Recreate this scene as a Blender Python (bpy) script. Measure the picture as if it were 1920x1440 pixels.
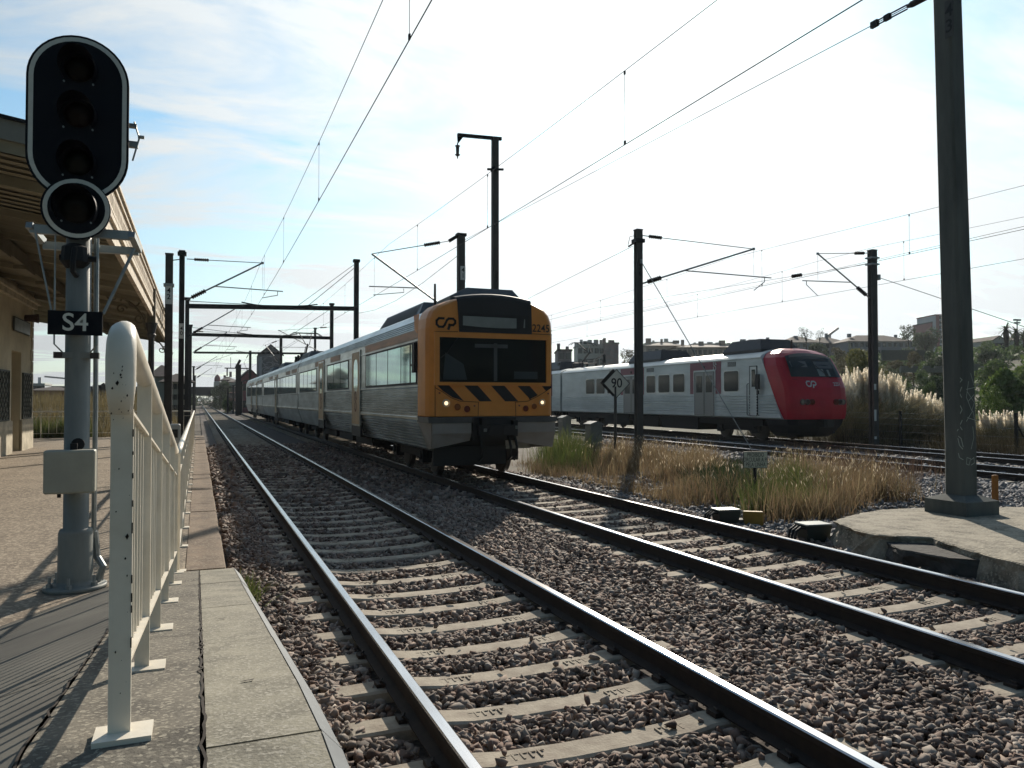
import bpy, math, random
import numpy as np
from mathutils import Vector, Matrix
random.seed(7); rng = np.random.default_rng(7)
R = math.radians; PI = math.pi
for o in list(bpy.data.objects): bpy.data.objects.remove(o)
SC = bpy.context.scene; COL = SC.collection

# ------------------------------------------------------------------ camera
F = 1450.0; YAW = R(22.07); PITCH = R(1.185); EYE = Vector((0, 0, 1.70))
cd = bpy.data.cameras.new('camera'); cam = bpy.data.objects.new('camera', cd); COL.objects.link(cam)
cam.location = EYE; cam.rotation_euler = (PI/2 + PITCH, 0, -YAW)
cd.sensor_width = 36; cd.lens = 36*F/1920; cd.clip_end = 6000; cd.clip_start = 0.05
SC.camera = cam

# ------------------------------------------------------------------ light
SUN_AZ = R(33); SUN_EL = R(26.6)          # azimuth measured from +Y towards +X
sd = Vector((math.sin(SUN_AZ)*math.cos(SUN_EL), math.cos(SUN_AZ)*math.cos(SUN_EL), math.sin(SUN_EL)))
sl = bpy.data.lights.new('sun', 'SUN'); sl.energy = 5.0; sl.angle = R(0.6); sl.color = (1, .90, .76)
so = bpy.data.objects.new('sun', sl); COL.objects.link(so)
so.rotation_euler = (-sd).to_track_quat('-Z', 'Y').to_euler(); so.location = (0, 0, 50)
W = bpy.data.worlds.new('World'); SC.world = W; W.use_nodes = True
nt = W.node_tree; nt.nodes.clear()
def wn(t, **k):
    n = nt.nodes.new(t)
    for a, b in k.items(): setattr(n, a, b)
    return n
def wl(a, b): nt.links.new(a, b)
def wmath(op, a, b=None, c=None):
    n = wn('ShaderNodeMath', operation=op)
    for i, v in enumerate((a, b, c)):
        if v is None: continue
        if isinstance(v, (int, float)): n.inputs[i].default_value = v
        else: wl(v, n.inputs[i])
    return n.outputs[0]
out = wn('ShaderNodeOutputWorld'); bg = wn('ShaderNodeBackground'); wl(bg.outputs[0], out.inputs[0])
sky = wn('ShaderNodeTexSky', sky_type='NISHITA', sun_disc=False)
sky.sun_elevation = SUN_EL; sky.sun_rotation = SUN_AZ
sky.air_density = 1.0; sky.dust_density = 0.6; sky.ozone_density = 1.5
tc = wn('ShaderNodeTexCoord'); sep = wn('ShaderNodeSeparateXYZ'); wl(tc.outputs['Generated'], sep.inputs[0])
zc = wmath('MAXIMUM', sep.outputs[2], 0.0)
zd = wmath('ADD', zc, 0.16)
cx = wmath('DIVIDE', sep.outputs[0], zd); cy = wmath('DIVIDE', sep.outputs[1], zd)
cmb = wn('ShaderNodeCombineXYZ'); wl(cx, cmb.inputs[0]); wl(cy, cmb.inputs[1])
mp = wn('ShaderNodeMapping'); wl(cmb.outputs[0], mp.inputs[0])
mp.inputs['Rotation'].default_value = (0, 0, R(35)); mp.inputs['Scale'].default_value = (0.55, 1.5, 1)
mp.inputs['Location'].default_value = (0.4, 1.3, 0)
n1 = wn('ShaderNodeTexNoise'); wl(mp.outputs[0], n1.inputs[0])
n1.inputs['Scale'].default_value = 1.9; n1.inputs['Detail'].default_value = 9; n1.inputs['Roughness'].default_value = .60
n1.inputs['Distortion'].default_value = .5
dotn = wn('ShaderNodeVectorMath', operation='DOT_PRODUCT'); wl(tc.outputs['Generated'], dotn.inputs[0])
dotn.inputs[1].default_value = sd
d0 = wmath('MAXIMUM', dotn.outputs['Value'], 0.0)
g_wide = wmath('POWER', d0, 6.0); g_nar = wmath('POWER', d0, 40.0)
# thin high cloud: scattered light is strongest towards the sun
mr = wn('ShaderNodeMapRange'); wl(wmath('ADD', n1.outputs[0], wmath('MULTIPLY', g_wide, 0.16)), mr.inputs[0])
mr.inputs[1].default_value = .48; mr.inputs[2].default_value = .67; mr.clamp = True
low = wn('ShaderNodeMapRange'); wl(zc, low.inputs[0]); low.inputs[1].default_value = 0.0; low.inputs[2].default_value = .32
low.inputs[3].default_value = .75; low.inputs[4].default_value = 0.0
away = wn('ShaderNodeMapRange'); wl(dotn.outputs['Value'], away.inputs[0]); away.inputs[1].default_value = .15; away.inputs[2].default_value = .6; away.inputs[3].default_value = .62
cov = wmath('MULTIPLY', wmath('MINIMUM', wmath('ADD', wmath('MULTIPLY', mr.outputs[0], .95), low.outputs[0]), 1.0), away.outputs[0])
cb = wmath('ADD', .9, wmath('ADD', wmath('MULTIPLY', wmath('POWER', d0, 1.75), 7.3), wmath('ADD', wmath('MULTIPLY', g_wide, 1.3), wmath('MULTIPLY', g_nar, .6))))
ccol = wn('ShaderNodeVectorMath', operation='SCALE'); ccol.inputs[0].default_value = (.945, 1.0, 1.02); wl(cb, ccol.inputs['Scale'])
mx = wn('ShaderNodeMix', data_type='RGBA'); wl(cov, mx.inputs[0]); tint = wn('ShaderNodeVectorMath', operation='MULTIPLY'); wl(sky.outputs[0], tint.inputs[0]); tint.inputs[1].default_value = (.88, 1.12, 1.10); wl(tint.outputs[0], mx.inputs[6]); wl(ccol.outputs[0], mx.inputs[7])
fal = wn('ShaderNodeMapRange'); wl(dotn.outputs['Value'], fal.inputs[0]); fal.inputs[1].default_value = -.2; fal.inputs[2].default_value = .56; fal.inputs[3].default_value = .42
fs = wn('ShaderNodeVectorMath', operation='SCALE'); wl(mx.outputs[2], fs.inputs[0]); wl(fal.outputs[0], fs.inputs['Scale']); wl(fs.outputs[0], bg.inputs[0]); bg.inputs[1].default_value = 0.11
SC.view_settings.view_transform = 'Standard'; SC.view_settings.look = 'None'
SC.view_settings.exposure = 0.22; SC.view_settings.gamma = 1; SC.view_settings.use_curve_mapping = False
SC.cycles.max_bounces = 6; SC.cycles.transparent_max_bounces = 12
SC.cycles.use_denoising = True

# ------------------------------------------------------------------ photo pixel -> world ray (for measuring)
_right = Vector((math.cos(YAW), -math.sin(YAW), 0)); _hf = Vector((math.sin(YAW), math.cos(YAW), 0))
_fwd = _hf*math.cos(PITCH) + Vector((0, 0, math.sin(PITCH))); _up = _right.cross(_fwd)
def ray(x, y): return (_fwd + _right*((x-960)/F) + _up*(-(y-720)/F))
def onZ(x, y, z): r = ray(x, y); return EYE + r*((z-EYE.z)/r.z)
def onX(x, y, X): r = ray(x, y); return EYE + r*(X/r.x)
def onY(x, y, Y): r = ray(x, y); return EYE + r*(Y/r.y)
def at(x, y, d): r = ray(x, y); return EYE + r*(d/r.dot(_hf))
def topix(p):
    v = Vector(p)-EYE; d = v.dot(_fwd); return 960+F*v.dot(_right)/d, 720-F*v.dot(_up)/d, d

# ------------------------------------------------------------------ materials
MC = {}; KALB = .52
def mat(name, col, rough=.6, metal=0, var=.0, vscale=4, col2=None, bump=0, bscale=40, detail=6, emit=None,
        trans=0, spec=.5, ior=1.45, vlo=.35, vhi=.65, stretch=None, island=None, coat=0, world=True, speck=None, k=None):
    if name in MC: return MC[name]
    k = (1.0 if (emit or metal > .55) else KALB) if k is None else k
    sc_ = lambda c: tuple(q*k for q in c)
    col = sc_(col); col2 = sc_(col2) if col2 else None
    if island: island = [sc_(c) for c in island]
    if speck: speck = (speck[0], speck[1], sc_(speck[2]))
    m = bpy.data.materials.new(name); m.use_nodes = True; t = m.node_tree; b = t.nodes['Principled BSDF']
    b.inputs['Base Color'].default_value = (*col, 1); b.inputs['Roughness'].default_value = rough
    b.inputs['Metallic'].default_value = metal; b.inputs['IOR'].default_value = ior
    b.inputs['Specular IOR Level'].default_value = spec; b.inputs['Coat Weight'].default_value = coat
    L = t.links.new
    vec = None
    if var or bump or col2 or speck:
        g = t.nodes.new('ShaderNodeNewGeometry' if world else 'ShaderNodeTexCoord')
        vec = g.outputs['Position'] if world else g.outputs['Object']
        if stretch:
            mpn = t.nodes.new('ShaderNodeMapping'); L(vec, mpn.inputs[0]); mpn.inputs['Scale'].default_value = stretch; vec = mpn.outputs[0]
    last = None
    if island:
        gi = t.nodes.new('ShaderNodeNewGeometry'); rp = t.nodes.new('ShaderNodeValToRGB'); L(gi.outputs['Random Per Island'], rp.inputs[0])
        el = rp.color_ramp.elements
        el[0].color = (*island[0], 1); el[1].color = (*island[-1], 1)
        for k, c in enumerate(island[1:-1]):
            e = el.new((k+1)/(len(island)-1)); e.color = (*c, 1)
        last = rp.outputs[0]
    if var or col2:
        n = t.nodes.new('ShaderNodeTexNoise'); L(vec, n.inputs[0]); n.inputs['Scale'].default_value = vscale
        n.inputs['Detail'].default_value = detail; n.inputs['Roughness'].default_value = .62
        r_ = t.nodes.new('ShaderNodeMapRange'); L(n.outputs[0], r_.inputs[0]); r_.inputs[1].default_value = vlo; r_.inputs[2].default_value = vhi
        mxn = t.nodes.new('ShaderNodeMix'); mxn.data_type = 'RGBA'; L(r_.outputs[0], mxn.inputs[0])
        c2 = col2 if col2 else tuple(max(0, c*(1-var)) for c in col)
        if last is not None:
            mxn.blend_type = 'MULTIPLY'; L(last, mxn.inputs[6]); mxn.inputs[7].default_value = (1-var, 1-var, 1-var, 1)
        else:
            mxn.inputs[6].default_value = (*col, 1); mxn.inputs[7].default_value = (*c2, 1)
        last = mxn.outputs[2]
    if speck:
        v = t.nodes.new('ShaderNodeTexVoronoi'); L(vec, v.inputs[0]); v.inputs['Scale'].default_value = speck[0]
        sepc = t.nodes.new('ShaderNodeSeparateColor'); L(v.outputs['Color'], sepc.inputs[0])
        r2 = t.nodes.new('ShaderNodeMapRange'); L(sepc.outputs[0], r2.inputs[0]); r2.inputs[1].default_value = speck[1]; r2.inputs[2].default_value = 1
        m2 = t.nodes.new('ShaderNodeMix'); m2.data_type = 'RGBA'; L(r2.outputs[0], m2.inputs[0])
        if last is not None: L(last, m2.inputs[6])
        else: m2.inputs[6].default_value = (*col, 1)
        m2.inputs[7].default_value = (*speck[2], 1); last = m2.outputs[2]
    if last is not None: L(last, b.inputs['Base Color'])
    if bump:
        n = t.nodes.new('ShaderNodeTexNoise'); L(vec, n.inputs[0]); n.inputs['Scale'].default_value = bscale; n.inputs['Detail'].default_value = 5
        bn = t.nodes.new('ShaderNodeBump'); L(n.outputs[0], bn.inputs['Height']); bn.inputs['Strength'].default_value = min(1, bump)
        bn.inputs['Distance'].default_value = .3/bscale*max(1, bump); L(bn.outputs[0], b.inputs['Normal'])
    if trans:
        tr = t.nodes.new('ShaderNodeBsdfTranslucent'); ms = t.nodes.new('ShaderNodeMixShader')
        if last is not None: L(last, tr.inputs[0])
        else: tr.inputs[0].default_value = (*col, 1)
        ms.inputs[0].default_value = trans; L(b.outputs[0], ms.inputs[1]); L(tr.outputs[0], ms.inputs[2])
        L(ms.outputs[0], t.nodes['Material Output'].inputs[0])
    if emit:
        b.inputs['Emission Color'].default_value = (*emit[0], 1); b.inputs['Emission Strength'].default_value = emit[1]
    MC[name] = m; return m

M_earth = mat('earth', (.13, .10, .075), .95, col2=(.20, .17, .12), vscale=.6, bump=.6, bscale=9)
M_ballbase = mat('ballast_bed', (.075, .06, .052), .95, k=.62, col2=(.17, .135, .115), vscale=22, bump=1, bscale=16, vlo=.42, vhi=.6)
M_stone = mat('ballast_stone', (.2, .16, .14), .85, k=.68, island=[(.16, .10, .078), (.36, .235, .18), (.27, .225, .195), (.50, .38, .30), (.20, .145, .115), (.62, .54, .46), (.40, .265, .20)], var=.45, vscale=1.3)
M_stoneg = mat('ballast_stone_grey', (.2, .2, .2), .8, k=.62, island=[(.20, .19, .185), (.34, .33, .33), (.27, .26, .27), (.48, .48, .49), (.23, .22, .22)], var=.35, vscale=25)
M_sleeper = mat('sleeper_concrete', (.62, .54, .42), .9, k=.6, col2=(.42, .35, .27), vscale=7, vlo=.4, vhi=.62, bump=.7, bscale=60)
M_rail = mat('rail_rust', (.030, .021, .018), .8, col2=(.06, .04, .03), vscale=12)
M_railtop = mat('rail_head_steel', (.62, .62, .64), .22, 1, col2=(.45, .44, .45), vscale=5, stretch=(1, .15, 1))
M_plat = mat('platform_aggregate', (.40, .32, .235), .9, k=.6, col2=(.26, .205, .15), vscale=1.3, bump=1.0, bscale=45, speck=(38, .5, (.70, .58, .43)))
M_rampc = mat('ramp_concrete', (.31, .275, .215), .9, col2=(.17, .15, .12), vscale=3.5, vlo=.42, vhi=.6, bump=1.0, bscale=70, speck=(95, .70, (.62, .56, .44)), stretch=None)
M_rampd = mat('ramp_side_concrete', (.28, .265, .22), .88, col2=(.18, .17, .145), vscale=1.4, bump=.3, bscale=60)
M_coping = mat('coping_stone', (.50, .46, .35), .88, col2=(.30, .275, .21), vscale=5, vlo=.40, vhi=.62, bump=.9, bscale=85, speck=(110, .6, (.66, .61, .50)))
M_copred = mat('coping_reddish', (.44, .32, .22), .9, col2=(.29, .21, .15), vscale=3.5, vlo=.42, vhi=.62, bump=.8, bscale=50, speck=(60, .7, (.56, .46, .34)))
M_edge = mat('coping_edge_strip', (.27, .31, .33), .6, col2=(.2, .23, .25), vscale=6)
M_white = mat('white_paint_worn', (.86, .79, .66), .38, k=.95, col2=(.70, .62, .49), vscale=5, bump=.08, bscale=25, vlo=.4, vhi=.75)
M_chip = mat('bare_rust_chip', (.05, .035, .025), .9)
M_conc = mat('mast_concrete', (.13, .13, .125), .9, col2=(.085, .085, .08), vscale=2.2, bump=.3, bscale=40, stretch=(1, 1, .3))
M_concb = mat('big_mast_concrete', (.17, .18, .165), .9, k=.8, col2=(.10, .11, .10), vscale=1.7, bump=.35, bscale=40, stretch=(2, 2, .35))
M_dark = mat('dark_steel', (.022, .024, .028), .6, .3, var=.3, vscale=6)
M_ins = mat('insulator_brown', (.035, .018, .018), .35)
M_galv = mat('galvanised_steel', (.34, .36, .36), .5, .75, col2=(.25, .27, .27), vscale=7)
M_siggrey = mat('signal_grey_paint', (.46, .48, .44), .55, col2=(.29, .30, .28), vscale=4, stretch=(1, 1, .3), bump=.05, bscale=60)
M_wire = mat('wire_copper_dark', (.05, .045, .045), .6, .4)
M_plate = mat('number_plate_pale', (.62, .64, .62), .6, k=1, var=.15, vscale=30)
M_ink = mat('black_lettering', (.015, .015, .018), .6)
M_navy = mat('signal_navy_black', (.004, .006, .014), .55, spec=.2)
M_refl = mat('signal_border_grey', (.62, .64, .58), .5, k=1, var=.1, vscale=20)
M_box = mat('junction_box_cream', (.70, .68, .56), .5, var=.12, vscale=5)
M_glassd_ = mat('dark_lens', (.03, .025, .02), .12)

# ------------------------------------------------------------------ mesh builder
class MB:
    def __init__(s): s.v = []; s.f = []; s.m = []
    def add(s, vs, fs, mi=0):
        b = len(s.v); s.v += [tuple(v) for v in vs]; s.f += [tuple(b+i for i in f) for f in fs]; s.m += [mi]*len(fs); return s
    def box(s, c, d, mi=0, rz=0, bev=0):
        hx, hy, hz = d[0]/2, d[1]/2, d[2]/2; ca, sa = math.cos(rz), math.sin(rz)
        if bev:
            b_ = bev; ring = [(-hx+b_, -hy), (hx-b_, -hy), (hx, -hy+b_), (hx, hy-b_), (hx-b_, hy), (-hx+b_, hy), (-hx, hy-b_), (-hx, -hy+b_)]
            vs = []
            for z, k in ((-hz, 0), (hz-b_, 0), (hz, 1)):
                for x, y in ring:
                    q = 1-(b_/max(hx, b_*2))*k; q2 = 1-(b_/max(hy, b_*2))*k
                    vs.append((x*q, y*q2, z))
            fs = [tuple(range(7, -1, -1))] + [(r*8+i, r*8+(i+1) % 8, (r+1)*8+(i+1) % 8, (r+1)*8+i) for r in range(2) for i in range(8)] + [tuple(range(16, 24))]
        else:
            vs = [(x, y, z) for z in (-hz, hz) for x, y in ((-hx, -hy), (hx, -hy), (hx, hy), (-hx, hy))]
            fs = [(3, 2, 1, 0), (4, 5, 6, 7), (0, 1, 5, 4), (1, 2, 6, 5), (2, 3, 7, 6), (3, 0, 4, 7)]
        vs = [(c[0]+x*ca-y*sa, c[1]+x*sa+y*ca, c[2]+z) for x, y, z in vs]
        return s.add(vs, fs, mi)
    def span(s, a, b, mi=0):
        return s.box([(a[i]+b[i])/2 for i in range(3)], [abs(a[i]-b[i]) for i in range(3)], mi)
    def tube(s, p0, p1, r0, r1=None, n=8, mi=0, cap=True):
        r1 = r0 if r1 is None else r1; p0 = Vector(p0); p1 = Vector(p1); d = (p1-p0)
        if d.length < 1e-6: return s
        d.normalize(); u = d.orthogonal().normalized(); w = d.cross(u)
        vs = [p+(u*math.cos(2*PI*i/n)+w*math.sin(2*PI*i/n))*r for p, r in ((p0, r0), (p1, r1)) for i in range(n)]
        fs = [(i, (i+1) % n, n+(i+1) % n, n+i) for i in range(n)]
        if cap: fs += [tuple(range(n-1, -1, -1)), tuple(range(n, 2*n))]
        return s.add(vs, fs, mi)
    def path(s, pts, r, n=8, mi=0, cap=True):
        pts = [Vector(p) for p in pts]; rs = r if isinstance(r, (list, tuple)) else [r]*len(pts)
        vs = []; u = None
        for i, p in enumerate(pts):
            d = (pts[min(i+1, len(pts)-1)]-pts[max(i-1, 0)]).normalized()
            if u is None: u = d.orthogonal().normalized()
            else: u = (u-d*u.dot(d)).normalized()
            w = d.cross(u)
            vs += [p+(u*math.cos(2*PI*k/n)+w*math.sin(2*PI*k/n))*rs[i] for k in range(n)]
        fs = [(i*n+k, i*n+(k+1) % n, (i+1)*n+(k+1) % n, (i+1)*n+k) for i in range(len(pts)-1) for k in range(n)]
        if cap: fs += [tuple(range(n-1, -1, -1)), tuple((len(pts)-1)*n+k for k in range(n))]
        return s.add(vs, fs, mi)
    def beam(s, p0, p1, w, h, mi=0, up=(0, 0, 1)):
        p0 = Vector(p0); p1 = Vector(p1); d = (p1-p0).normalized(); up = Vector(up)
        if abs(d.dot(up)) > .95: up = Vector((0, 1, 0))
        u = d.cross(up).normalized()*w/2; q = u.cross(d).normalized()*h/2
        vs = [p+a*u+b*q for p in (p0, p1) for a, b in ((-1, -1), (1, -1), (1, 1), (-1, 1))]
        return s.add(vs, [(3, 2, 1, 0), (4, 5, 6, 7), (0, 1, 5, 4), (1, 2, 6, 5), (2, 3, 7, 6), (3, 0, 4, 7)], mi)
    def loft(s, rings, mi=0, close=True, caps=(1, 1)):
        n = len(rings[0]); vs = [p for r in rings for p in r]
        k = n if close else n-1
        fs = [(i*n+j, i*n+(j+1) % n, (i+1)*n+(j+1) % n, (i+1)*n+j) for i in range(len(rings)-1) for j in range(k)]
        if caps[0]: fs.append(tuple(range(n-1, -1, -1)))
        if caps[1]: fs.append(tuple((len(rings)-1)*n+j for j in range(n)))
        return s.add(vs, fs, mi)
    def prism(s, poly, f0, f1, mi=0):
        a = [f0(*p) for p in poly]; b = [f1(*p) for p in poly]; return s.loft([a, b], mi)
    def lathe(s, c, prof, n=12, mi=0, axis='z'):
        rings = []
        for r, h in prof:
            ring = []
            for i in range(n):
                a = 2*PI*i/n; x, y = r*math.cos(a), r*math.sin(a)
                ring.append({'z': (c[0]+x, c[1]+y, c[2]+h), 'y': (c[0]+x, c[1]+h, c[2]+y), 'x': (c[0]+h, c[1]+x, c[2]+y)}[axis])
            rings.append(ring)
        return s.loft(rings, mi)
    def stroke(s, pts, w, fn, mi=0, joint=True):
        """flat thick polyline; fn maps 2-D to 3-D"""
        for a, b in zip(pts[:-1], pts[1:]):
            dx, dy = b[0]-a[0], b[1]-a[1]; l = math.hypot(dx, dy) or 1; ux, uy = dx/l, dy/l; nx, ny = -uy*w/2, ux*w/2
            e = w*.35 if joint else 0
            q = [(a[0]-ux*e+nx, a[1]-uy*e+ny), (a[0]-ux*e-nx, a[1]-uy*e-ny), (b[0]+ux*e-nx, b[1]+uy*e-ny), (b[0]+ux*e+nx, b[1]+uy*e+ny)]
            s.add([fn(*p) for p in q], [(0, 1, 2, 3)], mi)
        return s
    def build(s, name, mats, parent=None, org=None, smooth=False):
        me = bpy.data.meshes.new(name)
        o_ = Vector(org) if org is not None else Vector((0, 0, 0))
        me.from_pydata([(v[0]-o_.x, v[1]-o_.y, v[2]-o_.z) for v in s.v], [], s.f)
        ml = mats if isinstance(mats, (list, tuple)) else [mats]
        for m_ in ml: me.materials.append(m_)
        if len(ml) > 1: me.polygons.foreach_set('material_index', s.m)
        if smooth: me.polygons.foreach_set('use_smooth', [True]*len(s.f))
        me.update(); o = bpy.data.objects.new(name, me); COL.objects.link(o)
        if parent is not None: o.parent = parent
        elif org is not None: o.location = o_
        return o
def tag(o, label=None, cat=None, group=None, kind=None):
    if label: o['label'] = label
    if cat: o['category'] = cat
    if group: o['group'] = group
    if kind: o['kind'] = kind
    return o
def E(name, loc, label, cat, group=None, rz=0):
    o = bpy.data.objects.new(name, None); COL.objects.link(o); o.location = loc; o.rotation_euler = (0, 0, rz); o.empty_display_size = .2
    return tag(o, label, cat, group)
def root_of(p):
    while p.parent is not None: p = p.parent
    return p
def pw(mb, name, mats, parent, smooth=False):        # geometry given in world coordinates, un-rotated root
    return mb.build(name, mats, parent, org=root_of(parent).location, smooth=smooth)
def copy_tree(o, parent=None):
    c = o.copy(); COL.objects.link(c); c.parent = parent
    for ch in [x for x in bpy.data.objects if x.parent == o]: copy_tree(ch, c)
    return c
def np_mesh(name, V, Fc, nper, mats, mi=None, parent=None, smooth=False):
    me = bpy.data.meshes.new(name); nf = len(Fc)
    me.vertices.add(len(V)); me.vertices.foreach_set('co', np.ascontiguousarray(V, dtype=np.float32).ravel())
    me.loops.add(nf*nper); me.loops.foreach_set('vertex_index', np.ascontiguousarray(Fc, dtype=np.int32).ravel())
    me.polygons.add(nf); me.polygons.foreach_set('loop_start', np.arange(0, nf*nper, nper, dtype=np.int32))
    me.polygons.foreach_set('loop_total', np.full(nf, nper, dtype=np.int32))
    for m_ in (mats if isinstance(mats, (list, tuple)) else [mats]): me.materials.append(m_)
    if mi is not None: me.polygons.foreach_set('material_index', mi)
    if smooth: me.polygons.foreach_set('use_smooth', np.ones(nf, dtype=bool))
    me.update(calc_edges=True); me.validate()
    o = bpy.data.objects.new(name, me); COL.objects.link(o)
    if parent is not None: o.parent = parent
    return o
def txt(mb, s, size, fn, mi=0, align='CENTER', space=1.0):
    """lettering as flat mesh; fn maps (x,y) of the text plane to 3-D"""
    c = bpy.data.curves.new('t', 'FONT'); c.body = s; c.size = size; c.align_x = align; c.align_y = 'CENTER'
    c.space_line = .85; c.space_character = space; c.resolution_u = 4; c.offset = size*.012
    o = bpy.data.objects.new('t', c); COL.objects.link(o); bpy.context.view_layer.update()
    me = bpy.data.meshes.new_from_object(o.evaluated_get(bpy.context.evaluated_depsgraph_get()))
    mb.add([fn(v.co.x, v.co.y) for v in me.vertices], [tuple(p.vertices) for p in me.polygons], mi)
    bpy.data.objects.remove(o); bpy.data.curves.remove(c); bpy.data.meshes.remove(me)
    return mb
def faceY(c, e=.004): return lambda x, y: (c[0]+x, c[1]-e, c[2]+y)      # seen by someone looking to +Y
def faceX(c, e=.004): return lambda x, y: (c[0]-e, c[1]-x, c[2]+y)      # seen by someone looking to +X
CP = [(.62, .75), (.25, .75), (.07, .57), (.07, .30), (.25, .12), (.56, .12), (.68, .25), (.86, .62), (1.0, .75), (1.34, .75), (1.5, .6), (1.5, .42), (1.34, .27), (1.02, .27)]
CPL = [(1.10, .30), (.98, -.02)]
def cplogo(mb, w, fn, mi=0):
    k = w/1.6
    mb.stroke([((x-.79)*k, (y-.4)*k) for x, y in CP], .17*k, fn, mi); mb.stroke([((x-.79)*k, (y-.4)*k) for x, y in CPL], .2*k, fn, mi)
# ================================================================== SETTING: ground, ballast, platform
TA = R(2.3)                                     # tracks three and four diverge a little
def tr3(p, t, z=0): return (p*math.cos(TA)+t*math.sin(TA), -p*math.sin(TA)+t*math.cos(TA), z)
def sm(x): x = min(1, max(0, x)); return x*x*(3-2*x)
def hgt(X, Y):
    z = -.27
    q = X - .042*Y
    z += 11.6*sm((q-33)/117)*sm((Y+40)/60)
    if X < -1.0: z += 1.55*sm((Y-37)/16)*sm((-X-1.0)/2.5)
    if X < 0 and Y > 150: z += 3*sm((Y-150)/200)*sm((-X-5)/20)
    return z
gv = []; xs = [-600, -350, -200, -120, -80, -50, -35, -25, -18, -14, -11, -8, -6, -4.5, -3.5, -2.8, -2, -1.3, -.8, 0, 3, 6, 9, 13, 18, 24, 28, 31, 34, 38, 43, 50, 58, 66, 75, 85, 95, 108, 122, 140, 170, 220, 300, 420, 600, 900]
ys = [-60, -30, -12, 0, 6, 12, 18, 24, 30, 34, 37, 39, 41, 43.5, 46, 49, 52, 56, 62, 70, 80, 95, 115, 140, 170, 210, 260, 320, 400, 520, 700, 1000, 1500, 2200]
for y in ys:
    for x in xs:
        gv.append((x, y, hgt(x, y)))
nx = len(xs); gf = [(j*nx+i, j*nx+i+1, (j+1)*nx+i+1, (j+1)*nx+i) for j in range(len(ys)-1) for i in range(nx-1)]
M_hill = mat('ground_scrub', (.05, .065, .025), .95, col2=(.10, .095, .045), vscale=.25, bump=.5, bscale=3)
g = MB().add(gv, gf)
g.m = [(0 if (xs[k % (nx-1)] < 26 and xs[k % (nx-1)] > -1.5) else 1) for k in range(len(gf))]
tag(g.build('ground', [M_earth, M_hill], smooth=True), kind='structure')
# ballast beds (sheets above the ground)
bb = MB(); bb.add([(.2, -2, -.228), (8.0, -2, -.228), (8.0, 420, -.228), (.2, 420, -.228)], [(0, 1, 2, 3)])
tag(bb.build('ballast_bed', M_ballbase), kind='structure')
bb = MB(); q = [tr3(14.9, -25, -.226), tr3(25.0, -25, -.226), tr3(25.0, 300, -.226), tr3(14.9, 300, -.226)]
bb.add(q, [(0, 1, 2, 3)])
tag(bb.build('ballast_bed', mat('ballast_bed_grey', (.13, .125, .12), .95, col2=(.24, .235, .23), vscale=20, bump=1, bscale=14, vlo=.42, vhi=.6)), kind='structure')

# loose stones
def stone_protos(k):
    t = (1+5**.5)/2
    b = np.array([(-1, t, 0), (1, t, 0), (-1, -t, 0), (1, -t, 0), (0, -1, t), (0, 1, t), (0, -1, -t), (0, 1, -t), (t, 0, -1), (t, 0, 1), (-t, 0, -1), (-t, 0, 1)], float)
    b /= np.linalg.norm(b[0])
    f = np.array([(0, 11, 5), (0, 5, 1), (0, 1, 7), (0, 7, 10), (0, 10, 11), (1, 5, 9), (5, 11, 4), (11, 10, 2), (10, 7, 6), (7, 1, 8), (3, 9, 4), (3, 4, 2), (3, 2, 6), (3, 6, 8), (3, 8, 9), (4, 9, 5), (2, 4, 11), (6, 2, 10), (8, 6, 7), (9, 8, 1)])
    P = []
    for i in range(k):
        v = b*(1+rng.uniform(-.40, .34, (12, 1)))+rng.normal(0, .17, (12, 3))
        v *= np.array([1.22, rng.uniform(.62, .98), rng.uniform(.42, .75)])
        P.append(v)
    return np.array(P), f
PROT, PF = stone_protos(24)
def scatter(name, pts, size, m, label, smin=.6, smax=1.45, tilt=.6):
    n = len(pts); k = rng.integers(0, len(PROT), n); v = PROT[k].copy()
    s = size*np.clip(rng.lognormal(0, .27, n), smin, 1.75); v *= s[:, None, None]
    a = rng.uniform(0, 2*PI, n); b = rng.normal(0, tilt, n); c = rng.normal(0, tilt, n)
    def rot(v, ang, i, j):
        x = v[:, :, i].copy(); y = v[:, :, j].copy(); ca = np.cos(ang)[:, None]; sa = np.sin(ang)[:, None]
        v[:, :, i] = x*ca-y*sa; v[:, :, j] = x*sa+y*ca
    rot(v, b, 0, 2); rot(v, c, 1, 2); rot(v, a, 0, 1)
    v += pts[:, None, :]
    f = PF[None]+(np.arange(n)*12)[:, None, None]
    return tag(np_mesh(name, v.reshape(-1, 3), f.reshape(-1, 3), 3, m), label, 'ballast', kind='stuff')
def inview(P, mx=60):
    v = P-np.array(EYE); d = v@np.array(_fwd); x = 960+F*(v@np.array(_right))/d; y = 720-F*(v@np.array(_up))/d
    return (d > .5) & (x > -mx) & (x < 1920+mx) & (y < 1440+mx*1.5)
GA = 1.737; X1, X2 = 2.07, 5.86; SP = .60; Y0S = 1.42
def sleeper_mask(P, cx, off):        # stones kept off the sleeper tops
    u = (P[:, 1]-off+SP/2) % SP-SP/2; x_ = np.abs(P[:, 0]-cx); return (np.abs(u) < .112) & (x_ < 1.17) & ~((x_ > 1.0) & (rng.random(len(P)) < .10)) & ~((np.abs(u) > .098) & (rng.random(len(P)) < .25))
def rail_mask(P, cx): return (np.abs(np.abs(P[:, 0]-cx)-GA/2) < .105)
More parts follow.
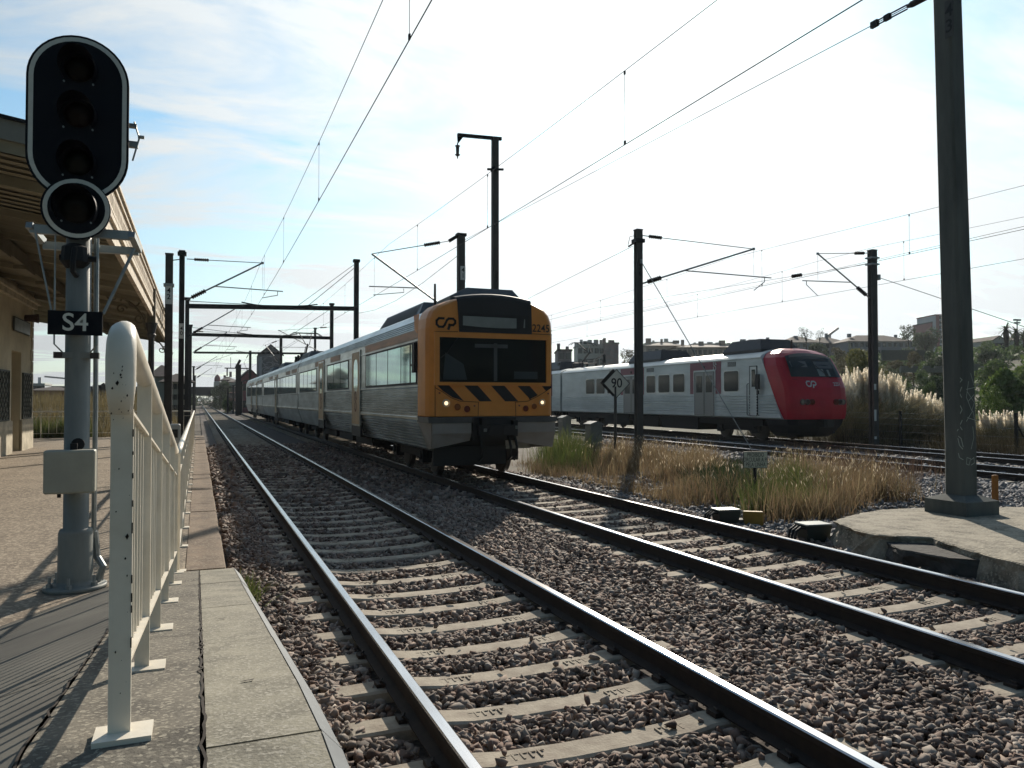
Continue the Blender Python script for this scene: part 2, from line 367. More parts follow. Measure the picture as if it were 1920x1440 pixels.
def bedz(P):
    x = P[:, 0]
    z = -.197+.018*np.sin(x*2.1+P[:, 1]*.7)*np.cos(P[:, 1]*1.3)
    for c in (X1, X2):
        u = np.abs(x-c); z = z-.02*np.exp(-((u)/.5)**2)
        z = np.where((u > .95) & (u < 1.6), z+.035*(1-np.abs(u-1.3)/.35).clip(0), z)
    return z
def gen(x0, x1, y0, y1, dens):
    n = int((x1-x0)*(y1-y0)*dens); P = np.zeros((n, 3)); P[:, 0] = rng.uniform(x0, x1, n); P[:, 1] = rng.uniform(y0, y1, n); return P
def bedstones(y0, y1, dens, size, name, label):
    P = gen(.34, 7.75, y0, y1, dens); P[:, 2] = bedz(P)+rng.uniform(-.022, .020, len(P))
    P[P[:, 0] > 7.3, 2] -= .02
    for c_, o_ in ((X1, Y0S), (X2, Y0S+.23)):
        u_ = np.abs((P[:, 1]-o_+SP/2) % SP-SP/2); P[(u_ < .17) & (np.abs(P[:, 0]-c_) < 1.2), 2] -= .012
    s1 = sleeper_mask(P, X1, Y0S)|sleeper_mask(P, X2, Y0S+.23); keep = ~(rail_mask(P, X1)|rail_mask(P, X2))
    keep &= ~s1 | (rng.random(len(P)) < .006)
    P[s1, 2] = -.165
    # far ends of sleepers half buried
    P = P[keep & inview(P)]
    return scatter(name, P, size, M_stone, label)
bedstones(1.0, 6.5, 1350, .0265, 'ballast', 'brown and grey crushed stones around the two near tracks at the front')
bedstones(6.5, 14, 850, .029, 'ballast', 'crushed stones of the two near tracks in front of the yellow train')
bedstones(14, 34, 150, .055, 'ballast', 'shaded crushed stones beside and beneath the yellow train')
def slabmask(P): return (P[:, 0] > 7.4) & (P[:, 1] < 8.8) & (P[:, 0]*.55+P[:, 1] > 11.0)
P = gen(7.1, 17.0, 3.6, 17.5, 330); P[:, 2] = -.25+rng.uniform(-.02, .03, len(P))+.05*np.clip((P[:, 0]-14)/1.5, 0, 1)
gr = (P[:, 0] > 8.0) & (P[:, 0] < 13.2) & (P[:, 1] > 9.6) & (rng.random(len(P)) < .8)
far = topix
P = P[~gr & inview(P)]; scatter('ballast', P, .042, M_stoneg, 'loose grey stones between the near tracks and the right hand tracks')
PT = gen(14.9, 24.8, -3, 34, 110); s, c = math.sin(TA), math.cos(TA)
ml = (np.abs(np.abs(PT[:, 0]-17.77)-GA/2) < .1)|(np.abs(np.abs(PT[:, 0]-21.95)-GA/2) < .1)
PT = PT[~ml]; u = (PT[:, 1]) % SP; sk = (u < .24) & ((np.abs(PT[:, 0]-17.77) < 1.3)|(np.abs(PT[:, 0]-21.95) < 1.3)); PT = PT[~sk]
P = np.stack([PT[:, 0]*c+PT[:, 1]*s, -PT[:, 0]*s+PT[:, 1]*c, -.2+rng.uniform(-.03, .03, len(PT))], 1)
P = P[inview(P)]; scatter('ballast', P, .06, M_stoneg, 'grey crushed stones under the two right hand tracks')

# ------------------------------------------------------------------ tracks
def rail_profile(x):      # x = centre line of the rail
    h = [(-.07, -.160), (.07, -.160), (.07, -.150), (.012, -.128), (.009, -.050), (.034, -.040), (.036, -.012), (.030, -.003), (-.030, -.003), (-.036, -.012), (-.034, -.040), (-.009, -.050), (-.012, -.128), (-.07, -.150)]
    return [(x+a, b) for a, b in h]
def sleeper_mesh():
    mb = MB(); pr = [(-1.3, -.185), (-1.26, -.158), (-.98, -.155), (-.80, -.163), (-.72, -.163), (-.55, -.185), (-.2, -.198), (.2, -.198), (.55, -.185), (.72, -.163), (.80, -.163), (.98, -.155), (1.26, -.158), (1.3, -.185)]
    rings = []
    for x, z in pr:
        rings.append([(x, -.13, -.36), (x, .13, -.36), (x, .105, z-.012), (x, .088, z), (x, -.088, z), (x, -.105, z-.012)])
    mb.loft(rings)
    for sx in (-1, 1):
        for q in (-1, 1):
            x = sx*GA/2+q*.10; mb.box((x, 0, -.146), (.05, .09, .03), 1); mb.path([(x-q*.03, -.05, -.14), (x, -.03, -.118), (x-q*.025, .03, -.125)], .008, 5, 1)
    for sx in (-.47, .47):
        for dx in (-.09, -.04, .01, .06, .11): mb.box((sx+dx, 0, -.1865+.0), (.012, .07, .006)); mb.box((sx+dx+.02, .03, -.1865), (.03, .012, .006))
    me = mb.build('tmp', [M_sleeper, M_rail]); d = me.data; bpy.data.objects.remove(me); return d
SLM = sleeper_mesh()
def track(cx, y0, y1, off, nind, label, org=(0, 0, 0), rz=0, group='railway tracks'):
    t = E('railway_track', (org[0], org[1], 0), label, 'railway track', group, rz)
    for sx in (-1, 1):
        mb = MB(); pr = rail_profile(cx+sx*GA/2)
        mb.loft([[(x, y, z) for x, z in pr] for y in (y0, y1)], 0)
        x = cx+sx*GA/2; mb.add([(x-.027, y0, -.0005), (x+.027, y0, -.0005), (x+.027, y1, -.0005), (x-.027, y1, -.0005), (x-.035, y0, -.008), (x-.035, y1, -.008), (x+.035, y0, -.008), (x+.035, y1, -.008)], [(0, 1, 2, 3), (4, 0, 3, 5), (1, 6, 7, 2)], 1)
        mb.build('rail', [M_rail, M_railtop], t)
    n = int((y1-off)/SP)
    for i in range(min(nind, n)):
        o = bpy.data.objects.new('sleeper', SLM); COL.objects.link(o); o.parent = t; o.location = (cx, off+i*SP, rng.uniform(-.004, .004)); o.rotation_euler = (0, 0, rng.normal(0, .006))
    if n > nind:
        mb = MB()
        for i in range(nind, n): mb.box((cx, off+i*SP, -.25), (2.6, .24, .17))
        s_ = mb.build('sleeper', M_sleeper, t); s_['kind'] = 'stuff'
    return t
track(X1, -1, 420, Y0S, 90, 'railway track nearest the platform edge, its rails running to the bottom of the picture')
track(X2, -1, 420, Y0S+.23, 90, 'railway track under the yellow train, between platform track and dry grass')
track(17.77, -22, 300, -10, 60, 'railway track between the dry grass and the red train track', rz=-TA)
track(21.95, -22, 300, -10, 60, 'railway track that carries the red and silver train', rz=-TA)

# ------------------------------------------------------------------ platform
PZ = .15; RY0, RY1, RZ = 2.30, 7.62, .81
def rz_(y): return RZ if y < RY0 else max(PZ, RZ-.124*(y-RY0))
mb = MB()
# low platform: boundary with the ramp flare
bl = [(-.40, 7.62), (-.67, 7.28), (-1.26, 6.2), (-2.35, 4.2), (-4.2, .8), (-5.5, -2)]
mb.add([(-12, -2, PZ), (-5.5, -2, PZ), (-4.2, .8, PZ), (-2.35, 4.2, PZ), (-1.26, 6.2, PZ), (-.67, 7.28, PZ), (-.40, 7.62, PZ), (-.10, 7.62, PZ), (-.10, 36.4, PZ), (-12, 36.4, PZ)], [tuple(range(10))])
mb.add([(-12, 36.4, PZ), (-.10, 36.4, PZ), (-.10, 36.4, -.4), (-12, 36.4, -.4)], [(0, 1, 2, 3)])
tag(mb.build('platform', M_plat), kind='structure')
mb = MB()       # ramp: fence strip and flare
ysr = [-2, 0, 1.2, 2.3] + [2.3+i*(7.62-2.3)/8 for i in range(1, 9)]
L = [(-.40, y, rz_(y)) for y in ysr]; Rr = [(.015+.006*math.sin(y*5), y, rz_(y)) for y in ysr]
n = len(ysr); mb.add(L+Rr, [(i, n+i, n+i+1, i+1) for i in range(n-1)], 0)
mb.add([(.02, y, rz_(y)) for y in ysr]+[(.02, y, -.3) for y in ysr], [(i, n+i, n+i+1, i+1) for i in range(n-1)], 0)
tag(mb.build('ramp', [M_rampc]), kind='structure')
def blx(y):
    for (xa, ya), (xb, yb) in zip(bl[:-1], bl[1:]):
        if yb <= y <= ya: return xa+(xb-xa)*(ya-y)/(ya-yb)
    return -5.5
mb = MB()
L2 = [(-.415, y, rz_(y)-.006) for y in ysr]; Q = [(min(-.42, blx(y)), y, PZ+.004) for y in ysr]
mb.add(L2+Q, [(i, i+1, n+i+1, n+i) for i in range(n-1)], 0)
tag(mb.build('ramp_side', [M_rampd]), kind='structure')
def crack(mb, pts, w, zf):
    for (x0, y0), (x1, y1) in zip(pts[:-1], pts[1:]):
        dx, dy = x1-x0, y1-y0; l = math.hypot(dx, dy); nx_, ny_ = -dy/l*w/2, dx/l*w/2
        q = [(x0-nx_, y0-ny_), (x1-nx_, y1-ny_), (x1+nx_, y1+ny_), (x0+nx_, y0+ny_)]; mb.add([(a, b, zf(a, b)+.004) for a, b in q], [(0, 1, 2, 3)])
mb = MB()
def jag(x0, y0, x1, y1, k, a): return [(x0+(x1-x0)*i/k+rng.normal(0, a), y0+(y1-y0)*i/k+rng.normal(0, a*.3)) for i in range(k+1)]
crack(mb, jag(-.405, -.5, -.405, 7.5, 90, .005), .007, lambda a, b: rz_(b))
crack(mb, jag(.02, .5, .02, 7.5, 160, .004), .008, lambda a, b: rz_(b))
crack(mb, jag(-1.9, 3.0, -.44, 3.35, 20, .01), .014, lambda a, b: PZ+(rz_(b)-PZ)*(a-blx(b))/(-.41-blx(b))+.004)
crack(mb, jag(-2.3, 4.27, -.44, 7.55, 30, .01), .012, lambda a, b: PZ+.006+(rz_(b)-PZ)*max(0, (a-blx(b)))/(-.41-blx(b)))
crack(mb, jag(-.40, 1.98, .0, 1.98, 12, .006), .016, lambda a, b: rz_(b))
for yy in (3.9, 5.5): crack(mb, jag(-.40, yy, .0, yy, 8, .004), .005, lambda a, b: rz_(b))
tag(mb.build('ramp_joint', M_chip), kind='structure')
def coping(name, x0, x1, joints, m, jit, strip):
    mb = MB(); ms = MB()
    for a, b in zip(joints[:-1], joints[1:]):
        dz = rng.uniform(-jit, jit); k = max(1, int((b-a)/.4)); yy = [a+.006+(b-a-.012)*i/k for i in range(k+1)]
        o1 = x1+rng.uniform(-jit, jit)
        e = .055 if strip else .012
        rings = [[(x0+.006, y, -.3), (o1-.0, y, -.3), (o1, y, rz_(y)+dz-.02-(e*.7)), (o1-e, y, rz_(y)+dz), (x0+.006, y, rz_(y)+dz)] for y in yy]
        mb.loft(rings)
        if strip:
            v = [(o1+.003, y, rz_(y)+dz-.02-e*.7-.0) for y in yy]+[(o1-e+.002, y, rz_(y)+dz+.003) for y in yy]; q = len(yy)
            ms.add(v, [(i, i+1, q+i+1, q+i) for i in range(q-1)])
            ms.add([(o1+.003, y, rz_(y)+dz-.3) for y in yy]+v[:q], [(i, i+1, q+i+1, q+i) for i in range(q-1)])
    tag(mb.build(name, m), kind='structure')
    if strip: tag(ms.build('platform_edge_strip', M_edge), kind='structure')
coping('platform_coping', .02, .365, [-1, 0.6, 2.14, 3.6, 4.85, 6.3, 7.60], M_coping, .003, True)
js = [7.63]
while js[-1] < 36: js.append(js[-1]+rng.uniform(.85, 1.15))
js[-1] = 36.4
coping('platform_coping', -.10, .247, js, M_copred, .007, False)
# small slots cast in the coping
mb = MB()
for x_, y_ in ((.16, 2.75), (.12, 4.3), (.12, 6.6)):
    mb.add([(x_-.022, y_, rz_(y_)+.006), (x_+.018, y_+.006, rz_(y_+.006)+.006), (x_+.022, y_+.022, rz_(y_+.022)+.006), (x_-.012, y_+.014, rz_(y_+.014)+.006)], [(0, 1, 2, 3)])
tag(mb.build('coping_slots', M_chip), kind='structure')

# ------------------------------------------------------------------ white railings
FX = -.175; FH = 1.1
def rail_post(mb, x, y, z, h, w=.062, t=.012):
    mb.box((x, y, z+h/2), (w, t, h), 0)
def chips(mb):
    for i in range(46):      # chipped paint on the near end
        z = rz_(2.3)+rng.uniform(.83, 1.09) if i < 34 else rz_(2.3)+rng.uniform(.1, .85); x = FX-.012+rng.uniform(-.024, .024); s_ = rng.uniform(.0007, .0026)*(1.8 if i%9 == 0 else 1)
        th = (x-(FX-.012))/.0365; yv = 2.3-.0085
        if i < 34:
            if z > rz_(2.3)+1.0: continue
            yv = 2.3-.060-.0375*math.cos(math.asin(max(-.99, min(.99, th))))
        k = rng.uniform(.6, 2.2); mb.add([(x-s_, yv-.001, z), (x, yv-.001, z-s_*k), (x+s_, yv-.001, z+s_*.2), (x+s_*.2, yv-.001, z+s_*k)], [(0, 1, 2, 3)], 1)
    for z in np.arange(.25, 1.0, .045):
        if rng.random() < .6: zz = rz_(2.3)+z+rng.uniform(-.02, .02); mb.box((FX-.012+.0265, 2.2925, zz), (.003, .003, rng.uniform(.006, .03)), 1)
def railing(pts, label, curl=False, bal=.14, slot=None):
    """pts: (x,y,z ground) posts in order"""
    t = E('white_railing', pts[0], label, 'railing', 'white platform railings'); big = 0
    P0 = [Vector(p) for p in pts]
    dirv = (P0[-1]-P0[0]); hd = Vector((dirv.x, dirv.y, 0)).normalized(); side = Vector((hd.y, -hd.x, 0))
    along_y = abs(hd.y) > .7
    for i, p in enumerate(P0):
        mb = MB(); h = FH-.03
        w_ = .050 if not (curl and i == 0) else .054
        if along_y: mb.box((p.x, p.y, p.z+h/2), (w_, .014, h)); mb.box((p.x+.01, p.y, p.z+.007), (.14, .11, .014))
        else: mb.box((p.x, p.y, p.z+h/2), (.014, .05, h)); mb.box((p.x, p.y, p.z+.007), (.10, .1, .014))
        if curl and i == 0: chips(mb)
        pw(mb, 'post', [M_white, M_chip] if curl and i == 0 else M_white, t)
    top = [p+Vector((0, 0, FH-.03)) for p in P0]
    mb = MB(); r = .030
    if curl:
        a = top[0]; arc = [a+Vector((0, -.050, -.215)), a+Vector((0, -.060, -.14)), a+Vector((0, -.060, -.07)), a+Vector((0, -.048, -.03)), a+Vector((0, -.02, -.005)), a+Vector((0, .03, .005))]
        rs = [.028, .036, .0365, .036, .033, .030]
        mb.path(arc+[p+Vector((0, 0, .01)) for p in top[1:]], rs+[.03]*(len(top)-1), 16)
    else: mb.path([top[0]]+top[1:], r, 12)
    pw(mb, 'handrail', M_white, t, smooth=True)
    mb = MB()
    for off in (-.20, ): 
        for a, b in zip(top[:-1], top[1:]): mb.beam(a+Vector((0, 0, off)), b+Vector((0, 0, off)), .035, .010)
    pw(mb, 'middle_rail', M_white, t)
    mb = MB()
    for a, b in zip(P0[:-1], P0[1:]): mb.beam(a+Vector((0, 0, .19)), b+Vector((0, 0, .19)), .045, .010)
    pw(mb, 'bottom_rail', M_white, t)
    nb = 0; more = MB()
    for a, b in zip(P0[:-1], P0[1:]):
        k = max(2, int(round((b-a).length/bal)))
        for j in range(1, k):
            q = a+(b-a)*j/k; m_ = MB(); big += 1
            tgt = m_ if nb < 90 else more
            tgt.box((q.x, q.y, q.z+.19+(FH-.41)/2), (.012, .012, FH-.43)); nb += 1
            if tgt is m_: pw(m_, 'baluster', M_white, t)
    if nb > 90:
        s_ = pw(more, 'baluster', M_white, t); s_['kind'] = 'stuff'
    return t
ry = [2.30, 3.20, 4.16, 5.30, 6.45, 7.50]
r1 = railing([(FX-.012, y, rz_(y)) for y in ry], 'white railing along the ramp, its thick rounded post end nearest the camera', curl=True, bal=.135)
ry2 = [7.62+i*1.29 for i in range(23)]
railing([(FX+.005, y, PZ) for y in ry2], 'white railing running level along the platform edge beyond the ramp', bal=.17)
railing([(-11.5+i*1.4, 36.2, PZ) for i in range(9)], 'white railing closing off the far end of the platform, tall grass behind it', bal=.28)
# weeds against the coping step
# ================================================================== SIGNAL
def capsule(hw, z0, z1, n=20):
    p = [(hw*math.cos(a), z1+hw*math.sin(a)) for a in [PI*i/n for i in range(n+1)]]
    return p+[(hw*math.cos(a), z0+hw*math.sin(a)) for a in [PI+PI*i/n for i in range(n+1)]]
def circ(r, z, n=36): return [(r*math.cos(2*PI*i/n), z+r*math.sin(2*PI*i/n)) for i in range(n)]
sp = onZ(141, 1103, PZ); SX, SY = sp.x, sp.y
def sz(py): return onY(141, py, SY).z          # picture row -> height at the signal
sg = E('railway_signal', (SX, SY, PZ), 'tall grey signal post with dark round-ended light head, S4 plate and cream box', 'railway signal')
mb = MB(); mb.lathe((SX, SY, PZ), [(.235, 0), (.235, .03), (.225, .035), (.14, .035), (.132, .08), (.128, .46), (.118, .49), (.094, .495), (.094, 2.0), (.094, sz(440)-PZ)], 28); pw(mb, 'post', M_siggrey, sg, True)
mb = MB()
for k in range(6):
    a = 2*PI*k/6+.4; mb.tube((SX+.19*math.cos(a), SY+.19*math.sin(a), PZ+.035), (SX+.19*math.cos(a), SY+.19*math.sin(a), PZ+.12), .013, n=6); mb.tube((SX+.19*math.cos(a), SY+.19*math.sin(a), PZ+.035), (SX+.19*math.cos(a), SY+.19*math.sin(a), PZ+.065), .026, n=6)
pw(mb, 'anchor_bolts', M_galv, sg)
mb = MB(); mb.path([(SX+.125, SY+.05, PZ+.45), (SX+.128, SY+.05, PZ+1.5), (SX+.122, SY+.05, sz(440))], .02, 8); mb.path([(SX+.165, SY+.03, PZ+.05), (SX+.20, SY+.02, PZ+.16), (SX+.15, SY+.05, PZ+.24), (SX+.13, SY+.05, PZ+.45)], .03, 8); pw(mb, 'cable_conduit', M_galv, sg)
mb = MB(); zc_ = sz(667); mb.box((SX, SY-.06, zc_), (.33, .06, .05)); mb.box((SX-.13, SY-.095, zc_), (.06, .01, .045), 1); mb.box((SX+.13, SY-.095, zc_), (.06, .01, .045), 1); pw(mb, 'clamp', [M_siggrey, mat('clamp_rust', (.10, .075, .07), .7)], sg)
# nameplate
zn0, zn1 = sz(631), sz(587); zn = (zn0+zn1)/2
mb = MB(); mb.box((SX-.0, SY-.16, zn), (.39, .012, zn1-zn0)); npl = pw(mb, 'name_plate', M_navy, sg)
mb = MB(); txt(mb, 'S4', .20, faceY((SX, SY-.166, zn)), 0); pw(mb, 'lettering', M_refl, npl)
mb = MB()
for sx, xx in ((-1, -.15), (1, .155)): mb.path([(SX+xx, SY-.15, sz(450)), (SX+xx, SY-.15, sz(648)), (SX+xx*.6, SY-.10, sz(664))], .007, 6)
mb.path([(SX-.30, SY-.12, sz(440)), (SX-.17, SY-.15, sz(590))], .008, 6); mb.path([(SX+.42, SY-.10, sz(463)), (SX+.20, SY-.15, sz(590))], .014, 6); pw(mb, 'stay_rods', M_galv, sg)
mb = MB(); mb.span((SX-.34, SY-.10, sz(446)), (SX+.40, SY-.04, sz(430))); mb.span((SX-.28, SY+.10, sz(466)), (SX+.44, SY+.16, sz(452))); mb.beam((SX-.34, SY-.12, sz(433)), (SX-.28, SY+.12, sz(452)), .05, .05); mb.beam((SX+.40, SY-.12, sz(437)), (SX+.44, SY+.12, sz(457)), .05, .05); pw(mb, 'cross_bracket', M_galv, sg)
mb = MB(); mb.lathe((SX-.02, SY-.06, sz(505)), [(.0, 0), (.07, .0), (.11, .05), (.10, .17), (.05, .2), (0, .2)], 14); mb.tube((SX-.13, SY-.08, sz(487)), (SX+.14, SY-.08, sz(487)), .025); mb.path([(SX-.01, SY-.16, sz(470)), (SX-.02, SY-.18, sz(500)), (SX-.02, SY-.17, sz(515)), (SX+.0, SY-.12, sz(521))], .022, 8); pw(mb, 'head_mount', M_dark, sg)
# backplate
hw = .372; zt = sz(161); zb = sz(300); zcirc = sz(399)
mb = MB(); pl = capsule(hw, zb, zt)
mb.loft([[(SX-.0+x, SY-.13, z) for x, z in pl], [(SX+x, SY-.115, z) for x, z in pl]]); bp = pw(mb, 'back_plate', M_navy, sg)
def band(mb, a, b, y): # strip between two closed outlines
    n = len(a); mb.add([(SX+x, y, z) for x, z in a]+[(SX+x, y, z) for x, z in b], [(i, (i+1) % n, n+(i+1) % n, n+i) for i in range(n)])
mb = MB(); band(mb, capsule(hw-.018, zb, zt), capsule(hw-.052, zb, zt), SY-.133); pw(mb, 'border_stripe', M_refl, bp)
mb = MB(); rc = .252; a = circ(rc, zcirc); mb.loft([[(SX-.005+x, SY-.17, z) for x, z in a], [(SX-.005+x, SY-.145, z) for x, z in a]]); lp = pw(mb, 'lower_plate', M_navy, sg)
mb = MB(); band(mb, circ(rc-.012, zcirc), circ(rc-.045, zcirc), SY-.174); pw(mb, 'border_stripe', M_refl, lp)
mb = MB(); z_ = sz(215); mb.box((SX+hw+.0, SY+.02, sz(222)), (.10, .05, .03)); mb.box((SX+hw+.0, SY+.02, sz(258)), (.12, .05, .05)); mb.path([(SX+hw+.03, SY, z_), (SX+hw+.07, SY, sz(245)), (SX+hw+.02, SY, sz(290))], .008, 5); mb.tube((SX+hw+.06, SY, sz(243)), (SX+hw+.11, SY, sz(243)), .015, n=6); pw(mb, 'rear_bracket', M_galv, sg)
lensm = [mat('lens_yellow_unlit', (.006, .005, .003), .35, spec=.15), mat('lens_red_unlit', (.009, .003, .003), .35, spec=.15), mat('lens_green_unlit', (.003, .006, .004), .35, spec=.15), mat('lens_white_unlit', (.005, .0055, .0055), .35, spec=.15)]
for k, (py, yy, rr) in enumerate(((140, SY-.133, .135), (224, SY-.133, .135), (312, SY-.133, .135), (398, SY-.174, .16))):
    z = sz(py); mb = MB(); n = 24          # hood: open tube cut away below
    ring0 = []; ring1 = []; 
    A = [(-.22+1.44*i/n)*PI for i in range(n+1)]
    for a in A: ring0.append((SX+rr*math.cos(a), yy, z+rr*math.sin(a)))
    for a in A:
        l = .24*(.35+.65*max(0, math.sin(a)*.6+.4)); ring1.append((SX+rr*.99*math.cos(a), yy-l, z+rr*.99*math.sin(a)-.02))
    q = n+1; mb.add(ring0+ring1, [(i, i+1, q+i+1, q+i) for i in range(n)])
    mb.add([(p[0], p[1]+.001, p[2]-.006) for p in ring0]+[(SX+(p[0]-SX)*.96, p[1]+.002, z+(p[2]-z)*.96) for p in ring1], [(q+i, q+i+1, i+1, i) for i in range(n)])
    hood = pw(mb, 'lamp_hood', M_navy, sg)
    mb = MB(); mb.lathe((SX, yy-.004, z), [(0, -.03), (rr*.5, -.022), (rr*.8, 0), (rr*.8, .004)], 24, axis='y'); pw(mb, 'lens', lensm[k], hood, True)
    mb = MB()
    for sx in (-1, 1): mb.lathe((SX+sx*.105, yy-.012, z-.115), [(0, 0), (.008, 0), (.008, .012)], 8, axis='y')
    pw(mb, 'screws', M_galv, hood)
mb = MB(); b0 = sz(920); b1 = sz(841); mb.box((SX-.022, SY-.17, (b0+b1)/2), (.365, .13, b1-b0), 0); jb = pw(mb, 'junction_box', M_box, sg)
bm = jb.modifiers.new('b', 'BEVEL'); bm.width = .018; bm.segments = 3
mb = MB(); mb.box((SX+.0, SY-.16, b1+.025), (.05, .03, .05)); mb.box((SX-.10, SY-.17, b0-.018), (.025, .025, .03)); mb.lathe((SX+.02, SY-.10, b1+.04), [(0, 0), (.05, 0), (.05, .01)], 14, axis='y'); pw(mb, 'bracket', M_dark, sg)

# ================================================================== MASTS
def number(parent, s, c, facing='Y', size=.16, plate=(.15, .42)):
    mb = MB(); d = .01
    if plate: mb.box((c[0], c[1]-d, c[2]), (plate[0], .012, plate[1]), 0)
    fn = (faceY if facing == 'Y' else faceX)((c[0], c[1]-(d+.008 if plate else .0), c[2]))
    txt(mb, '\n'.join(s), size, fn, 1); return pw(mb, 'number_plate', [M_plate, M_ink], parent)
def insulator(mb, a, b, r=.065, n=7, mi=1):
    a = Vector(a); b = Vector(b); k = n*2
    pts = [a.lerp(b, i/(k)) for i in range(k+1)]; rs = [r if i % 2 else r*.5 for i in range(k+1)]
    mb.path(pts, rs, 8, mi)
def cantilever(parent, base, d, reach, zt, zd, zm, zc_=5.55, reg=True):
    """base (x,y), d unit vector to the track, reach to the wire"""
    B = Vector((base[0], base[1], 0)); d = Vector((d[0], d[1], 0)); mb = MB()
    T = B+d*reach+Vector((0, 0, zm)); a0 = B+d*.16+Vector((0, 0, zt)); 
    u = (T-a0).normalized(); mb.tube(a0, a0+u*.25, .018, n=5, mi=0); insulator(mb, a0+u*.25, a0+u*.75, .07); mb.tube(a0+u*.75, T, .014, n=6)
    a1 = B+d*.16+Vector((0, 0, zd)); u = (T-a1).normalized(); mb.tube(a1, a1+u*.2, .03, n=6); insulator(mb, a1+u*.2, a1+u*.75, .09); mb.tube(a1+u*.75, T, .030, n=8)
    mb.lathe(T, [(.0, -.04), (.05, -.04), (.05, .04), (0, .04)], 8)
    if reg:
        q = a1.lerp(T, .36); e = Vector((T.x, T.y, q.z))+d*.75*(1 if reach > 0 else -1)
        e.z -= .06; mb.tube(q, e, .020, n=6)
        s0 = q.lerp(e, .62); s1 = Vector((s0.x, s0.y, s0.z-.16)); s2 = Vector((T.x, T.y, zc_+.02)); s1 = q.lerp(e, .92)+Vector((0, 0, -.16)) if zc_ < q.z-.1 else s1
        mb.tube(q.lerp(e, .92), s1, .015, n=5); mb.tube(s1, s2, .015, n=5)
        mb.tube(T, Vector((T.x, T.y, 0))+Vector((0, 0, q.z)), .005, n=4)
    o = pw(mb, 'cantilever', [M_galv, M_ins], parent); return o
def hmast(mb, x, y, z0, z1, w, t=.03, mi=0):
    """concrete mast of H section"""
    k = w*.32; p = [(-w/2, -w/2), (w/2, -w/2), (w/2, -w/2+k), (w*.14, -w/2+k*1.3), (w*.14, w/2-k*1.3), (w/2, w/2-k), (w/2, w/2), (-w/2, w/2), (-w/2, w/2-k), (-w*.14, w/2-k*1.3), (-w*.14, -w/2+k*1.3), (-w/2, -w/2+k)]
    mb.loft([[(x+a, y+b, z0) for a, b in p], [(x+a*.97, y+b*.97, z1) for a, b in p]], mi)
GM = 'overhead line masts'
def mast(x, y, h, w, label, z0=-.3, m=None, shape='sq', top=True, name='overhead_line_mast'):
    t = E(name, (x, y, z0), label, 'mast', GM); mb = MB()
    if shape == 'sq': mb.loft([[(x+a*w/2, y+b*w/2, z0) for a, b in ((-1, -1), (1, -1), (1, 1), (-1, 1))], [(x+a*w/2*.96, y+b*w/2*.96, h) for a, b in ((-1, -1), (1, -1), (1, 1), (-1, 1))]])
    else: hmast(mb, x, y, z0, h, w)
    if top: mb.box((x, y, h+.015), (w*1.08, w*1.08, .03)); 
    pw(mb, 'mast_post', m or M_conc, t)
    return t
# mast forty two
mx_ = onY(316, 600, 31.0); d_ = 28.5
m42 = mast(at(316.5, 600, d_).x, at(316.5, 600, d_).y, at(316, 477, d_).z, .27, 'concrete mast numbered 42, just left of the slimmer dark mast at the platform end', z0=-.3, m=mat('mast_mid', (.11, .11, .115), .9, var=.3))
b = at(316.5, 575, d_); number(m42, '42', (b.x, b.y-.15, at(316, 552, d_).z), size=.27, plate=(.22, .75)); mb = MB(); mb.box((b.x, b.y-.02, at(316, 535, d_).z), (.36, .36, .10)); pw(mb, 'clamp_band', M_galv, m42)
# mast forty
a4 = at(339, 760, 28.2); mk = mast(a4.x, a4.y, at(339, 472, 28.2).z, .19, 'dark mast numbered 40, first of the row along the left side of the tracks', m=M_dark, shape='h')
number(mk, '40', (a4.x, a4.y-.10, at(339, 621, 28.2).z), size=.2, plate=(.15, .55))
mb = MB(); zt_ = at(339, 476, 28.2).z; mb.box((a4.x, a4.y, zt_), (.30, .30, .12)); mb.box((a4.x, a4.y, zt_+.09), (.22, .22, .06)); mb.tube((b.x, b.y, at(316, 484, 28).z), (a4.x, a4.y, at(339, 484, 28).z), .02); pw(mb, 'mast_cap', M_dark, mk)
cantilever(mk, (a4.x, a4.y), (1, 0), 2.07+.15-a4.x, at(339, 485, 28.2).z, at(339, 562, 28.2).z, at(480, 490, 28.9).z)
DISTS = [(350, 561, 42.6), (356.5, 611, 58.6), (363, 688, 92.0), (366, 705, 125)]
LAB = ['dark portal mast standing second in the row left of the tracks', 'dark portal mast standing third in the row left of the tracks', 'thin dark mast fourth in the row left of the tracks', 'thin dark mast farthest in the row left of the tracks']
lm = []
for (px, pt, d), lb in zip(DISTS, LAB):
    p = at(px, 700, d); t = mast(p.x, p.y, at(px, pt, d).z, .22, lb, m=M_dark, shape='h'); lm.append((t, p))
    mb = MB(); mb.box((p.x, p.y, at(px, pt, d).z+.02), (.32, .32, .14)); pw(mb, 'mast_cap', M_dark, t)
    cantilever(t, (p.x, p.y), (1, 0), 2.07-p.x-.1, at(px, pt, d).z-.4, 5.3, 6.9)
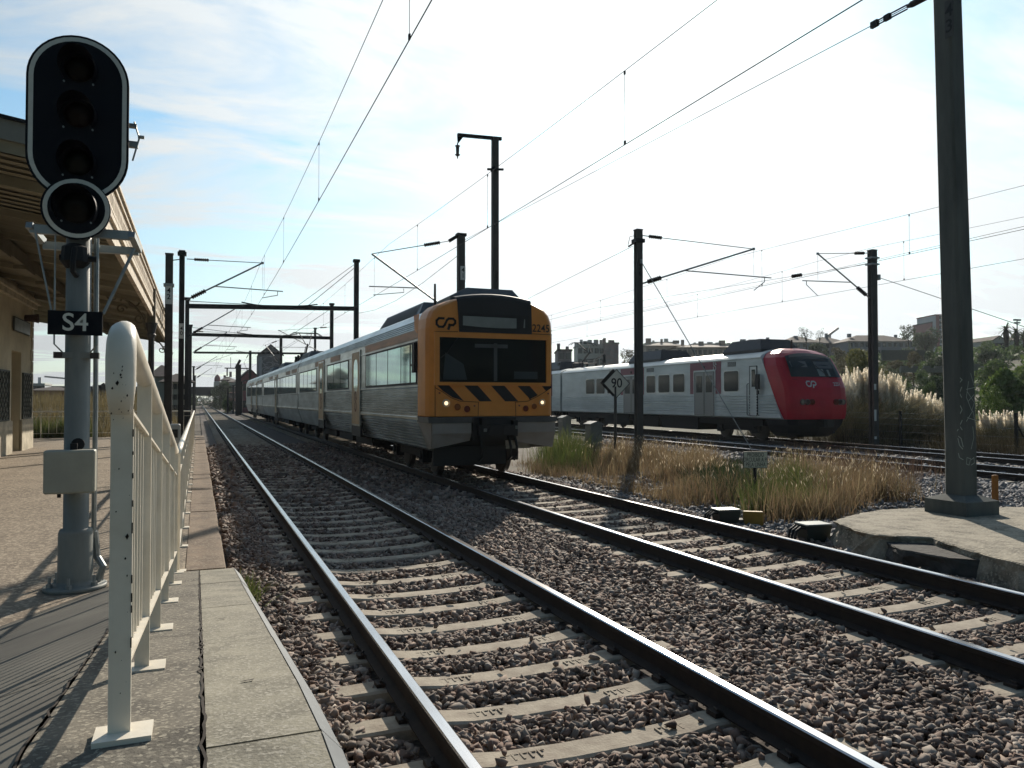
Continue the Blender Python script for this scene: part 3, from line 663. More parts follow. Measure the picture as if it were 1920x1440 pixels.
# portals : beam + right hand mast
def portal(i, px, py_l, py_r, ptop, label, foot=True):
    t, p = lm[i]; dl = DISTS[i][2]; pr = onY(px, 700, p.y); dr = topix(pr)[2]
    q = mast(pr.x, pr.y, at(px, ptop, dr).z, .27, label, m=M_dark, shape='h')
    mb = MB(); mb.box((pr.x, pr.y, at(px, ptop, dr).z+.02), (.38, .36, .16)); pw(mb, 'mast_cap', M_dark, q)
    zl = at(DISTS[i][0], py_l, dl).z; zr = at(px, py_r, dr).z
    bmn = E('portal_beam', (p.x, p.y, zl), ['heavy dark beam spanning the two tracks on the nearest portal', 'dark beam spanning the tracks on the second portal', 'thinner dark beam spanning the tracks on the third portal'][i], 'beam', 'portal beams')
    mb = MB(); mb.beam((p.x, p.y-.02, zl), (pr.x, pr.y-.02, zr), .16, .20); mb.beam((p.x, p.y-.02, zl+.11), (pr.x, pr.y-.02, zr+.11), .26, .02); mb.beam((p.x, p.y-.02, zl-.11), (pr.x, pr.y-.02, zr-.11), .26, .02); pw(mb, 'girder', M_dark, bmn)
    mb = MB()
    for f in (.40, .66):
        c = Vector((p.x, p.y, zl)).lerp(Vector((pr.x, pr.y, zr)), f); s_ = 1 if f > .5 else -1
        for a in range(6): mb.beam(c+Vector((s_*(.9-a*.18)*1, 0, .12+.05*(5-a)**1.25*.35)), c+Vector((s_*(.9-(a+1)*.18), 0, .12+.05*(4-a if a < 5 else 0)**1.25*.35)), .08, .06)
    pw(mb, 'beam_bracket', M_dark, bmn)
    mb = MB(); c = Vector((p.x, p.y, zl)).lerp(Vector((pr.x, pr.y, zr)), .36)
    mb.tube((p.x, p.y, at(DISTS[i][0], DISTS[i][1], dl).z-.1), c+Vector((0, 0, .15)), .02, n=5); c = Vector((p.x, p.y, zl)).lerp(Vector((pr.x, pr.y, zr)), .70)
    mb.tube((pr.x, pr.y, at(px, ptop, dr).z-.3), c+Vector((0, 0, .15)), .02, n=5); pw(mb, 'tie_rod', M_galv, bmn)
    return q, pr
pA, prA = portal(0, 667.5, 574, 579, 490, 'tall dark mast carrying the right end of the nearest portal beam')
pB, prB = portal(1, 621.5, 627, 634, 571, 'dark mast carrying the right end of the second portal beam')
pC, prC = portal(2, 590.5, 661, 663, 616, 'dark mast seen above the train roof, carrying the third portal beam')
cantilever(pB, (prB.x, prB.y), (-1, 0), prB.x-X2, 7.6, 5.2, 7.2)
for px, pt, d, w, lb in ((526.5, 632, 74, .26, 'dark mast left of the train pantograph, with a bracketed top'), (469, 658, 108, .34, 'thin dark mast standing in front of the pink gabled house')):
    p = at(px, 700, d); t = mast(p.x, p.y, at(px, pt, d).z, w, lb, m=M_dark); cantilever(t, (p.x, p.y), (-1, 0), p.x-X2, at(px, pt, d).z-.3, 5.3, 6.9)
p = at(446.5, 770, 95); t = mast(p.x, p.y, at(446, 684, 95).z, .62, 'thick dark pylon with crossarms between pink house and tracks', m=M_dark, shape='h')
mb = MB(); z = at(446, 690, 95).z; mb.span((p.x-1.6, p.y-.06, z-.1), (p.x+1.2, p.y+.06, z+.03)); mb.tube((p.x-1.3, p.y, z), (p.x-1.3, p.y, z-1.0), .08); mb.tube((p.x-.9, p.y, z), (p.x-.9, p.y, z+1.3), .03); mb.beam((p.x-.3, p.y, z), (p.x+.2, p.y, z+1.0), .12, .3); mb.span((p.x-.8, p.y-.05, z-2.2), (p.x+.6, p.y+.05, z-2.1)); pw(mb, 'crossarm', M_dark, t)
# mast forty one
p41 = onY(864, 700, 26.5); d41 = topix(p41)[2]; h41 = at(864, 441, d41).z
t41 = mast(p41.x, p41.y, h41, .25, 'concrete mast numbered 41 rising behind the cab of the yellow train', m=M_conc)
number(t41, '41', (p41.x+.03, p41.y-.13, at(864, 513, d41).z), size=.24, plate=(.19, .5)); mb = MB(); mb.box((p41.x, p41.y, h41), (.34, .30, .10)); mb.beam((p41.x-.1, p41.y, h41-.02), (p41.x-.45, p41.y, h41-.25), .08, .12); pw(mb, 'mast_cap', M_dark, t41)
T = onY(697, 476, 26.5); a1 = Vector((p41.x-.45, 26.5, h41-.25)); mb = MB(); u = (T-a1).normalized(); mb.tube(a1, a1+u*.35, .012); insulator(mb, a1+u*.35, a1+u*.95, .075, 9); mb.tube(a1+u*.95, T, .016, n=6)
bz = 5.05; mb.tube((p41.x-.15, 26.5, bz-.35), T, .035); e0 = onY(781, 540, 26.5); e1 = onY(692, 537, 26.5); mb.tube(e0, e1, .02, n=6); s0 = onY(757, 541, 26.5); mb.path([s0, s0+Vector((0, 0, -.14)), onY(700, 553, 26.5)], .014, 5); pw(mb, 'cantilever', [M_galv, M_ins], t41)
# tall mast with the arm
p37 = onY(928, 700, 23.2); d37 = topix(p37)[2]; h37 = at(928, 262, d37).z
t37 = mast(p37.x, p37.y, h37, .20, 'tallest grey mast behind the yellow train, an arm with a hanging insulator at its top', m=M_conc)
number(t37, '37', (p37.x+.02, p37.y-.12, at(928, 520, d37).z), size=.22, plate=None)
ea = onY(858, 253, 23.2); mb = MB(); mb.beam((p37.x+.22, 23.2, h37+.05), ea, .09, .10); mb.add([(ea.x-.02, 23.2, ea.z), (ea.x+.22, 23.2, ea.z), (ea.x, 23.2, ea.z-.30)], [(0, 1, 2), (2, 1, 0)]); mb.tube((ea.x, 23.2, ea.z-.25), (ea.x, 23.2, ea.z-.75), .02, n=5); mb.lathe((ea.x, 23.2, ea.z-.68), [(.03, 0), (.09, .05), (.05, .06), (.06, .3), (.09, .33), (.04, .36)], 8, 1); pw(mb, 'arm', [M_dark, M_ins], t37)
mb = MB(); mb.beam((p37.x-.3, 23.1, at(928, 321, d37).z), (p37.x+.25, 23.1, at(928, 318, d37).z), .06, .06); mb.beam((p37.x-.22, 23.0, at(928, 321, d37).z-.05), (p37.x-.08, 23.0, at(928, 321, d37).z+.05), .1, .1); pw(mb, 'clamp_band', M_dark, t37)
# mast twenty six
d26 = 26.0; p26 = at(1197.5, 700, d26); h26 = at(1198, 432, d26).z
t26 = mast(p26.x, p26.y, h26, .225, 'slim concrete mast numbered 26 between the 90 sign and the red train doors', m=M_conc, shape='h')
number(t26, '26', (p26.x, p26.y-.118, at(1198, 508, d26).z), size=.24, plate=None); mb = MB(); mb.box((p26.x, p26.y, at(1198, 452, d26).z), (.34, .32, .12)); mb.tube((p26.x-.15, p26.y, at(1198, 456, d26).z), (p26.x-.38, p26.y, at(1198, 464, d26).z), .03); mb.path([(p26.x-.1, p26.y, at(1198, 442, d26).z), (p26.x-.32, p26.y, at(1198, 445, d26).z), (p26.x-.4, p26.y, at(1198, 462, d26).z)], .01, 5); pw(mb, 'clamp_band', M_dark, t26)
nd = (math.cos(TA), -math.sin(TA)); pp26 = p26.x*math.cos(TA)-p26.y*math.sin(TA)
cantilever(t26, (p26.x, p26.y), nd, 17.77-.3-pp26, at(1205, 441, d26).z, at(1205, 531, d26).z, at(1343, 465, d26+1.4).z, zc_=5.6)
mb = MB(); a_ = at(1202, 490, d26-.1); b_ = onZ(1424, 868, -.2); mb.tube(a_, b_, .016, n=6); mb.box((a_.x, a_.y, a_.z), (.08, .08, .14)); pw(mb, 'guy_rod', M_galv, t26)
# mast right of the red train
dR = 31.5; pR = at(1637.5, 700, dR); hR = at(1637, 470, dR).z
tR = mast(pR.x, pR.y, hR, .27, 'concrete mast in front of the pampas grass, right of the red train', m=M_conc, shape='h')
number(tR, '27', (pR.x-.06, pR.y-.14, at(1632, 800, dR).z), size=.22, plate=None)
mb = MB()
for y0, y1 in ((720, 731), (768, 789), (818, 823)): mb.add([(pR.x-.12, pR.y-.14, at(1630, y1, dR).z), (pR.x+.0, pR.y-.14, at(1630, y1, dR).z), (pR.x+.0, pR.y-.14, at(1630, y0, dR).z), (pR.x-.12, pR.y-.14, at(1630, y0, dR).z)], [(0, 1, 2, 3)])
pw(mb, 'paint_mark', M_plate, tR)
ppR = pR.x*math.cos(TA)-pR.y*math.sin(TA)
cantilever(tR, (pR.x, pR.y), (-nd[0], -nd[1]), ppR-21.95+.2, at(1630, 475, dR).z, at(1630, 559, dR).z, at(1510, 475, dR-1).z, zc_=5.8)
mb = MB(); mb.box((pR.x, pR.y, at(1637, 484, dR).z), (.42, .36, .06)); mb.box((pR.x, pR.y, at(1637, 496, dR).z), (.42, .36, .06)); a_ = at(1647, 520, dR); e_ = tr3(27.2, 9.5, -.1); mb.tube(a_, e_, .014, n=6); mb.box(a_, (.12, .12, .22)); pw(mb, 'guy_rod', M_galv, tR)

# ================================================================== BIG MAST ON ITS SLAB
SZ = .08; bm_ = onZ(1808, 936, SZ+.22); BX, BY = bm_.x+.105, bm_.y+.13
bt = E('overhead_line_mast', (BX, BY, SZ), 'massive dark concrete mast with chalk graffiti, standing on the broken slab at the right', 'mast', GM)
w0, w1 = .305, .27
htop = 9.5; mb = MB(); ch = .05
def chr_(x, y, w, z): c = .10*w; return [(x-w/2+c, y-w/2, z), (x+w/2-c, y-w/2, z), (x+w/2, y-w/2+c, z), (x+w/2, y+w/2-c, z), (x+w/2-c, y+w/2, z), (x-w/2+c, y+w/2, z), (x-w/2, y+w/2-c, z), (x-w/2, y-w/2+c, z)]
lean = -.0
mb.loft([chr_(BX, BY, w0, SZ+.2), chr_(BX, BY, w0, SZ+1.0), chr_(BX-.139, BY+.056, w1, htop)]); pw(mb, 'mast_post', M_concb, bt)
mb = MB(); s2 = .66
mb.loft([[(BX+a*s2/2, BY+b*s2/2, z) for a, b in ((-1, -1), (1, -1), (1, 1), (-1, 1))] for z in (SZ-.05, SZ+.20)]+[[(BX+a*w0*.53, BY+b*w0*.53, SZ+.27) for a, b in ((-1, -1), (1, -1), (1, 1), (-1, 1))]]); pw(mb, 'plinth', M_concb, bt)
M_chalk = mat('chalk_scribble', (.42, .47, .42), .95, k=.9)
mb = MB(); zz = at(1808, 790, 10.6).z
yf = BY-w0/2-.003; xf = BX-w0/2-.003
def gy(px, py): p = onY(px, py, yf); return (p.x, p.z)
def gx(px, py): p = onX(px, py, xf); return (p.y, p.z)
fy = lambda a, b: (a, yf, b); fx = lambda a, b: (xf, a, b)
S1 = [[(1816, 715), (1812, 745), (1822, 770), (1827, 755), (1814, 735)], [(1820, 700), (1826, 722)], [(1812, 790), (1824, 770), (1830, 800)], [(1814, 783), (1829, 788)], [(1824, 800), (1826, 820), (1821, 842)], [(1813, 858), (1820, 860), (1817, 872), (1812, 870), (1813, 858)], [(1821, 862), (1826, 858), (1827, 868), (1821, 872)], [(1812, 730), (1830, 726)], [(1816, 752), (1826, 740)]]
for s_ in S1: mb.stroke([gy(*q) for q in s_], .009, fy)
S2 = [[(1795, 728), (1803, 745)], [(1803, 726), (1795, 748)], [(1799, 758), (1794, 768), (1799, 778), (1804, 768), (1799, 758)], [(1794, 790), (1804, 806)], [(1804, 788), (1795, 808)], [(1797, 818), (1802, 822), (1806, 838)], [(1796, 822), (1799, 835), (1805, 842)], [(1797, 850), (1799, 858), (1806, 862)], [(1796, 705), (1804, 712), (1797, 720)]]
for s_ in S2: mb.stroke([gx(*q) for q in s_], .011, fx)
pw(mb, 'graffiti', M_chalk, bt)
mb = MB(); xf -= .105; c = onX(1780, 35, xf+.012); mb.add([(xf+.008, c.y+.07, c.z-.27), (xf+.008, c.y-.07, c.z-.27), (xf+.008, c.y-.07, c.z+.27), (xf+.008, c.y+.07, c.z+.27)], [(0, 1, 2, 3)]); txt(mb, '4\n3', .26, faceX((xf+.006, c.y, c.z)), 1); pw(mb, 'number_plate', [mat('faint_panel', (.15, .16, .155), .9), M_ink], bt)
# slab : irregular, broken front edge
def slab(name, pts, z, th, m, label, cat, jit=.03, seed=1, edge=.05):
    r_ = random.Random(seed); P = []
    for (a, b), (c, d) in zip(pts, pts[1:]+pts[:1]):
        k = max(1, int(math.hypot(c-a, d-b)/.12))
        for i in range(k): P.append((a+(c-a)*i/k+r_.uniform(-jit, jit), b+(d-b)*i/k+r_.uniform(-jit, jit)))
    cxx = sum(p[0] for p in P)/len(P); cyy = sum(p[1] for p in P)/len(P)
    def ring(s_, z_, j): return [(cxx+(x-cxx)*s_+r_.uniform(-j, j), cyy+(y-cyy)*s_+r_.uniform(-j, j), z_+r_.uniform(-j, j)*.6) for x, y in P]
    mb = MB(); mb.loft([ring(1.0+.05, z-th, .03), ring(1.02, z-th*.6, .035), ring(.99, z-edge*1.2, .03), ring(1.0, z-.012, .012)]+[ring(.985, z, .003), ring(.6, z+.006, .004)], caps=(0, 1))
    o = mb.build(name, m, org=(cxx, cyy, z-th)); return tag(o, label, cat)
M_slab = mat('old_slab_concrete', (.42, .37, .28), .92, k=.75, col2=(.20, .175, .13), vscale=4.2, vlo=.4, vhi=.62, bump=1.6, bscale=24, speck=(50, .75, (.5, .45, .35)))
def gp(px, py, z=SZ): p = onZ(px, py, z); return (p.x, p.y)
so_ = [gp(1562, 976), gp(1600, 992), gp(1645, 1003), gp(1745, 1008), gp(1775, 1018), gp(1845, 1040), gp(1935, 1062), (9.6, 5.0), (12.2, 6.2), gp(1935, 950), gp(1740, 951), gp(1650, 955), gp(1590, 966)]
slab('concrete_slab', so_, SZ, .36, M_slab, 'weathered concrete foundation slab under the massive mast, broken along its front edge', 'concrete slab', seed=4)
ck = [gp(1652, 1010, .0), gp(1690, 1004, .0), gp(1800, 1012, .0), gp(1832, 1022, .0), gp(1838, 1060, -.05), gp(1760, 1052, -.05), gp(1690, 1038, -.05)]
slab('concrete_chunk', ck, .0, .26, mat('chunk_concrete', (.15, .14, .125), .95, col2=(.08, .078, .07), vscale=6, bump=1, bscale=18), 'broken-off dark piece of concrete leaning against the front of the slab', 'concrete piece', seed=9, jit=.035)

# ================================================================== OVERHEAD WIRES
def wire_line(name, label, fx_, y0, y1, supports, zm=7.05, zc_=5.55, sag=.42, step=6.5, off=0, parts=True, dz=0):
    t = E(name, (*fx_(y0)[:2], 0), label, 'overhead wire', 'contact lines over the tracks')
    def zmes(y):
        s_ = sorted(supports); 
        for a, b in zip(s_[:-1], s_[1:]):
            if a <= y <= b: u = (y-a)/(b-a); return zm-4*sag*u*(1-u)
        return zm
    def stag(y): return .15*math.cos(PI*(y-supports[1])/(supports[2]-supports[1]))
    ys_ = np.arange(y0, y1, 3.0); mb = MB()
    mb.path([(fx_(y)[0]+stag(y), fx_(y)[1], zmes(y)) for y in ys_], .0055, 5); pw(mb, 'messenger_wire', M_wire, t)
    mb = MB(); mb.path([(fx_(y)[0]+stag(y), fx_(y)[1], zc_) for y in ys_], .007, 5); pw(mb, 'contact_wire', M_wire, t)
    k = 0; y = y0+off
    while y < min(y1, 120):
        mb = MB(); X_, Y_ = fx_(y)[:2]; X_ += stag(y); mb.tube((X_, Y_, zc_), (X_, Y_, zmes(y)), .004, n=4); mb.box((X_, Y_, zc_+.03), (.02, .04, .06)); mb.box((X_, Y_, zmes(y)-.03), (.02, .03, .05)); pw(mb, 'dropper', M_wire, t); y += step; k += 1
    return t
s1_ = [-20, a4.y, 78, 126, 174, 230]
wire_line('contact_line', 'pair of wires with droppers strung over the track nearest the platform', lambda y: (2.07-.02, y), 2.0, 220, s1_, off=6.0, step=7.2)
s2_ = [-22, 26.5, 75, 124, 172, 230]
wire_line('contact_line', 'pair of wires with droppers strung over the yellow train track', lambda y: (5.86, y), 2.0, 220, s2_, off=2.0, step=6.1)
def t3(p): return lambda y: tr3(p, y)
wire_line('contact_line', 'pair of wires with droppers over the empty track before the red train', t3(17.5), -8, 180, [-22, 24.3, 72, 120, 168, 200], zm=7.1, zc_=5.75, off=5.2, step=6.4)
wire_line('contact_line', 'pair of wires with droppers over the red train', t3(21.95), -8, 180, [-25, 23.2, 70, 120, 168, 200], zm=7.35, zc_=5.9, off=3.2, step=6.4)
def single(name, label, pts, r=.008, mi=0, extra=None):
    mb = MB(); mb.path(pts, r, 5)
    if extra: extra(mb)
    o = mb.build(name, [M_wire, M_ins], org=pts[0]); return tag(o, label, 'cable', 'single feeder cables')
h_ = at(870, 449, d41)
f0 = Vector((h_.x+.05, 26.5, h_.z)); f1 = onX(1640, 45, h_.x+.05); f2 = f0+(f1-f0)*1.35
def tens(mb):
    a = f0.lerp(f1, 1.0); b = f0.lerp(f1, 1.035)
    for s_ in (-.03, .03): mb.tube(a+Vector((0, 0, s_)), a+(f1-f0)*.03+Vector((0, 0, s_)), .012, n=5)
    mb.box(a, (.05, .12, .09)); mb.box(a+(f1-f0)*.012, (.05, .10, .08)); mb.path([a+(f1-f0)*.03, a+(f1-f0)*.034, a+(f1-f0)*.056, a+(f1-f0)*.06], [.02, .045, .045, .02], 8); mb.path([a+(f1-f0)*.062, a+(f1-f0)*.066, a+(f1-f0)*.09], [.02, .05, .05], 8)
single('feeder_cable', 'cable with a turnbuckle running from mast 41 to the upper right', [f0, f2], .0065, extra=tens)
fa = at(1640, 490, dR); fd = Vector((math.sin(TA), math.cos(TA), 0))
single('feeder_cable', 'upper anchor cable passing the top of the mast in front of the pampas grass', [Vector((fa.x-.2, fa.y, fa.z-.0))+fd*140+Vector((0, 0, .2)), Vector((fa.x-.2, fa.y, fa.z)), Vector((fa.x-.2, fa.y, fa.z))-fd*30+Vector((0, 0, .2))], .008)
fb = at(1632, 497, dR)
def ins2(mb): 
    a = Vector((fb.x-.3, fb.y, fb.z)); u = Vector(tr3(20.3, 42, 7.2))-a; insulator(mb, a+u*.17, a+u*.20, .09, 6)
single('feeder_cable', 'lower anchor cable with an insulator, going from the pampas mast towards the pantograph', [Vector((fb.x-.3, fb.y, fb.z)), Vector(tr3(20.3, 42, 7.2)), Vector(tr3(19.5, 120, 6.9))], .008, extra=ins2)
ff = at(1186, 462, d26)
def ins3(mb): a = onX(985, 561, 11.0); mb.path([a-Vector((0, .2, 0)), a-Vector((0, .1, .0)), a+Vector((0, .12, 0)), a+Vector((0, .2, 0))], [.03, .08, .08, .03], 8, 1)
single('feeder_cable', 'thin cable leaving mast 26 to the left behind the yellow train', [ff, at(1000, 555, 40), at(900, 610, 60)], .01)
c1 = Vector((prA.x+.1, prA.y, at(672, 587, 46).z)); c2 = onY(860, 478, 26.6)
single('feeder_cable', 'sagging cable between the nearest portal mast and mast 41', [c1, c1.lerp(c2, .25)+Vector((0, 0, -.35)), c1.lerp(c2, .5)+Vector((0, 0, -.45)), c1.lerp(c2, .75)+Vector((0, 0, -.3)), c2], .01)
cA = Vector((prA.x-.1, prA.y, at(664, 495, 46).z)); cB = onX(697, 476, 5.86)
single('feeder_cable', 'slanting cable from the top of the nearest portal mast down to its beam', [cA, onY(560, 572, prA.y)], .015)
# ================================================================== YELLOW TRAIN
M_steel = mat('ribbed_stainless', (.40, .425, .425), .30, .9, col2=(.20, .21, .205), vscale=1.6, stretch=(1, .5, 1.6), bump=.03, bscale=8)
M_steelr = mat('roof_stainless', (.42, .44, .44), .45, .7, col2=(.28, .29, .29), vscale=1.2, stretch=(1, .4, 1))
M_orange = mat('cab_orange', (.66, .255, .05), .42, k=1.05, col2=(.46, .17, .035), vscale=1.3, vlo=.42, vhi=.85, spec=.4)
M_letb = mat('letterboard_faded', (.60, .36, .24), .6, k=1, col2=(.36, .27, .21), vscale=2, stretch=(1, .35, 2))
M_doorg = mat('door_ochre', (.50, .33, .17), .5, k=1, col2=(.36, .25, .14), vscale=2)
M_winr = mat('train_window_glass', (.36, .60, .55), .05, .75, col2=(.22, .38, .36), vscale=.5, spec=.8, ior=1.6, k=1)
M_wins = mat('windscreen_glass', (.006, .010, .014), .04, spec=.22, ior=1.35)
M_rub = mat('black_rubber', (.015, .015, .016), .6)
M_blk = mat('cab_black', (.025, .025, .03), .5, var=.2, vscale=3)
M_under = mat('underframe_dark', (.012, .011, .011), .8, var=.3, vscale=3)
M_skirt = mat('skirt_grey', (.34, .31, .28), .6, k=.85, col2=(.27, .245, .215), vscale=2.5, vlo=.35, vhi=.7)
M_lit = mat('headlight_lit', (1, .9, .7), .3, emit=((1, .74, .45), 1.3))
M_amber = mat('lamp_amber_unlit', (.42, .12, .02), .3)
M_redl = mat('lamp_red_unlit', (.24, .03, .015), .25)
M_pod = mat('roof_pod_grey', (.17, .20, .22), .5, .3, var=.25, vscale=2)
M_cplogo = mat('faded_red_logo', (.33, .10, .06), .6)
M_blind = mat('blind_pale', (.42, .47, .44), .7, var=.15, vscale=6)
yt = E('passenger_train', (X2, 15.45, 0), 'three-carriage ribbed steel train with an orange cab numbered 2245 and black hazard stripes', 'train', 'electric trains')
HW = 1.45
def ysection():
    p = []
    def ribs(z0, z1, n, x0, x1, a):
        a *= 1.9
        for i in range(n*4):
            t = i/(n*4); z = z0+(z1-z0)*t; x = x0+(x1-x0)*t; k = i % 4
            p.append((x-(a if k in (2, 3) else 0), z))
    p.append((1.18, .60)); ribs(.64, 1.24, 9, 1.25, HW-.01, .016)
    p += [(HW, 1.26), (HW+.012, 1.27), (HW+.012, 1.33), (HW, 1.34)]
    ribs(1.36, 1.97, 10, HW, HW, .015)
    p += [(HW, 1.98), (HW+.014, 1.99), (HW+.014, 2.03), (HW-.004, 2.045), (HW-.004, 2.97), (HW+.010, 2.98), (HW+.010, 3.02), (HW-.002, 3.03), (HW-.004, 3.235)]
    ribs(3.25, 3.50, 5, HW, HW-.09, .014)
    p += [(1.26, 3.62), (1.10, 3.70), (.8, 3.79), (.4, 3.86), (0, 3.88)]
    return p
sec = ysection(); secF = sec+[(-x, z) for x, z in sec[-2::-1]]
def bogie(par, y, X=0, wb=1.25):
    mb = MB()
    for sx in (-1, 1):
        mb.box((X+sx*1.0, y, .5), (.14, 2.9, .22)); mb.box((X+sx*1.02, y, .72), (.2, .7, .2))
        for dy in (-wb, wb): mb.box((X+sx*1.06, y+dy, .46), (.2, .34, .34)); mb.lathe((X+sx*1.1, y+dy, .46), [(.09, -.1), (.12, .0), (.12, .09)], 12, axis='x')
    mb.box((X, y, .62), (1.8, .5, .3)); mb.build('bogie_frame', M_under, par)
    for dy in (-wb, wb):
        mb = MB()
        for sx in (-1, 1): mb.lathe((X+sx*.80, y+dy, .455), [(.02, -.06), (.40, -.055), (.455, -.03), (.455, .07 if sx > 0 else -.02), (.49, .075) if sx < 0 else (.455, .072), (.40, .08), (.02, .09)], 28, axis='x')
        mb.tube((X-.8, y+dy, .455), (X+.8, y+dy, .455), .08, n=10); mb.build('wheelset', [mat('wheel_steel', (.10, .085, .075), .5, .5)], par)
def side_panel(par, name, y0, y1, z0, z1, m, t=.012, x=None, frame=0, fm=None, both=False):
    xx = HW if x is None else x; mb = MB()
    for s_ in ((-1, 1) if both else (-1,)):
        mb.span((s_*(xx+t), y0, z0), (s_*(xx-.02), y1, z1), 0)
        if frame:
            for a, b, c, d in ((y0-frame, y1+frame, z1, z1+frame), (y0-frame, y1+frame, z0-frame, z0), (y0-frame, y0, z0, z1), (y1, y1+frame, z0, z1)): mb.span((s_*(xx+t+.006), a, c), (s_*(xx-.02), b, d), 1)
    return mb.build(name, [m, fm or M_rub] if frame else m, par)
def pods(par, y0, y1, w=1.5, h=.42, z=3.80):
    mb = MB(); mb.loft([[(-w/2, y0, z-.1), (w/2, y0, z-.1), (w/2, y1, z-.1), (-w/2, y1, z-.1)], [(-w/2, y0, z), (w/2, y0, z), (w/2, y1, z), (-w/2, y1, z)], [(-w/2+.25, y0+.35, z+h), (w/2-.25, y0+.35, z+h), (w/2-.25, y1-.2, z+h), (-w/2+.25, y1-.2, z+h)]])
    n = int((y1-y0-.6)/.36)
    for i in range(n):
        a = y0+.5+i*.36; mb.add([(-w/2-.006, a, z+.04), (-w/2-.006, a+.24, z+.04), (-w/2+.215, a+.24, z+h*.88), (-w/2+.215, a, z+h*.88)], [(0, 1, 2, 3), (3, 2, 1, 0)], 1)
    return mb.build('roof_unit', [M_pod, M_blk], par)
def panto(par, y, z=3.95, h=1.5, X=0):
    mb = MB()
    for a in (-.5, .5):
        for b in (-.7, .7): mb.path([(X+a, y+b, z-.1), (X+a, y+b, z+.06), (X+a, y+b, z+.2)], [.05, .09, .05], 6)
        mb.tube((X+a, y-.8, z+.22), (X+a, y+.8, z+.22), .04)
    mb.tube((X-.5, y+.6, z+.25), (X+.5, y+.6, z+.25), .05)
    mb.tube((X, y+.6, z+.25), (X, y-.75, z+.25+h*.5), .055); mb.tube((X-.12, y+.4, z+.2), (X-.1, y-.65, z+.2+h*.45), .02)
    for a in (-.35, .35): mb.tube((X+a*.3, y-.75, z+.25+h*.5), (X+a, y+.35, z+.25+h), .025)
    for b in (-.18, .18): mb.path([(X-.95, y+.35+b, z+.1+h), (X-.7, y+.35+b, z+.27+h), (X+.7, y+.35+b, z+.27+h), (X+.95, y+.35+b, z+.1+h)], .022, 6)
    mb.tube((X-.5, y+.17, z+.26+h), (X-.5, y+.53, z+.26+h), .02); mb.tube((X+.5, y+.17, z+.26+h), (X+.5, y+.53, z+.26+h), .02)
    return mb.build('pantograph', M_dark, par)
LY = 0.83     # body starts behind the cab shell (local y)
def ycar(y0, y1, wins, doors, pods_, first=False, wz=(2.09, 2.94)):
    mb = MB(); n = len(secF)
    mb.loft([[(x, y, z) for x, z in secF] for y in (y0, y1)]); c = mb.build('carriage', M_steel, yt)
    for a, b in wins:
        w = side_panel(c, 'window', a, b, wz[0], wz[1], M_winr, .006, frame=.045)
        k = max(1, int(round((b-a)/1.55)))
        for i in range(1, k): mb = MB(); yy = a+(b-a)*i/k; mb.span((-HW-.011, yy-.012, wz[0]), (-HW-.002, yy+.012, wz[1])); mb.build('glazing_bar', M_rub, w)
    for a, b in doors:
        d = side_panel(c, 'door', a, b, .98, 3.13, M_doorg, .022, frame=.05, fm=M_steel); m_ = (a+b)/2; q = (b-a)*.27
        mb = MB(); ring = [(m_+q*math.cos(t)*(1 if abs(math.cos(t)) < .9 else 1), 2.42+(.50*math.copysign(abs(math.sin(t))**.45, math.sin(t)))) for t in [2*PI*i/24 for i in range(24)]]
        for s_ in (-1,): mb.add([(s_*(HW+.025), y, z) for y, z in ring], [tuple(range(24))]); 
        mb.build('door_glass', M_winr, d)
        mb = MB(); fn = lambda u, v: (-HW-.026, m_-v*1.0, 1.62+u); cplogo(mb, .62, lambda u, v: (-HW-.026, m_+v, 1.66+u*1.0), 0); mb.build('logo', M_cplogo, d)
        mb = MB(); mb.span((-HW+.05, a-.1, .62), (-HW-.01, b+.1, .96)); mb.build('step_recess', M_rub, c)
    for a, b in pods_: pods(c, a, b)
    for i, (a, b) in enumerate(((y0+.4, y0+2.6), (y0+3.2, y0+5.4), (y0+10, y0+12), (y0+13.5, y0+16))): side_panel(c, 'letterboard', a, min(b, y1-.2), 3.04, 3.225, M_letb, .008)
    mb = MB(); mb.span((-1.15, y0+.3, .75), (1.15, y1-.3, 1.2)); 
    for a, b in ((6.0, 8.4), (9, 11.5), (12.2, 15.0)): mb.span((-1.2, y0+a, .38), (1.2, min(y0+b, y1-4.8), .8))
    mb.build('underframe', M_under, c)
    bogie(c, y0+3.0 if not first else 2.9); bogie(c, y1-3.0)
    return c
yl = lambda a: a-15.45
c1_ = ycar(LY, yl(38.05), [(yl(16.45), yl(21.9)), (yl(24.75), yl(29.0)), (yl(31.9), yl(37.4))], [(yl(22.75), yl(23.95)), (yl(29.85), yl(31.1))], [(yl(18.9), yl(23.6)), ], True)
side_panel(c1_, 'letterboard', LY+.02, yl(22.0), 3.045, 3.228, M_letb, .010)
mb = MB(); mb.span((-HW-.02, yl(16.42), 2.3), (-HW-.06, yl(16.62), 2.95)); mb.build('cab_mirror', M_rub, c1_)
for a in (yl(16.95), ):
    mb = MB(); mb.span((-HW-.014, a-.03, 2.09), (-HW, a+.03, 2.94)); mb.span((-HW-.014, yl(16.5), 2.46), (-HW, yl(16.95), 2.50)); mb.build('cab_window_frame', M_rub, c1_)
c2_ = ycar(yl(38.30), yl(60.0), [(yl(39.0), yl(48.4)), (yl(50.4), yl(58.8))], [(yl(48.75), yl(49.95))], [(yl(40.2), yl(44.2)), (yl(53), yl(56.5))])
panto(c2_, yl(46.8), z=3.95, h=1.45)
mb = MB(); 
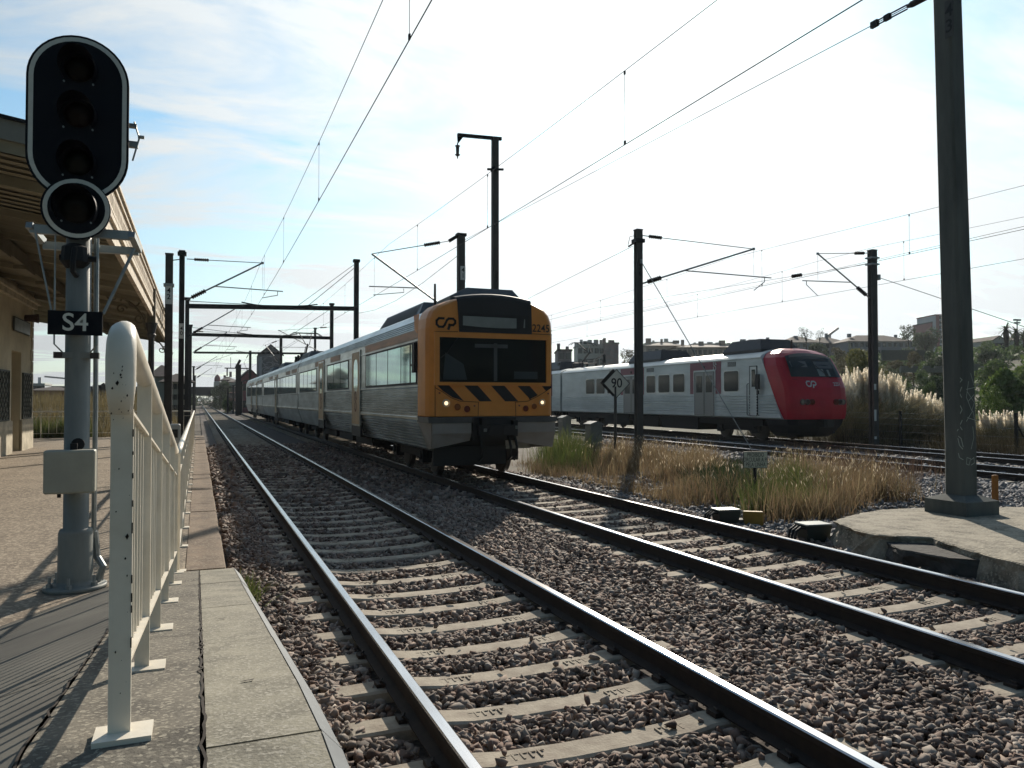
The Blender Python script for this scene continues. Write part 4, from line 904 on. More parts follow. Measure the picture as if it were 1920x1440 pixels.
for i in range(7): mb.box((rng.uniform(-.5, .5), yl(44.9)+i*.16, 4.05), (.5, .1, .3+.15*(i % 3))); mb.lathe((-.6+.2*i, yl(45.3), 3.9), [(.05, 0), (.09, .1), (.05, .14), (.09, .2), (.05, .24), (.09, .3), (.04, .36)], 8)
mb.build('roof_equipment', M_dark, c2_)
c3_ = ycar(yl(60.25), yl(81.6), [(yl(61), yl(65.5)), (yl(67.3), yl(72)), (yl(73.8), yl(79.8))], [(yl(65.8), yl(67.0)), (yl(72.3), yl(73.5))], [(yl(61.5), yl(65.2))])
for a in (yl(38.05), yl(60.0)):
    mb = MB(); mb.loft([[(x*.93, y, .9+(z-.9)*.95 if z > .9 else z) for x, z in secF[::6]] for y in (a-.02, a+.28)]); mb.build('gangway_bellows', M_rub, yt)
# cab shell
def csec(w, zb, dz, k=1.0):
    p = [(w, zb), (w, 2.0), (w, 3.22+dz*.3), (w-.02, 3.42+dz*.6), (w*.94, 3.58+dz), (w*.855, 3.70+dz), (w*.66, 3.82+dz), (w*.36, 3.925+dz), (0, 3.965+dz)]
    return p+[(-x, z) for x, z in p[-2::-1]]
mb = MB(); rg = []
for y, w, dz in ((LY+.02, HW+.012, -.0), (.55, HW+.012, .0), (.28, HW-.0, .0), (.12, HW-.05, -.01), (.03, HW-.12, -.03), (0, HW-.18, -.06)):
    rg.append([(x, y, z) for x, z in csec(w, 1.35, dz)])
mb.loft(rg); 
mb.add([(-HW-.016, LY, 3.10), (-HW-.016, LY+.30, 3.22), (-HW-.016, LY+.30, 3.40), (-HW+.03, LY+.55, 3.60), (-HW+.03, LY, 3.60)], [(4, 3, 2, 1, 0), (0, 1, 2, 3, 4)])
cab = mb.build('cab', M_orange, yt, smooth=False)
cb_ = cab.modifiers.new('b', 'BEVEL'); cb_.width = .03; cb_.segments = 2; cb_.limit_method = 'ANGLE'; cb_.angle_limit = R(18)
def fr(px, py): p = onY(px, py, 15.45); return (p.x-X2, p.z)
def frp(mb, pts, e=.006, mi=0, th=None):
    q = [fr(*p) for p in pts]
    if th: mb.loft([[(a, -e-th, b) for a, b in q], [(a, -e, b) for a, b in q]], mi)
    else: mb.add([(a, -e, b) for a, b in q], [tuple(range(len(q)))], mi)
def frect(mb, x0, x1, z0, z1, e, mi=0, th=.01): mb.span((x0, -e-th, z0), (x1, -e, z1), mi)
# black top panel
mb = MB(); top = [(-.85, 3.14), (.87, 3.14)]; 
prof = [(3.13, .012), (3.4, .012), (3.66, .014), (3.84, .014), (3.905, .010), (3.955, -.03), (3.985, -.14)]
rows = [[(x, -e, z-(abs(x)/.9)**2*(.10 if i > 1 else 0)) for x in np.linspace(-.80-i*.014, .87-i*.006, 9)] for i, (z, e) in enumerate(prof)]
vs = [p for r in rows for p in r]; mb.add([(x, y, z) for x, y, z in vs], [(i*9+j, i*9+j+1, (i+1)*9+j+1, (i+1)*9+j) for i in range(6) for j in range(8)])
mb.build('top_panel', M_blk, cab)
mb = MB(); frect(mb, -.80, .82, 3.20, 3.53, .014, 0, .01); dp = mb.build('destination_display', M_rub, cab)
mb = MB(); mb.add([(-.72, -.027, 3.27), (-.3, -.027, 3.245), (.1, -.027, 3.235), (.50, -.027, 3.245), (.50, -.027, 3.46), (-.72, -.027, 3.47)], [tuple(range(6))]); mb.add([(.66, -.027, 3.26), (.70, -.027, 3.26), (.70, -.027, 3.45), (.68, -.027, 3.45)], [(0, 1, 2, 3)]); mb.build('blind', M_blind, dp)
mb = MB()
X0, X1_, Z0, Z1 = -1.235, 1.20, 2.075, 3.01
mb.span((X0-.10, -.055, Z1), (X1_+.10, .03, Z1+.10)); mb.span((X0-.10, -.055, Z0-.07), (X1_+.10, .03, Z0)); mb.span((X0-.10, -.053, Z0), (X0, .03, Z1)); mb.span((X1_, -.053, Z0), (X1_+.10, .03, Z1)); mb.build('windscreen_surround', M_orange, cab)
mb = MB(); mb.span((X0, -.012, Z0), (X1_, 0, Z1)); ws = mb.build('windscreen', M_wins, cab)
mb = MB(); mb.span((-.02, -.0135, Z0+.03), (.06, -.012, Z1-.1), 0); mb.span((-.45, -.0135, Z1-.20), (.30, -.012, Z1-.12), 0); mb.span((.45, -.0135, Z0+.08), (1.0, -.012, Z0+.24), 1); 
mb.add([(-1.15, -.0135, Z0+.05), (-.62, -.0135, Z0+.05), (-.70, -.0135, Z0+.38), (-1.1, -.0135, Z0+.62)], [(0, 1, 2, 3)], 1); mb.build('cab_interior', [mat('interior_grey', (.10, .115, .12), .5), mat('interior_teal', (.025, .05, .06), .5)], ws)
mb = MB(); mb.beam((-1.05, -.03, Z0+.62), (-.8, -.03, Z0+.98), .02, .015); mb.beam((-1.2, -.03, Z0+.5), (-1.05, -.03, Z0+.62), .02, .015); mb.build('wiper', M_rub, ws)
# hazard stripes
mb = MB(); e = .010
def zs(px, py): return fr(px, py)
frp(mb, [(817, 719.5), (839, 719.5), (869.5, 752), (848, 745), (830, 733)][::-1], e)
for a in ((868, 893.5, 922, 899.5), (919, 944, 971, 948.5), (967, 990, 1007, 997)):
    pass
frp(mb, [(867.5, 720), (893, 720), (922, 752.5), (899, 752.5)][::-1], e); frp(mb, [(918, 720.5), (943, 720.5), (971.5, 752.5), (947, 752.5)][::-1], e); frp(mb, [(967, 720.5), (990, 720.5), (1008, 741), (992, 749), (995, 750)][::-1], e); frp(mb, [(1013, 720.5), (1033, 720.5), (1033, 727), (1023, 733)][::-1], e)
mb.build('hazard_stripes', M_ink, cab)
mb = MB()
for pl_ in ([(816, 727), (830, 735), (846, 746), (862, 752), (897, 754)], [(897, 754), (896, 782)], [(966, 754), (967, 782)], [(966, 754), (990, 752), (1008, 743), (1024, 733), (1033, 727)], [(815.5, 622), (815.5, 782)], [(1033.5, 627), (1033.5, 782)], [(815, 622), (858, 622)], [(998, 626), (1034, 628)]):
    mb.stroke([fr(*p) for p in pl_], .013, lambda a, b: (a, -.0105, b))
mb.build('panel_lines', mat('panel_gap', (.06, .025, .01), .8), cab)
mb = MB(); c = fr(836, 606); cplogo(mb, .45, lambda u, v: (c[0]+u, -.010, c[1]+v)); mb.build('logo', M_ink, cab)
mb = MB(); c = fr(1014, 616.5); txt(mb, '2245', .235, lambda u, v: (c[0]+u*.9, -.010, c[1]+v), 0); mb.build('fleet_number', M_ink, cab)
for px, py, rr, mm, nm in ((836.5, 756, .085, M_lit, 'headlight'), (857.5, 763, .085, M_amber, 'headlight'), (875.5, 767, .085, M_redl, 'tail_light'), (1016.5, 754.5, .075, M_lit, 'headlight'), (1001.5, 762, .075, M_amber, 'headlight'), (985.5, 766, .08, M_redl, 'tail_light')):
    c = fr(px, py); mb = MB(); mb.lathe((c[0], 0, c[1]), [(rr, .01), (rr, -.02), (rr*.88, -.022), (rr*.8, -.008), (.0, -.008)], 20, 0, 'y'); lm_ = mb.build(nm, M_orange if mm is not M_lit else mat('chrome_ring', (.5, .4, .3), .3, .8), cab)
    mb = MB(); mb.lathe((c[0], 0, c[1]), [(rr*.80 if mm is not M_lit else rr*.5, -.010), (rr*.6 if mm is not M_lit else rr*.4, -.022), (0, -.026)], 20, 0, 'y'); mb.build('lens', mm, lm_)
mb = MB()
for px, py in ((824, 737), (889.5, 761), (973.5, 760.5), (1027.5, 738)): c = fr(px, py); mb.lathe((c[0], 0, c[1]), [(.02, .0), (.02, -.014), (0, -.014)], 10, 0, 'y')
mb.build('socket', M_cplogo, cab)
# front skirt and coupler
mb = MB(); mb.span((-HW-.01, -.02, 1.22), (HW+.01, .9, 1.345)); mb.span((-HW-.02, -.03, 1.29), (-.45, .0, 1.335), 0); mb.build('bumper_beam', mat('beam_grey', (.20, .20, .20), .5, .4, var=.3), cab)
mb = MB()
def skirt(xa, xb, za, zb):
    s_ = -1 if xa < 0 else 1
    mb.loft([[(xa, .0, 1.215), (xb, .0, 1.215), (xb, .06, 1.215), (xa, .06, 1.215)], [(xa, .0, 1.0), (xb, .0, 1.0), (xb, .06, 1.0), (xa, .06, 1.0)], [(xa*.985, .10, za), (xb, .10, zb), (xb, .16, zb), (xa*.985, .16, za)]])
skirt(-HW+.08, -.52, .68, .84); mb.build('front_skirt', M_skirt, cab); mb = MB(); skirt(HW-.02, .50, .66, .80); mb.build('front_skirt', M_skirt, cab); mb = MB()
for s_ in (-1, 1): mb = MB(); mb.loft([[(s_*HW, .85, 1.215), (s_*(HW-.06), .02, 1.215), (s_*(HW-.10), .06, 1.215), (s_*(HW-.05), .85, 1.215)], [(s_*(HW-.22), .85, .62), (s_*(HW-.09), .10, .68), (s_*(HW-.14), .14, .68), (s_*(HW-.27), .85, .62)]]); mb.build('corner_skirt', M_skirt, cab)
mb = MB(); mb.span((-.50, -.05, .84), (.48, .3, 1.33)); mb.span((-.42, -.22, .95), (.40, .0, 1.18)); 
for x in (-.12, .2): mb.lathe((x, -.22, 1.05), [(.0, -.02), (.10, -.02), (.10, .05)], 16, 0, 'y')
mb.box((-.3, -.15, 1.25), (.12, .2, .14)); mb.box((.42, -.1, 1.1), (.10, .14, .34))
for x in (-.35, .30, .44): mb.path([(x, -.05, .95), (x+.02, -.14, .72), (x+.04, -.1, .5), (x+.02, .02, .42)], .028, 7)
mb.span((-1.25, .35, .30), (.40, .42, .70)); mb.span((-.9, .5, .3), (.45, 1.3, .9)); co = mb.build('coupler', M_rub, cab)
mb = MB(); mb.box((-.30, -.255, 1.07), (.07, .01, .07)); mb.box((.42, -.20, 1.12), (.06, .05, .07)); mb.build('coupler_mark', mat('mark_pale', (.3, .3, .27), .6), co)
mb = MB()
for a, b in ((-.84, .95),): mb.lathe((X0*.75, 1.35, 3.70), [(.045, 0), (.05, .12), (.03, .16), (.025, .62), (0, .63)], 8)
mb.build('antenna', M_rub, cab)
mb = MB(); mb.loft([[(-.85, .45, 3.80), (.80, .45, 3.80), (.80, 1.7, 3.80), (-.85, 1.7, 3.80)], [(-.85, .45, 3.95), (.80, .45, 3.95), (.80, 1.7, 3.93), (-.85, 1.7, 3.93)], [(-.42, .62, 4.17), (.66, .62, 4.17), (.66, 1.5, 4.15), (-.42, 1.5, 4.15)]]); mb.build('roof_unit', M_pod, cab)

# ================================================================== RED TRAIN
M_silver = mat('silver_body', (.58, .61, .60), .42, .25, k=1, col2=(.44, .47, .46), vscale=1.2, stretch=(1, .5, 2))
M_red = mat('cab_red', (.52, .014, .035), .3, k=1, col2=(.42, .012, .03), vscale=1.5, spec=.25)
M_redm = mat('door_panel_red', (.25, .055, .085), .45, k=1, var=.2, vscale=2)
M_rglass = mat('red_train_glass', (.035, .06, .07), .12, .1, spec=.2, ior=1.4)
PT = 21.95; T0 = 24.75
ro = tr3(PT, T0); rt = E('passenger_train', (ro[0], ro[1], 0), 'silver electric train with a sloping red cab numbered 2251, beyond the dry grass', 'train', 'electric trains', -TA)
RW = 1.47
def rT(px, perp=None):         # picture column on the near side -> local y
    p_ = PT-RW if perp is None else perp
    d = 1541*p_/(px-432); return (d-p_*.3382)/.941-T0
def rZ(px, py, perp=None):
    p_ = PT-RW if perp is None else perp
    d = 1541*p_/(px-432); return 1.7-(py-750)*d/1450
def rsec():
    p = [(1.40, .93), (RW, .98), (RW+.005, 1.12), (RW, 1.13)]
    n = 7
    for i in range(n):
        z = 1.16+i*.115; p += [(RW, z), (RW+.03, z+.02), (RW+.03, z+.045), (RW, z+.065)]
    p += [(RW, 2.0), (RW, 3.02), (RW+.006, 3.03), (RW-.0, 3.04), (RW-.01, 3.42), (RW+.02, 3.44), (RW+.02, 3.48), (RW-.10, 3.58), (1.1, 3.70), (.6, 3.82), (0, 3.86)]
    return p
rs = rsec(); rsF = rs+[(-x, z) for x, z in rs[-2::-1]]
def rpanel(par, name, y0, y1, z0, z1, m, t=.012, frame=0, fm=None, rnd=0):
    mb = MB()
    mb.span((-RW-t, y0, z0), (-RW+.01, y1, z1))
    if frame:
        for a, b, c, d in ((y0-frame, y1+frame, z1, z1+frame), (y0-frame, y1+frame, z0-frame, z0), (y0-frame, y0, z0, z1), (y1, y1+frame, z0, z1)): mb.span((-RW-t-.008, a, c), (-RW+.01, b, d), 1)
    return mb.build(name, [m, fm or M_rub] if frame else m, par)
def rwin(par, y0, y1, z0=2.08, z1=2.96):
    r_ = .10; ring = []
    for cx_, cz_, a0 in ((y1-r_, z1-r_, 0), (y0+r_, z1-r_, 90), (y0+r_, z0+r_, 180), (y1-r_, z0+r_, 270)): ring += [(cx_+r_*math.cos(R(a0+k*30)), cz_+r_*math.sin(R(a0+k*30))) for k in range(4)]
    m_ = ((y0+y1)/2, (z0+z1)/2); mb = MB(); sc_ = lambda k: [((a-m_[0])*(1+k/(y1-y0)*2)+m_[0], (b-m_[1])*(1+k/(z1-z0)*2)+m_[1]) for a, b in ring]
    o_ = sc_(.045); mb.loft([[(-RW-.012, a, b) for a, b in o_], [(-RW+.01, a, b) for a, b in o_]], 1); mb.loft([[(-RW-.02, a, b) for a, b in ring], [(-RW+.01, a, b) for a, b in ring]], 0)
    return mb.build('window', [M_rglass, mat('window_frame_silver', (.5, .52, .52), .35, .7)], par)
def rdoor(par, y0, y1, logo=True):
    rpanel(par, 'door_surround', y0-.5, y1+.42, 1.98, 3.44, M_redm, .012)
    rpanel(par, 'door_frame', y0-.10, y1+.10, .96, 3.08, M_silver, .028)
    m_ = (y0+y1)/2
    for a, b in ((y0, m_-.012), (m_+.012, y1)):
        dd = rpanel(par, 'door', a, b, 1.0, 2.98, mat('door_silver', (.38, .40, .40), .4, .4), .036, .018)
        k = .14; mb = MB(); mb.span((-RW-.045, a+k, 2.05), (-RW, b-k, 2.82)); mb.build('door_glass', M_rglass, dd)
    mb = MB(); mb.span((-RW-.045, m_-.02, 3.15), (-RW, m_+.06, 3.27)); mb.build('door_lamp', M_rub, par)
    if logo: mb = MB(); cplogo(mb, .46, lambda u, v: (-RW-.018, y0-.05+v*1.0, 3.25+u*1.0), 0); mb.build('logo', M_plate, par)
def rcar(y0, y1, wins, doors, pods_, vents, slope=0):
    mb = MB(); mb.loft([[(x, y0+(slope*(3.5-z) if False else (z-.93)*slope), z) for x, z in rsF], [(x, y1, z) for x, z in rsF]]); c = mb.build('carriage', M_silver, rt)
    for a, b in wins: rwin(c, a, b)
    for i, (a, b) in enumerate(doors): rdoor(c, a, b)
    for a, b, w, h in pods_:
        mb = MB(); mb.loft([[(-w/2, a, 3.7), (w/2, a, 3.7), (w/2, b, 3.7), (-w/2, b, 3.7)], [(-w/2, a, 3.86), (w/2, a, 3.86), (w/2, b, 3.86), (-w/2, b, 3.86)], [(-w/2+.25, a+.35, 3.86+h), (w/2-.25, a+.35, 3.86+h), (w/2-.25, b-.35, 3.86+h), (-w/2+.25, b-.35, 3.86+h)]]); mb.build('roof_unit', mat('roof_unit_dark', (.05, .05, .06), .5, .2, var=.3), c)
    for a, b in vents:
        v_ = rpanel(c, 'vent', a, b, 3.16, 3.36, M_rub, .01); mb = MB()
        for i in range(4): mb.span((-RW-.022, a, 3.18+i*.045), (-RW-.01, b, 3.195+i*.045))
        mb.build('slats', M_silver, v_)
    mb = MB(); mb.span((-1.2, y0+1.5, .62), (1.2, y1-.3, .93)); 
    for a, b in ((6.2, 9.5), (9.8, 12.5), (13, 16)): mb.span((-1.28, y0+a, .30), (1.28, min(y0+b, y1-4.6), .85))
    mb.build('underframe', M_under, c); bogie(c, y0+(3.4 if slope else 2.9)); bogie(c, y1-3.0)
    return c
rw_ = lambda a, b: (rT(b), rT(a))
e1_ = rT(1157) if False else 0
k1 = rcar(.66, 22.6, [rw_(1351.5, 1378.5), rw_(1256, 1277), rw_(1228.5, 1249), rw_(1206, 1222)], [rw_(1297, 1333)], [(2.0, 4.9, 1.7, .42)], [rw_(1358, 1373), rw_(1206, 1219)], slope=.46) if False else None
# carriage joints at local y of 22.6 and 45
W1 = [rw_(1351.5, 1378.5), rw_(1256, 1277), rw_(1228.5, 1249), rw_(1206, 1222)]
D1 = [rw_(1297, 1333), rw_(1164, 1192)]
W2 = [rw_(1132.5, 1146.5), rw_(1112, 1127), rw_(1092.5, 1108)]
k1 = rcar(.55, 22.4, [w for w in W1+W2 if w[1] < 22], D1, [(rT(1455, 21.9), rT(1395, 21.9)+.5, 2.0, .46), (rT(1262, 21.9), rT(1200, 21.9), 2.0, .48)], [rw_(1358, 1373), rw_(1206, 1219), (rT(1147), rT(1136))], slope=.50)
k2 = rcar(22.7, 44.6, [(28.2+i*1.55, 29.3+i*1.55) for i in range(4)]+[(38+i*1.5, 39.1+i*1.5) for i in range(3)], [(24.6, 26.0), (35.0, 36.4)], [(24, 27.5, 1.9, .5)], [(30, 31)])
k3 = rcar(44.9, 67, [(48+i*1.55, 49.1+i*1.55) for i in range(5)], [(58, 59.4)], [(50, 54, 1.9, .45)], [(50, 51)])
pyy = rT(1090, 21.95); panto(k1 if pyy < 22.3 else k2, max(pyy, 19.5) if pyy < 22.3 else pyy, 3.9, 1.35)
mb = MB(); a = rT(1128, 21.6)
mb.path([(-.4, a, 4.5), (-.4, a, 3.95)], .09, 6); mb.path([(-.4, a, 4.5), (-.4, a+1.2, 4.3), (-.4, a+2.4, 4.3)], .04, 6)
for i in range(9): mb.box((-.7+.16*i, rT(1060, 21.9)+.3*i, 4.1), (.3, .3, .35+.2*(i % 2)))
mb.build('roof_equipment', M_dark, k1)
# crew door, mirror
cdr = rpanel(k1, 'crew_door', rT(1412.5), rT(1400), 1.05, 3.10, M_silver, .016, .03); ya, yb = rT(1410), rT(1403.5); mb = MB(); mb.span((-RW-.024, ya, 2.25), (-RW, yb, 2.98)); mb.build('door_glass', M_rglass, cdr)
mb = MB()
for px in (1396.5, 1416.5):
    y_ = rT(px); mb.path([(-RW, y_, 1.05), (-RW-.07, y_, 1.1), (-RW-.07, y_, 2.35), (-RW, y_, 2.4)], .018, 6)
mb.build('grab_rails', M_dark, k1)
mb = MB(); y_ = rT(1419); mb.box((-RW-.14, y_, 2.45), (.06, .24, .62)); mb.box((-RW-.12, y_, 2.02), (.05, .1, .16)); mb.build('cab_mirror', M_rub, k1)
# red cab: lofted along height
mb = MB()
lv = [(.93, .0, .82, 1.36), (1.15, -.02, .80, 1.40), (1.45, -.02, .88, 1.44), (1.85, .02, 1.05, 1.45), (2.2, .08, 1.2, 1.46), (2.62, .28, 1.42, 1.46), (3.1, .56, 1.70, 1.43), (3.42, .78, 1.90, 1.36), (3.60, .98, 2.05, 1.18), (3.74, 1.2, 2.2, .9), (3.84, 1.5, 2.4, .45)]
def cabring(z, yf_, yb_, w):
    r_ = .26 if z < 3.3 else .2
    p = [(-w-.012, yb_), (-w-.012, yf_+r_*1.3), (-w+.05, yf_+r_*.55), (-w+.2, yf_+.08), (-w+.42, yf_+.015), (-w*.35, yf_-.04), (0, yf_-.05)]
    return [(x, y, z) for x, y in p]+[(-x, y, z) for x, y in p[-2::-1]]
mb.loft([cabring(*l) for l in lv], close=True); rc_ = mb.build('cab', M_red, rt, smooth=False)
bv = rc_.modifiers.new('b', 'BEVEL'); bv.width = .02; bv.segments = 1; bv.limit_method = 'ANGLE'; bv.angle_limit = R(25)
def cf(z):  # front y at height z
    for a, b in zip(lv[:-1], lv[1:]):
        if a[0] <= z <= b[0]: t = (z-a[0])/(b[0]-a[0]); return a[1]+(b[1]-a[1])*t
    return lv[-1][1]
def ff_(x, z, e=.02):
    w = 1.45; ax = abs(x); y = cf(z)-.05+.012*(ax/.5)+(.06*max(0, (ax-.95)/.3)**1.4)
    return (x, y-e, z)
mb = MB(); nz = 8; nx_ = 12; rows = []
for i in range(nz+1):
    z = 2.62+(3.62-2.62)*i/nz; hw_ = 1.22-.10*(i/nz)
    rows.append([ff_(-hw_+2*hw_*j/nx_, z-(.16*(abs(-1+2*j/nx_))**2.2)*(i/nz), .028) for j in range(nx_+1)])
vs = [p for r in rows for p in r]; mb.add(vs, [(i*(nx_+1)+j, i*(nx_+1)+j+1, (i+1)*(nx_+1)+j+1, (i+1)*(nx_+1)+j) for i in range(nz) for j in range(nx_)]); wr = mb.build('windscreen', M_rglass, rc_)
mb = MB()
def quadf(x0, x1, z0, z1, mi=0, e=.034, dx=0): mb.add([ff_(x0+dx, z0, e), ff_(x1+dx, z0, e), ff_(x1, z1, e), ff_(x0, z1, e)], [(0, 1, 2, 3)], mi)
quadf(-1.05, -.28, 3.02, 3.26, 0); quadf(.10, .95, 2.98, 3.26, 0); quadf(.12, .42, 2.66, 2.95, 1); quadf(.60, .70, 2.66, 2.92, 1)
mb.build('sun_blind', [mat('blind_grey', (.13, .16, .18), .6), mat('view_through_glass', (.35, .42, .42), .6)], wr)
mb = MB(); mb.tube(ff_(.62, 2.6, .05), ff_(.1, 3.1, .05), .016, n=5); mb.build('wiper', M_rub, wr)
mb = MB(); cplogo(mb, .50, lambda u, v: ff_(-.42+u, 2.33+v, .03), 0); mb.build('logo', M_plate, rc_)
mb = MB(); txt(mb, '2251', .20, lambda u, v: ff_(.85+u*.9, 2.33+v, .03), 0); mb.build('fleet_number', M_plate, rc_)
mb = MB(); mb.stroke([(-1.2, 2.52), (1.25, 2.52)], .014, lambda a, b: ff_(a, b, .022)); mb.build('panel_lines', mat('dark_red_gap', (.05, .01, .015), .8), rc_)
for x, mm in ((-.95, 'w'), (-.72, 'a'), (-.50, 'r'), (.68, 'r'), (.88, 'a'), (1.05, 'w')):
    c = ff_(x, 1.62, .02); mb = MB(); mb.lathe(c, [(.12, .02), (.12, -.03), (.09, -.035), (.08, -.01), (0, -.01)], 16, 0, 'y'); h_ = mb.build('headlight', mat('lamp_rim', (.3, .2, .2), .4, .5) if mm != 'r' else M_redl, rc_)
    mb = MB(); mb.lathe(c, [(.085, -.012), (.05, -.03), (0, -.034)], 14, 0, 'y'); mb.build('lens', {'w': mat('lamp_cream', (.6, .5, .4), .2), 'a': mat('lamp_dark', (.12, .05, .05), .2), 'r': M_redl}[mm], h_)
mb = MB()
def sk(z, yf_, w, yb_=1.6): return [(-w, yb_, z), (-w, yf_+.35, z), (-w*.8, yf_+.06, z), (0, yf_, z), (w*.8, yf_+.06, z), (w, yf_+.35, z), (w, yb_, z)]
mb.loft([sk(.93, -.02, 1.40), sk(.70, .04, 1.34), sk(.38, .25, 1.15), sk(.22, .40, .9)]); mb.box((0, -.15, .78), (.5, .5, .28)); mb.lathe((.0, -.42, .78), [(0, 0), (.12, 0), (.12, .1)], 12, 0, 'y'); mb.box((.62, .02, .42), (.1, .05, .1)); mb.build('lower_skirt', mat('skirt_navy', (.018, .02, .026), .45, var=.3), rc_)
mb = MB(); mb.lathe((.15, 1.9, 3.82), [(.12, 0), (.05, .05), (.035, .42), (0, .43)], 8); mb.build('antenna', M_rub, rc_)
# ================================================================== STATION BUILDING AND CANOPY
M_wall = mat('station_render', (.66, .59, .43), .9, k=1, col2=(.48, .42, .30), vscale=1.1, bump=.2, bscale=12, vlo=.38, vhi=.75)
M_stonew = mat('station_stone_trim', (.60, .54, .42), .9, k=1, col2=(.38, .34, .26), vscale=3, bump=.3, bscale=20)
M_board = mat('canopy_boards', (.33, .30, .215), .85, k=.9, col2=(.22, .195, .135), vscale=2, stretch=(.5, 4, 1))
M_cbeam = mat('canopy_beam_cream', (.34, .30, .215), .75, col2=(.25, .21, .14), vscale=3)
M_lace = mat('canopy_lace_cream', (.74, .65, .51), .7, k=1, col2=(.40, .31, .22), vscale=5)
M_doorl = mat('old_door', (.16, .12, .075), .7, var=.3, vscale=3)
M_grille = mat('grille_green_grey', (.10, .12, .10), .6)
M_gback = mat('grille_pale_panel', (.42, .43, .37), .8, var=.2, vscale=4)
WX = -5.03; WYE = 29.2
st = E('station_building', (WX, WYE, PZ), 'old cream rendered station building at the left edge with a tall doorway and lattice grilles', 'station')
def wz(py, Y): return onY(372-1562*5.03/(Y*.928+WX*.3757), py, Y).z
dy0, dy1 = onX(20, 800, WX).y, onX(38, 800, WX).y; g1a, g1b = onX(0, 760, WX).y-1.5, onX(14, 760, WX).y; g2a, g2b = onX(41, 760, WX).y, onX(56, 760, WX).y
topz = 5.6; doorz = 3.15
mb = MB()
mb.span((WX-7, 16, -.3), (WX, dy0, topz)); mb.span((WX-7, dy1, -.3), (WX, WYE, topz)); mb.span((WX-7, dy0, doorz), (WX, dy1, topz)); mb.span((WX-7, dy0, -.3), (WX-.55, dy1, doorz)); pw(mb, 'wall', M_wall, st)
mb = MB(); mb.span((WX-.02, 15.95, PZ-.1), (WX+.05, dy0, PZ+.95)); mb.span((WX-.02, dy1, PZ-.1), (WX+.05, WYE+.05, PZ+.95)); z = PZ+.95; k = 0
while z < topz-.5:
    w_ = .34 if k % 2 else .22; mb.span((WX-.1, WYE-w_, z+.01), (WX+.035, WYE+.035, z+.36)); z += .37; k += 1
pw(mb, 'plinth_and_quoins', M_stonew, st)
mb = MB(); mb.span((WX-.1, 16, topz-.95), (WX+.12, WYE+.12, topz-.80)); mb.span((WX-.1, 16, topz-.80), (WX+.2, WYE+.2, topz-.68)); pw(mb, 'cornice', M_stonew, st)
mb = MB(); mb.span((WX-.52, dy0+.02, PZ), (WX-.47, dy1-.02, doorz-.02)); dr_ = pw(mb, 'door', M_doorl, st)
for a, b, nm in ((g1a, g1b, 1), (g2a, g2b, 2)):
    mb = MB(); z0, z1 = PZ+1.0, PZ+2.35; mb.span((WX+.002, a, z0), (WX+.012, b, z1), 1); mb.span((WX, a-.04, z0-.04), (WX+.05, b+.04, z0)); mb.span((WX, a-.04, z1), (WX+.05, b+.04, z1+.04)); mb.span((WX, a-.04, z0), (WX+.05, a, z1)); mb.span((WX, b, z0), (WX+.05, b+.04, z1))
    n = max(2, int((b-a)/.30)); m_ = int((z1-z0)/.27); dy = (b-a)/n; dz = (z1-z0)/m_
    for i in range(n):
        for j in range(m_):
            y_, z_ = a+i*dy, z0+j*dz; mb.beam((WX+.03, y_, z_), (WX+.03, y_+dy, z_+dz), .02, .02); mb.beam((WX+.036, y_, z_+dz), (WX+.036, y_+dy, z_), .02, .02)
    pw(mb, 'window_grille', [M_grille, M_gback], st)
ns = onX(22, 608, WX); ne = onX(52, 628, WX)
sgn = E('station_sign', (WX+.03, (ns.y+ne.y)/2, ns.z), 'small pale enamel name sign on the station wall above the doorway', 'sign')
mb = MB(); mb.box((WX+.05, (ns.y+ne.y)/2, onX(37, 612, WX).z), (.03, abs(ne.y-ns.y), .42), 0); pw(mb, 'sign_frame', mat('sign_frame_dark', (.10, .11, .10), .6), sgn)
mb = MB(); mb.box((WX+.07, (ns.y+ne.y)/2, onX(37, 612, WX).z), (.012, abs(ne.y-ns.y)-.08, .35), 0); pw(mb, 'sign_face', mat('sign_enamel', (.55, .62, .60), .3, col2=(.35, .42, .42), vscale=6, vlo=.45, vhi=.6), sgn)
ld = E('loudspeaker', (WX+.3, WYE-.3, onX(60, 595, WX).z), 'small round loudspeaker fixed high on the corner of the station wall', 'loudspeaker')
mb = MB(); c = onX(64, 597, WX+.25); mb.lathe((c.x-.3, c.y, c.z), [(0, 0), (.10, .02), (.12, .3), (.15, .42), (.0, .36)], 14, 0, 'x'); pw(mb, 'horn', mat('speaker_maroon', (.10, .05, .045), .5), ld)
mb = MB(); mb.box((c.x-.3, c.y, c.z-.05), (.2, .05, .05)); mb.box((c.x-.28, c.y, c.z+.15), (.05, .05, .3)); pw(mb, 'bracket', M_dark, ld)
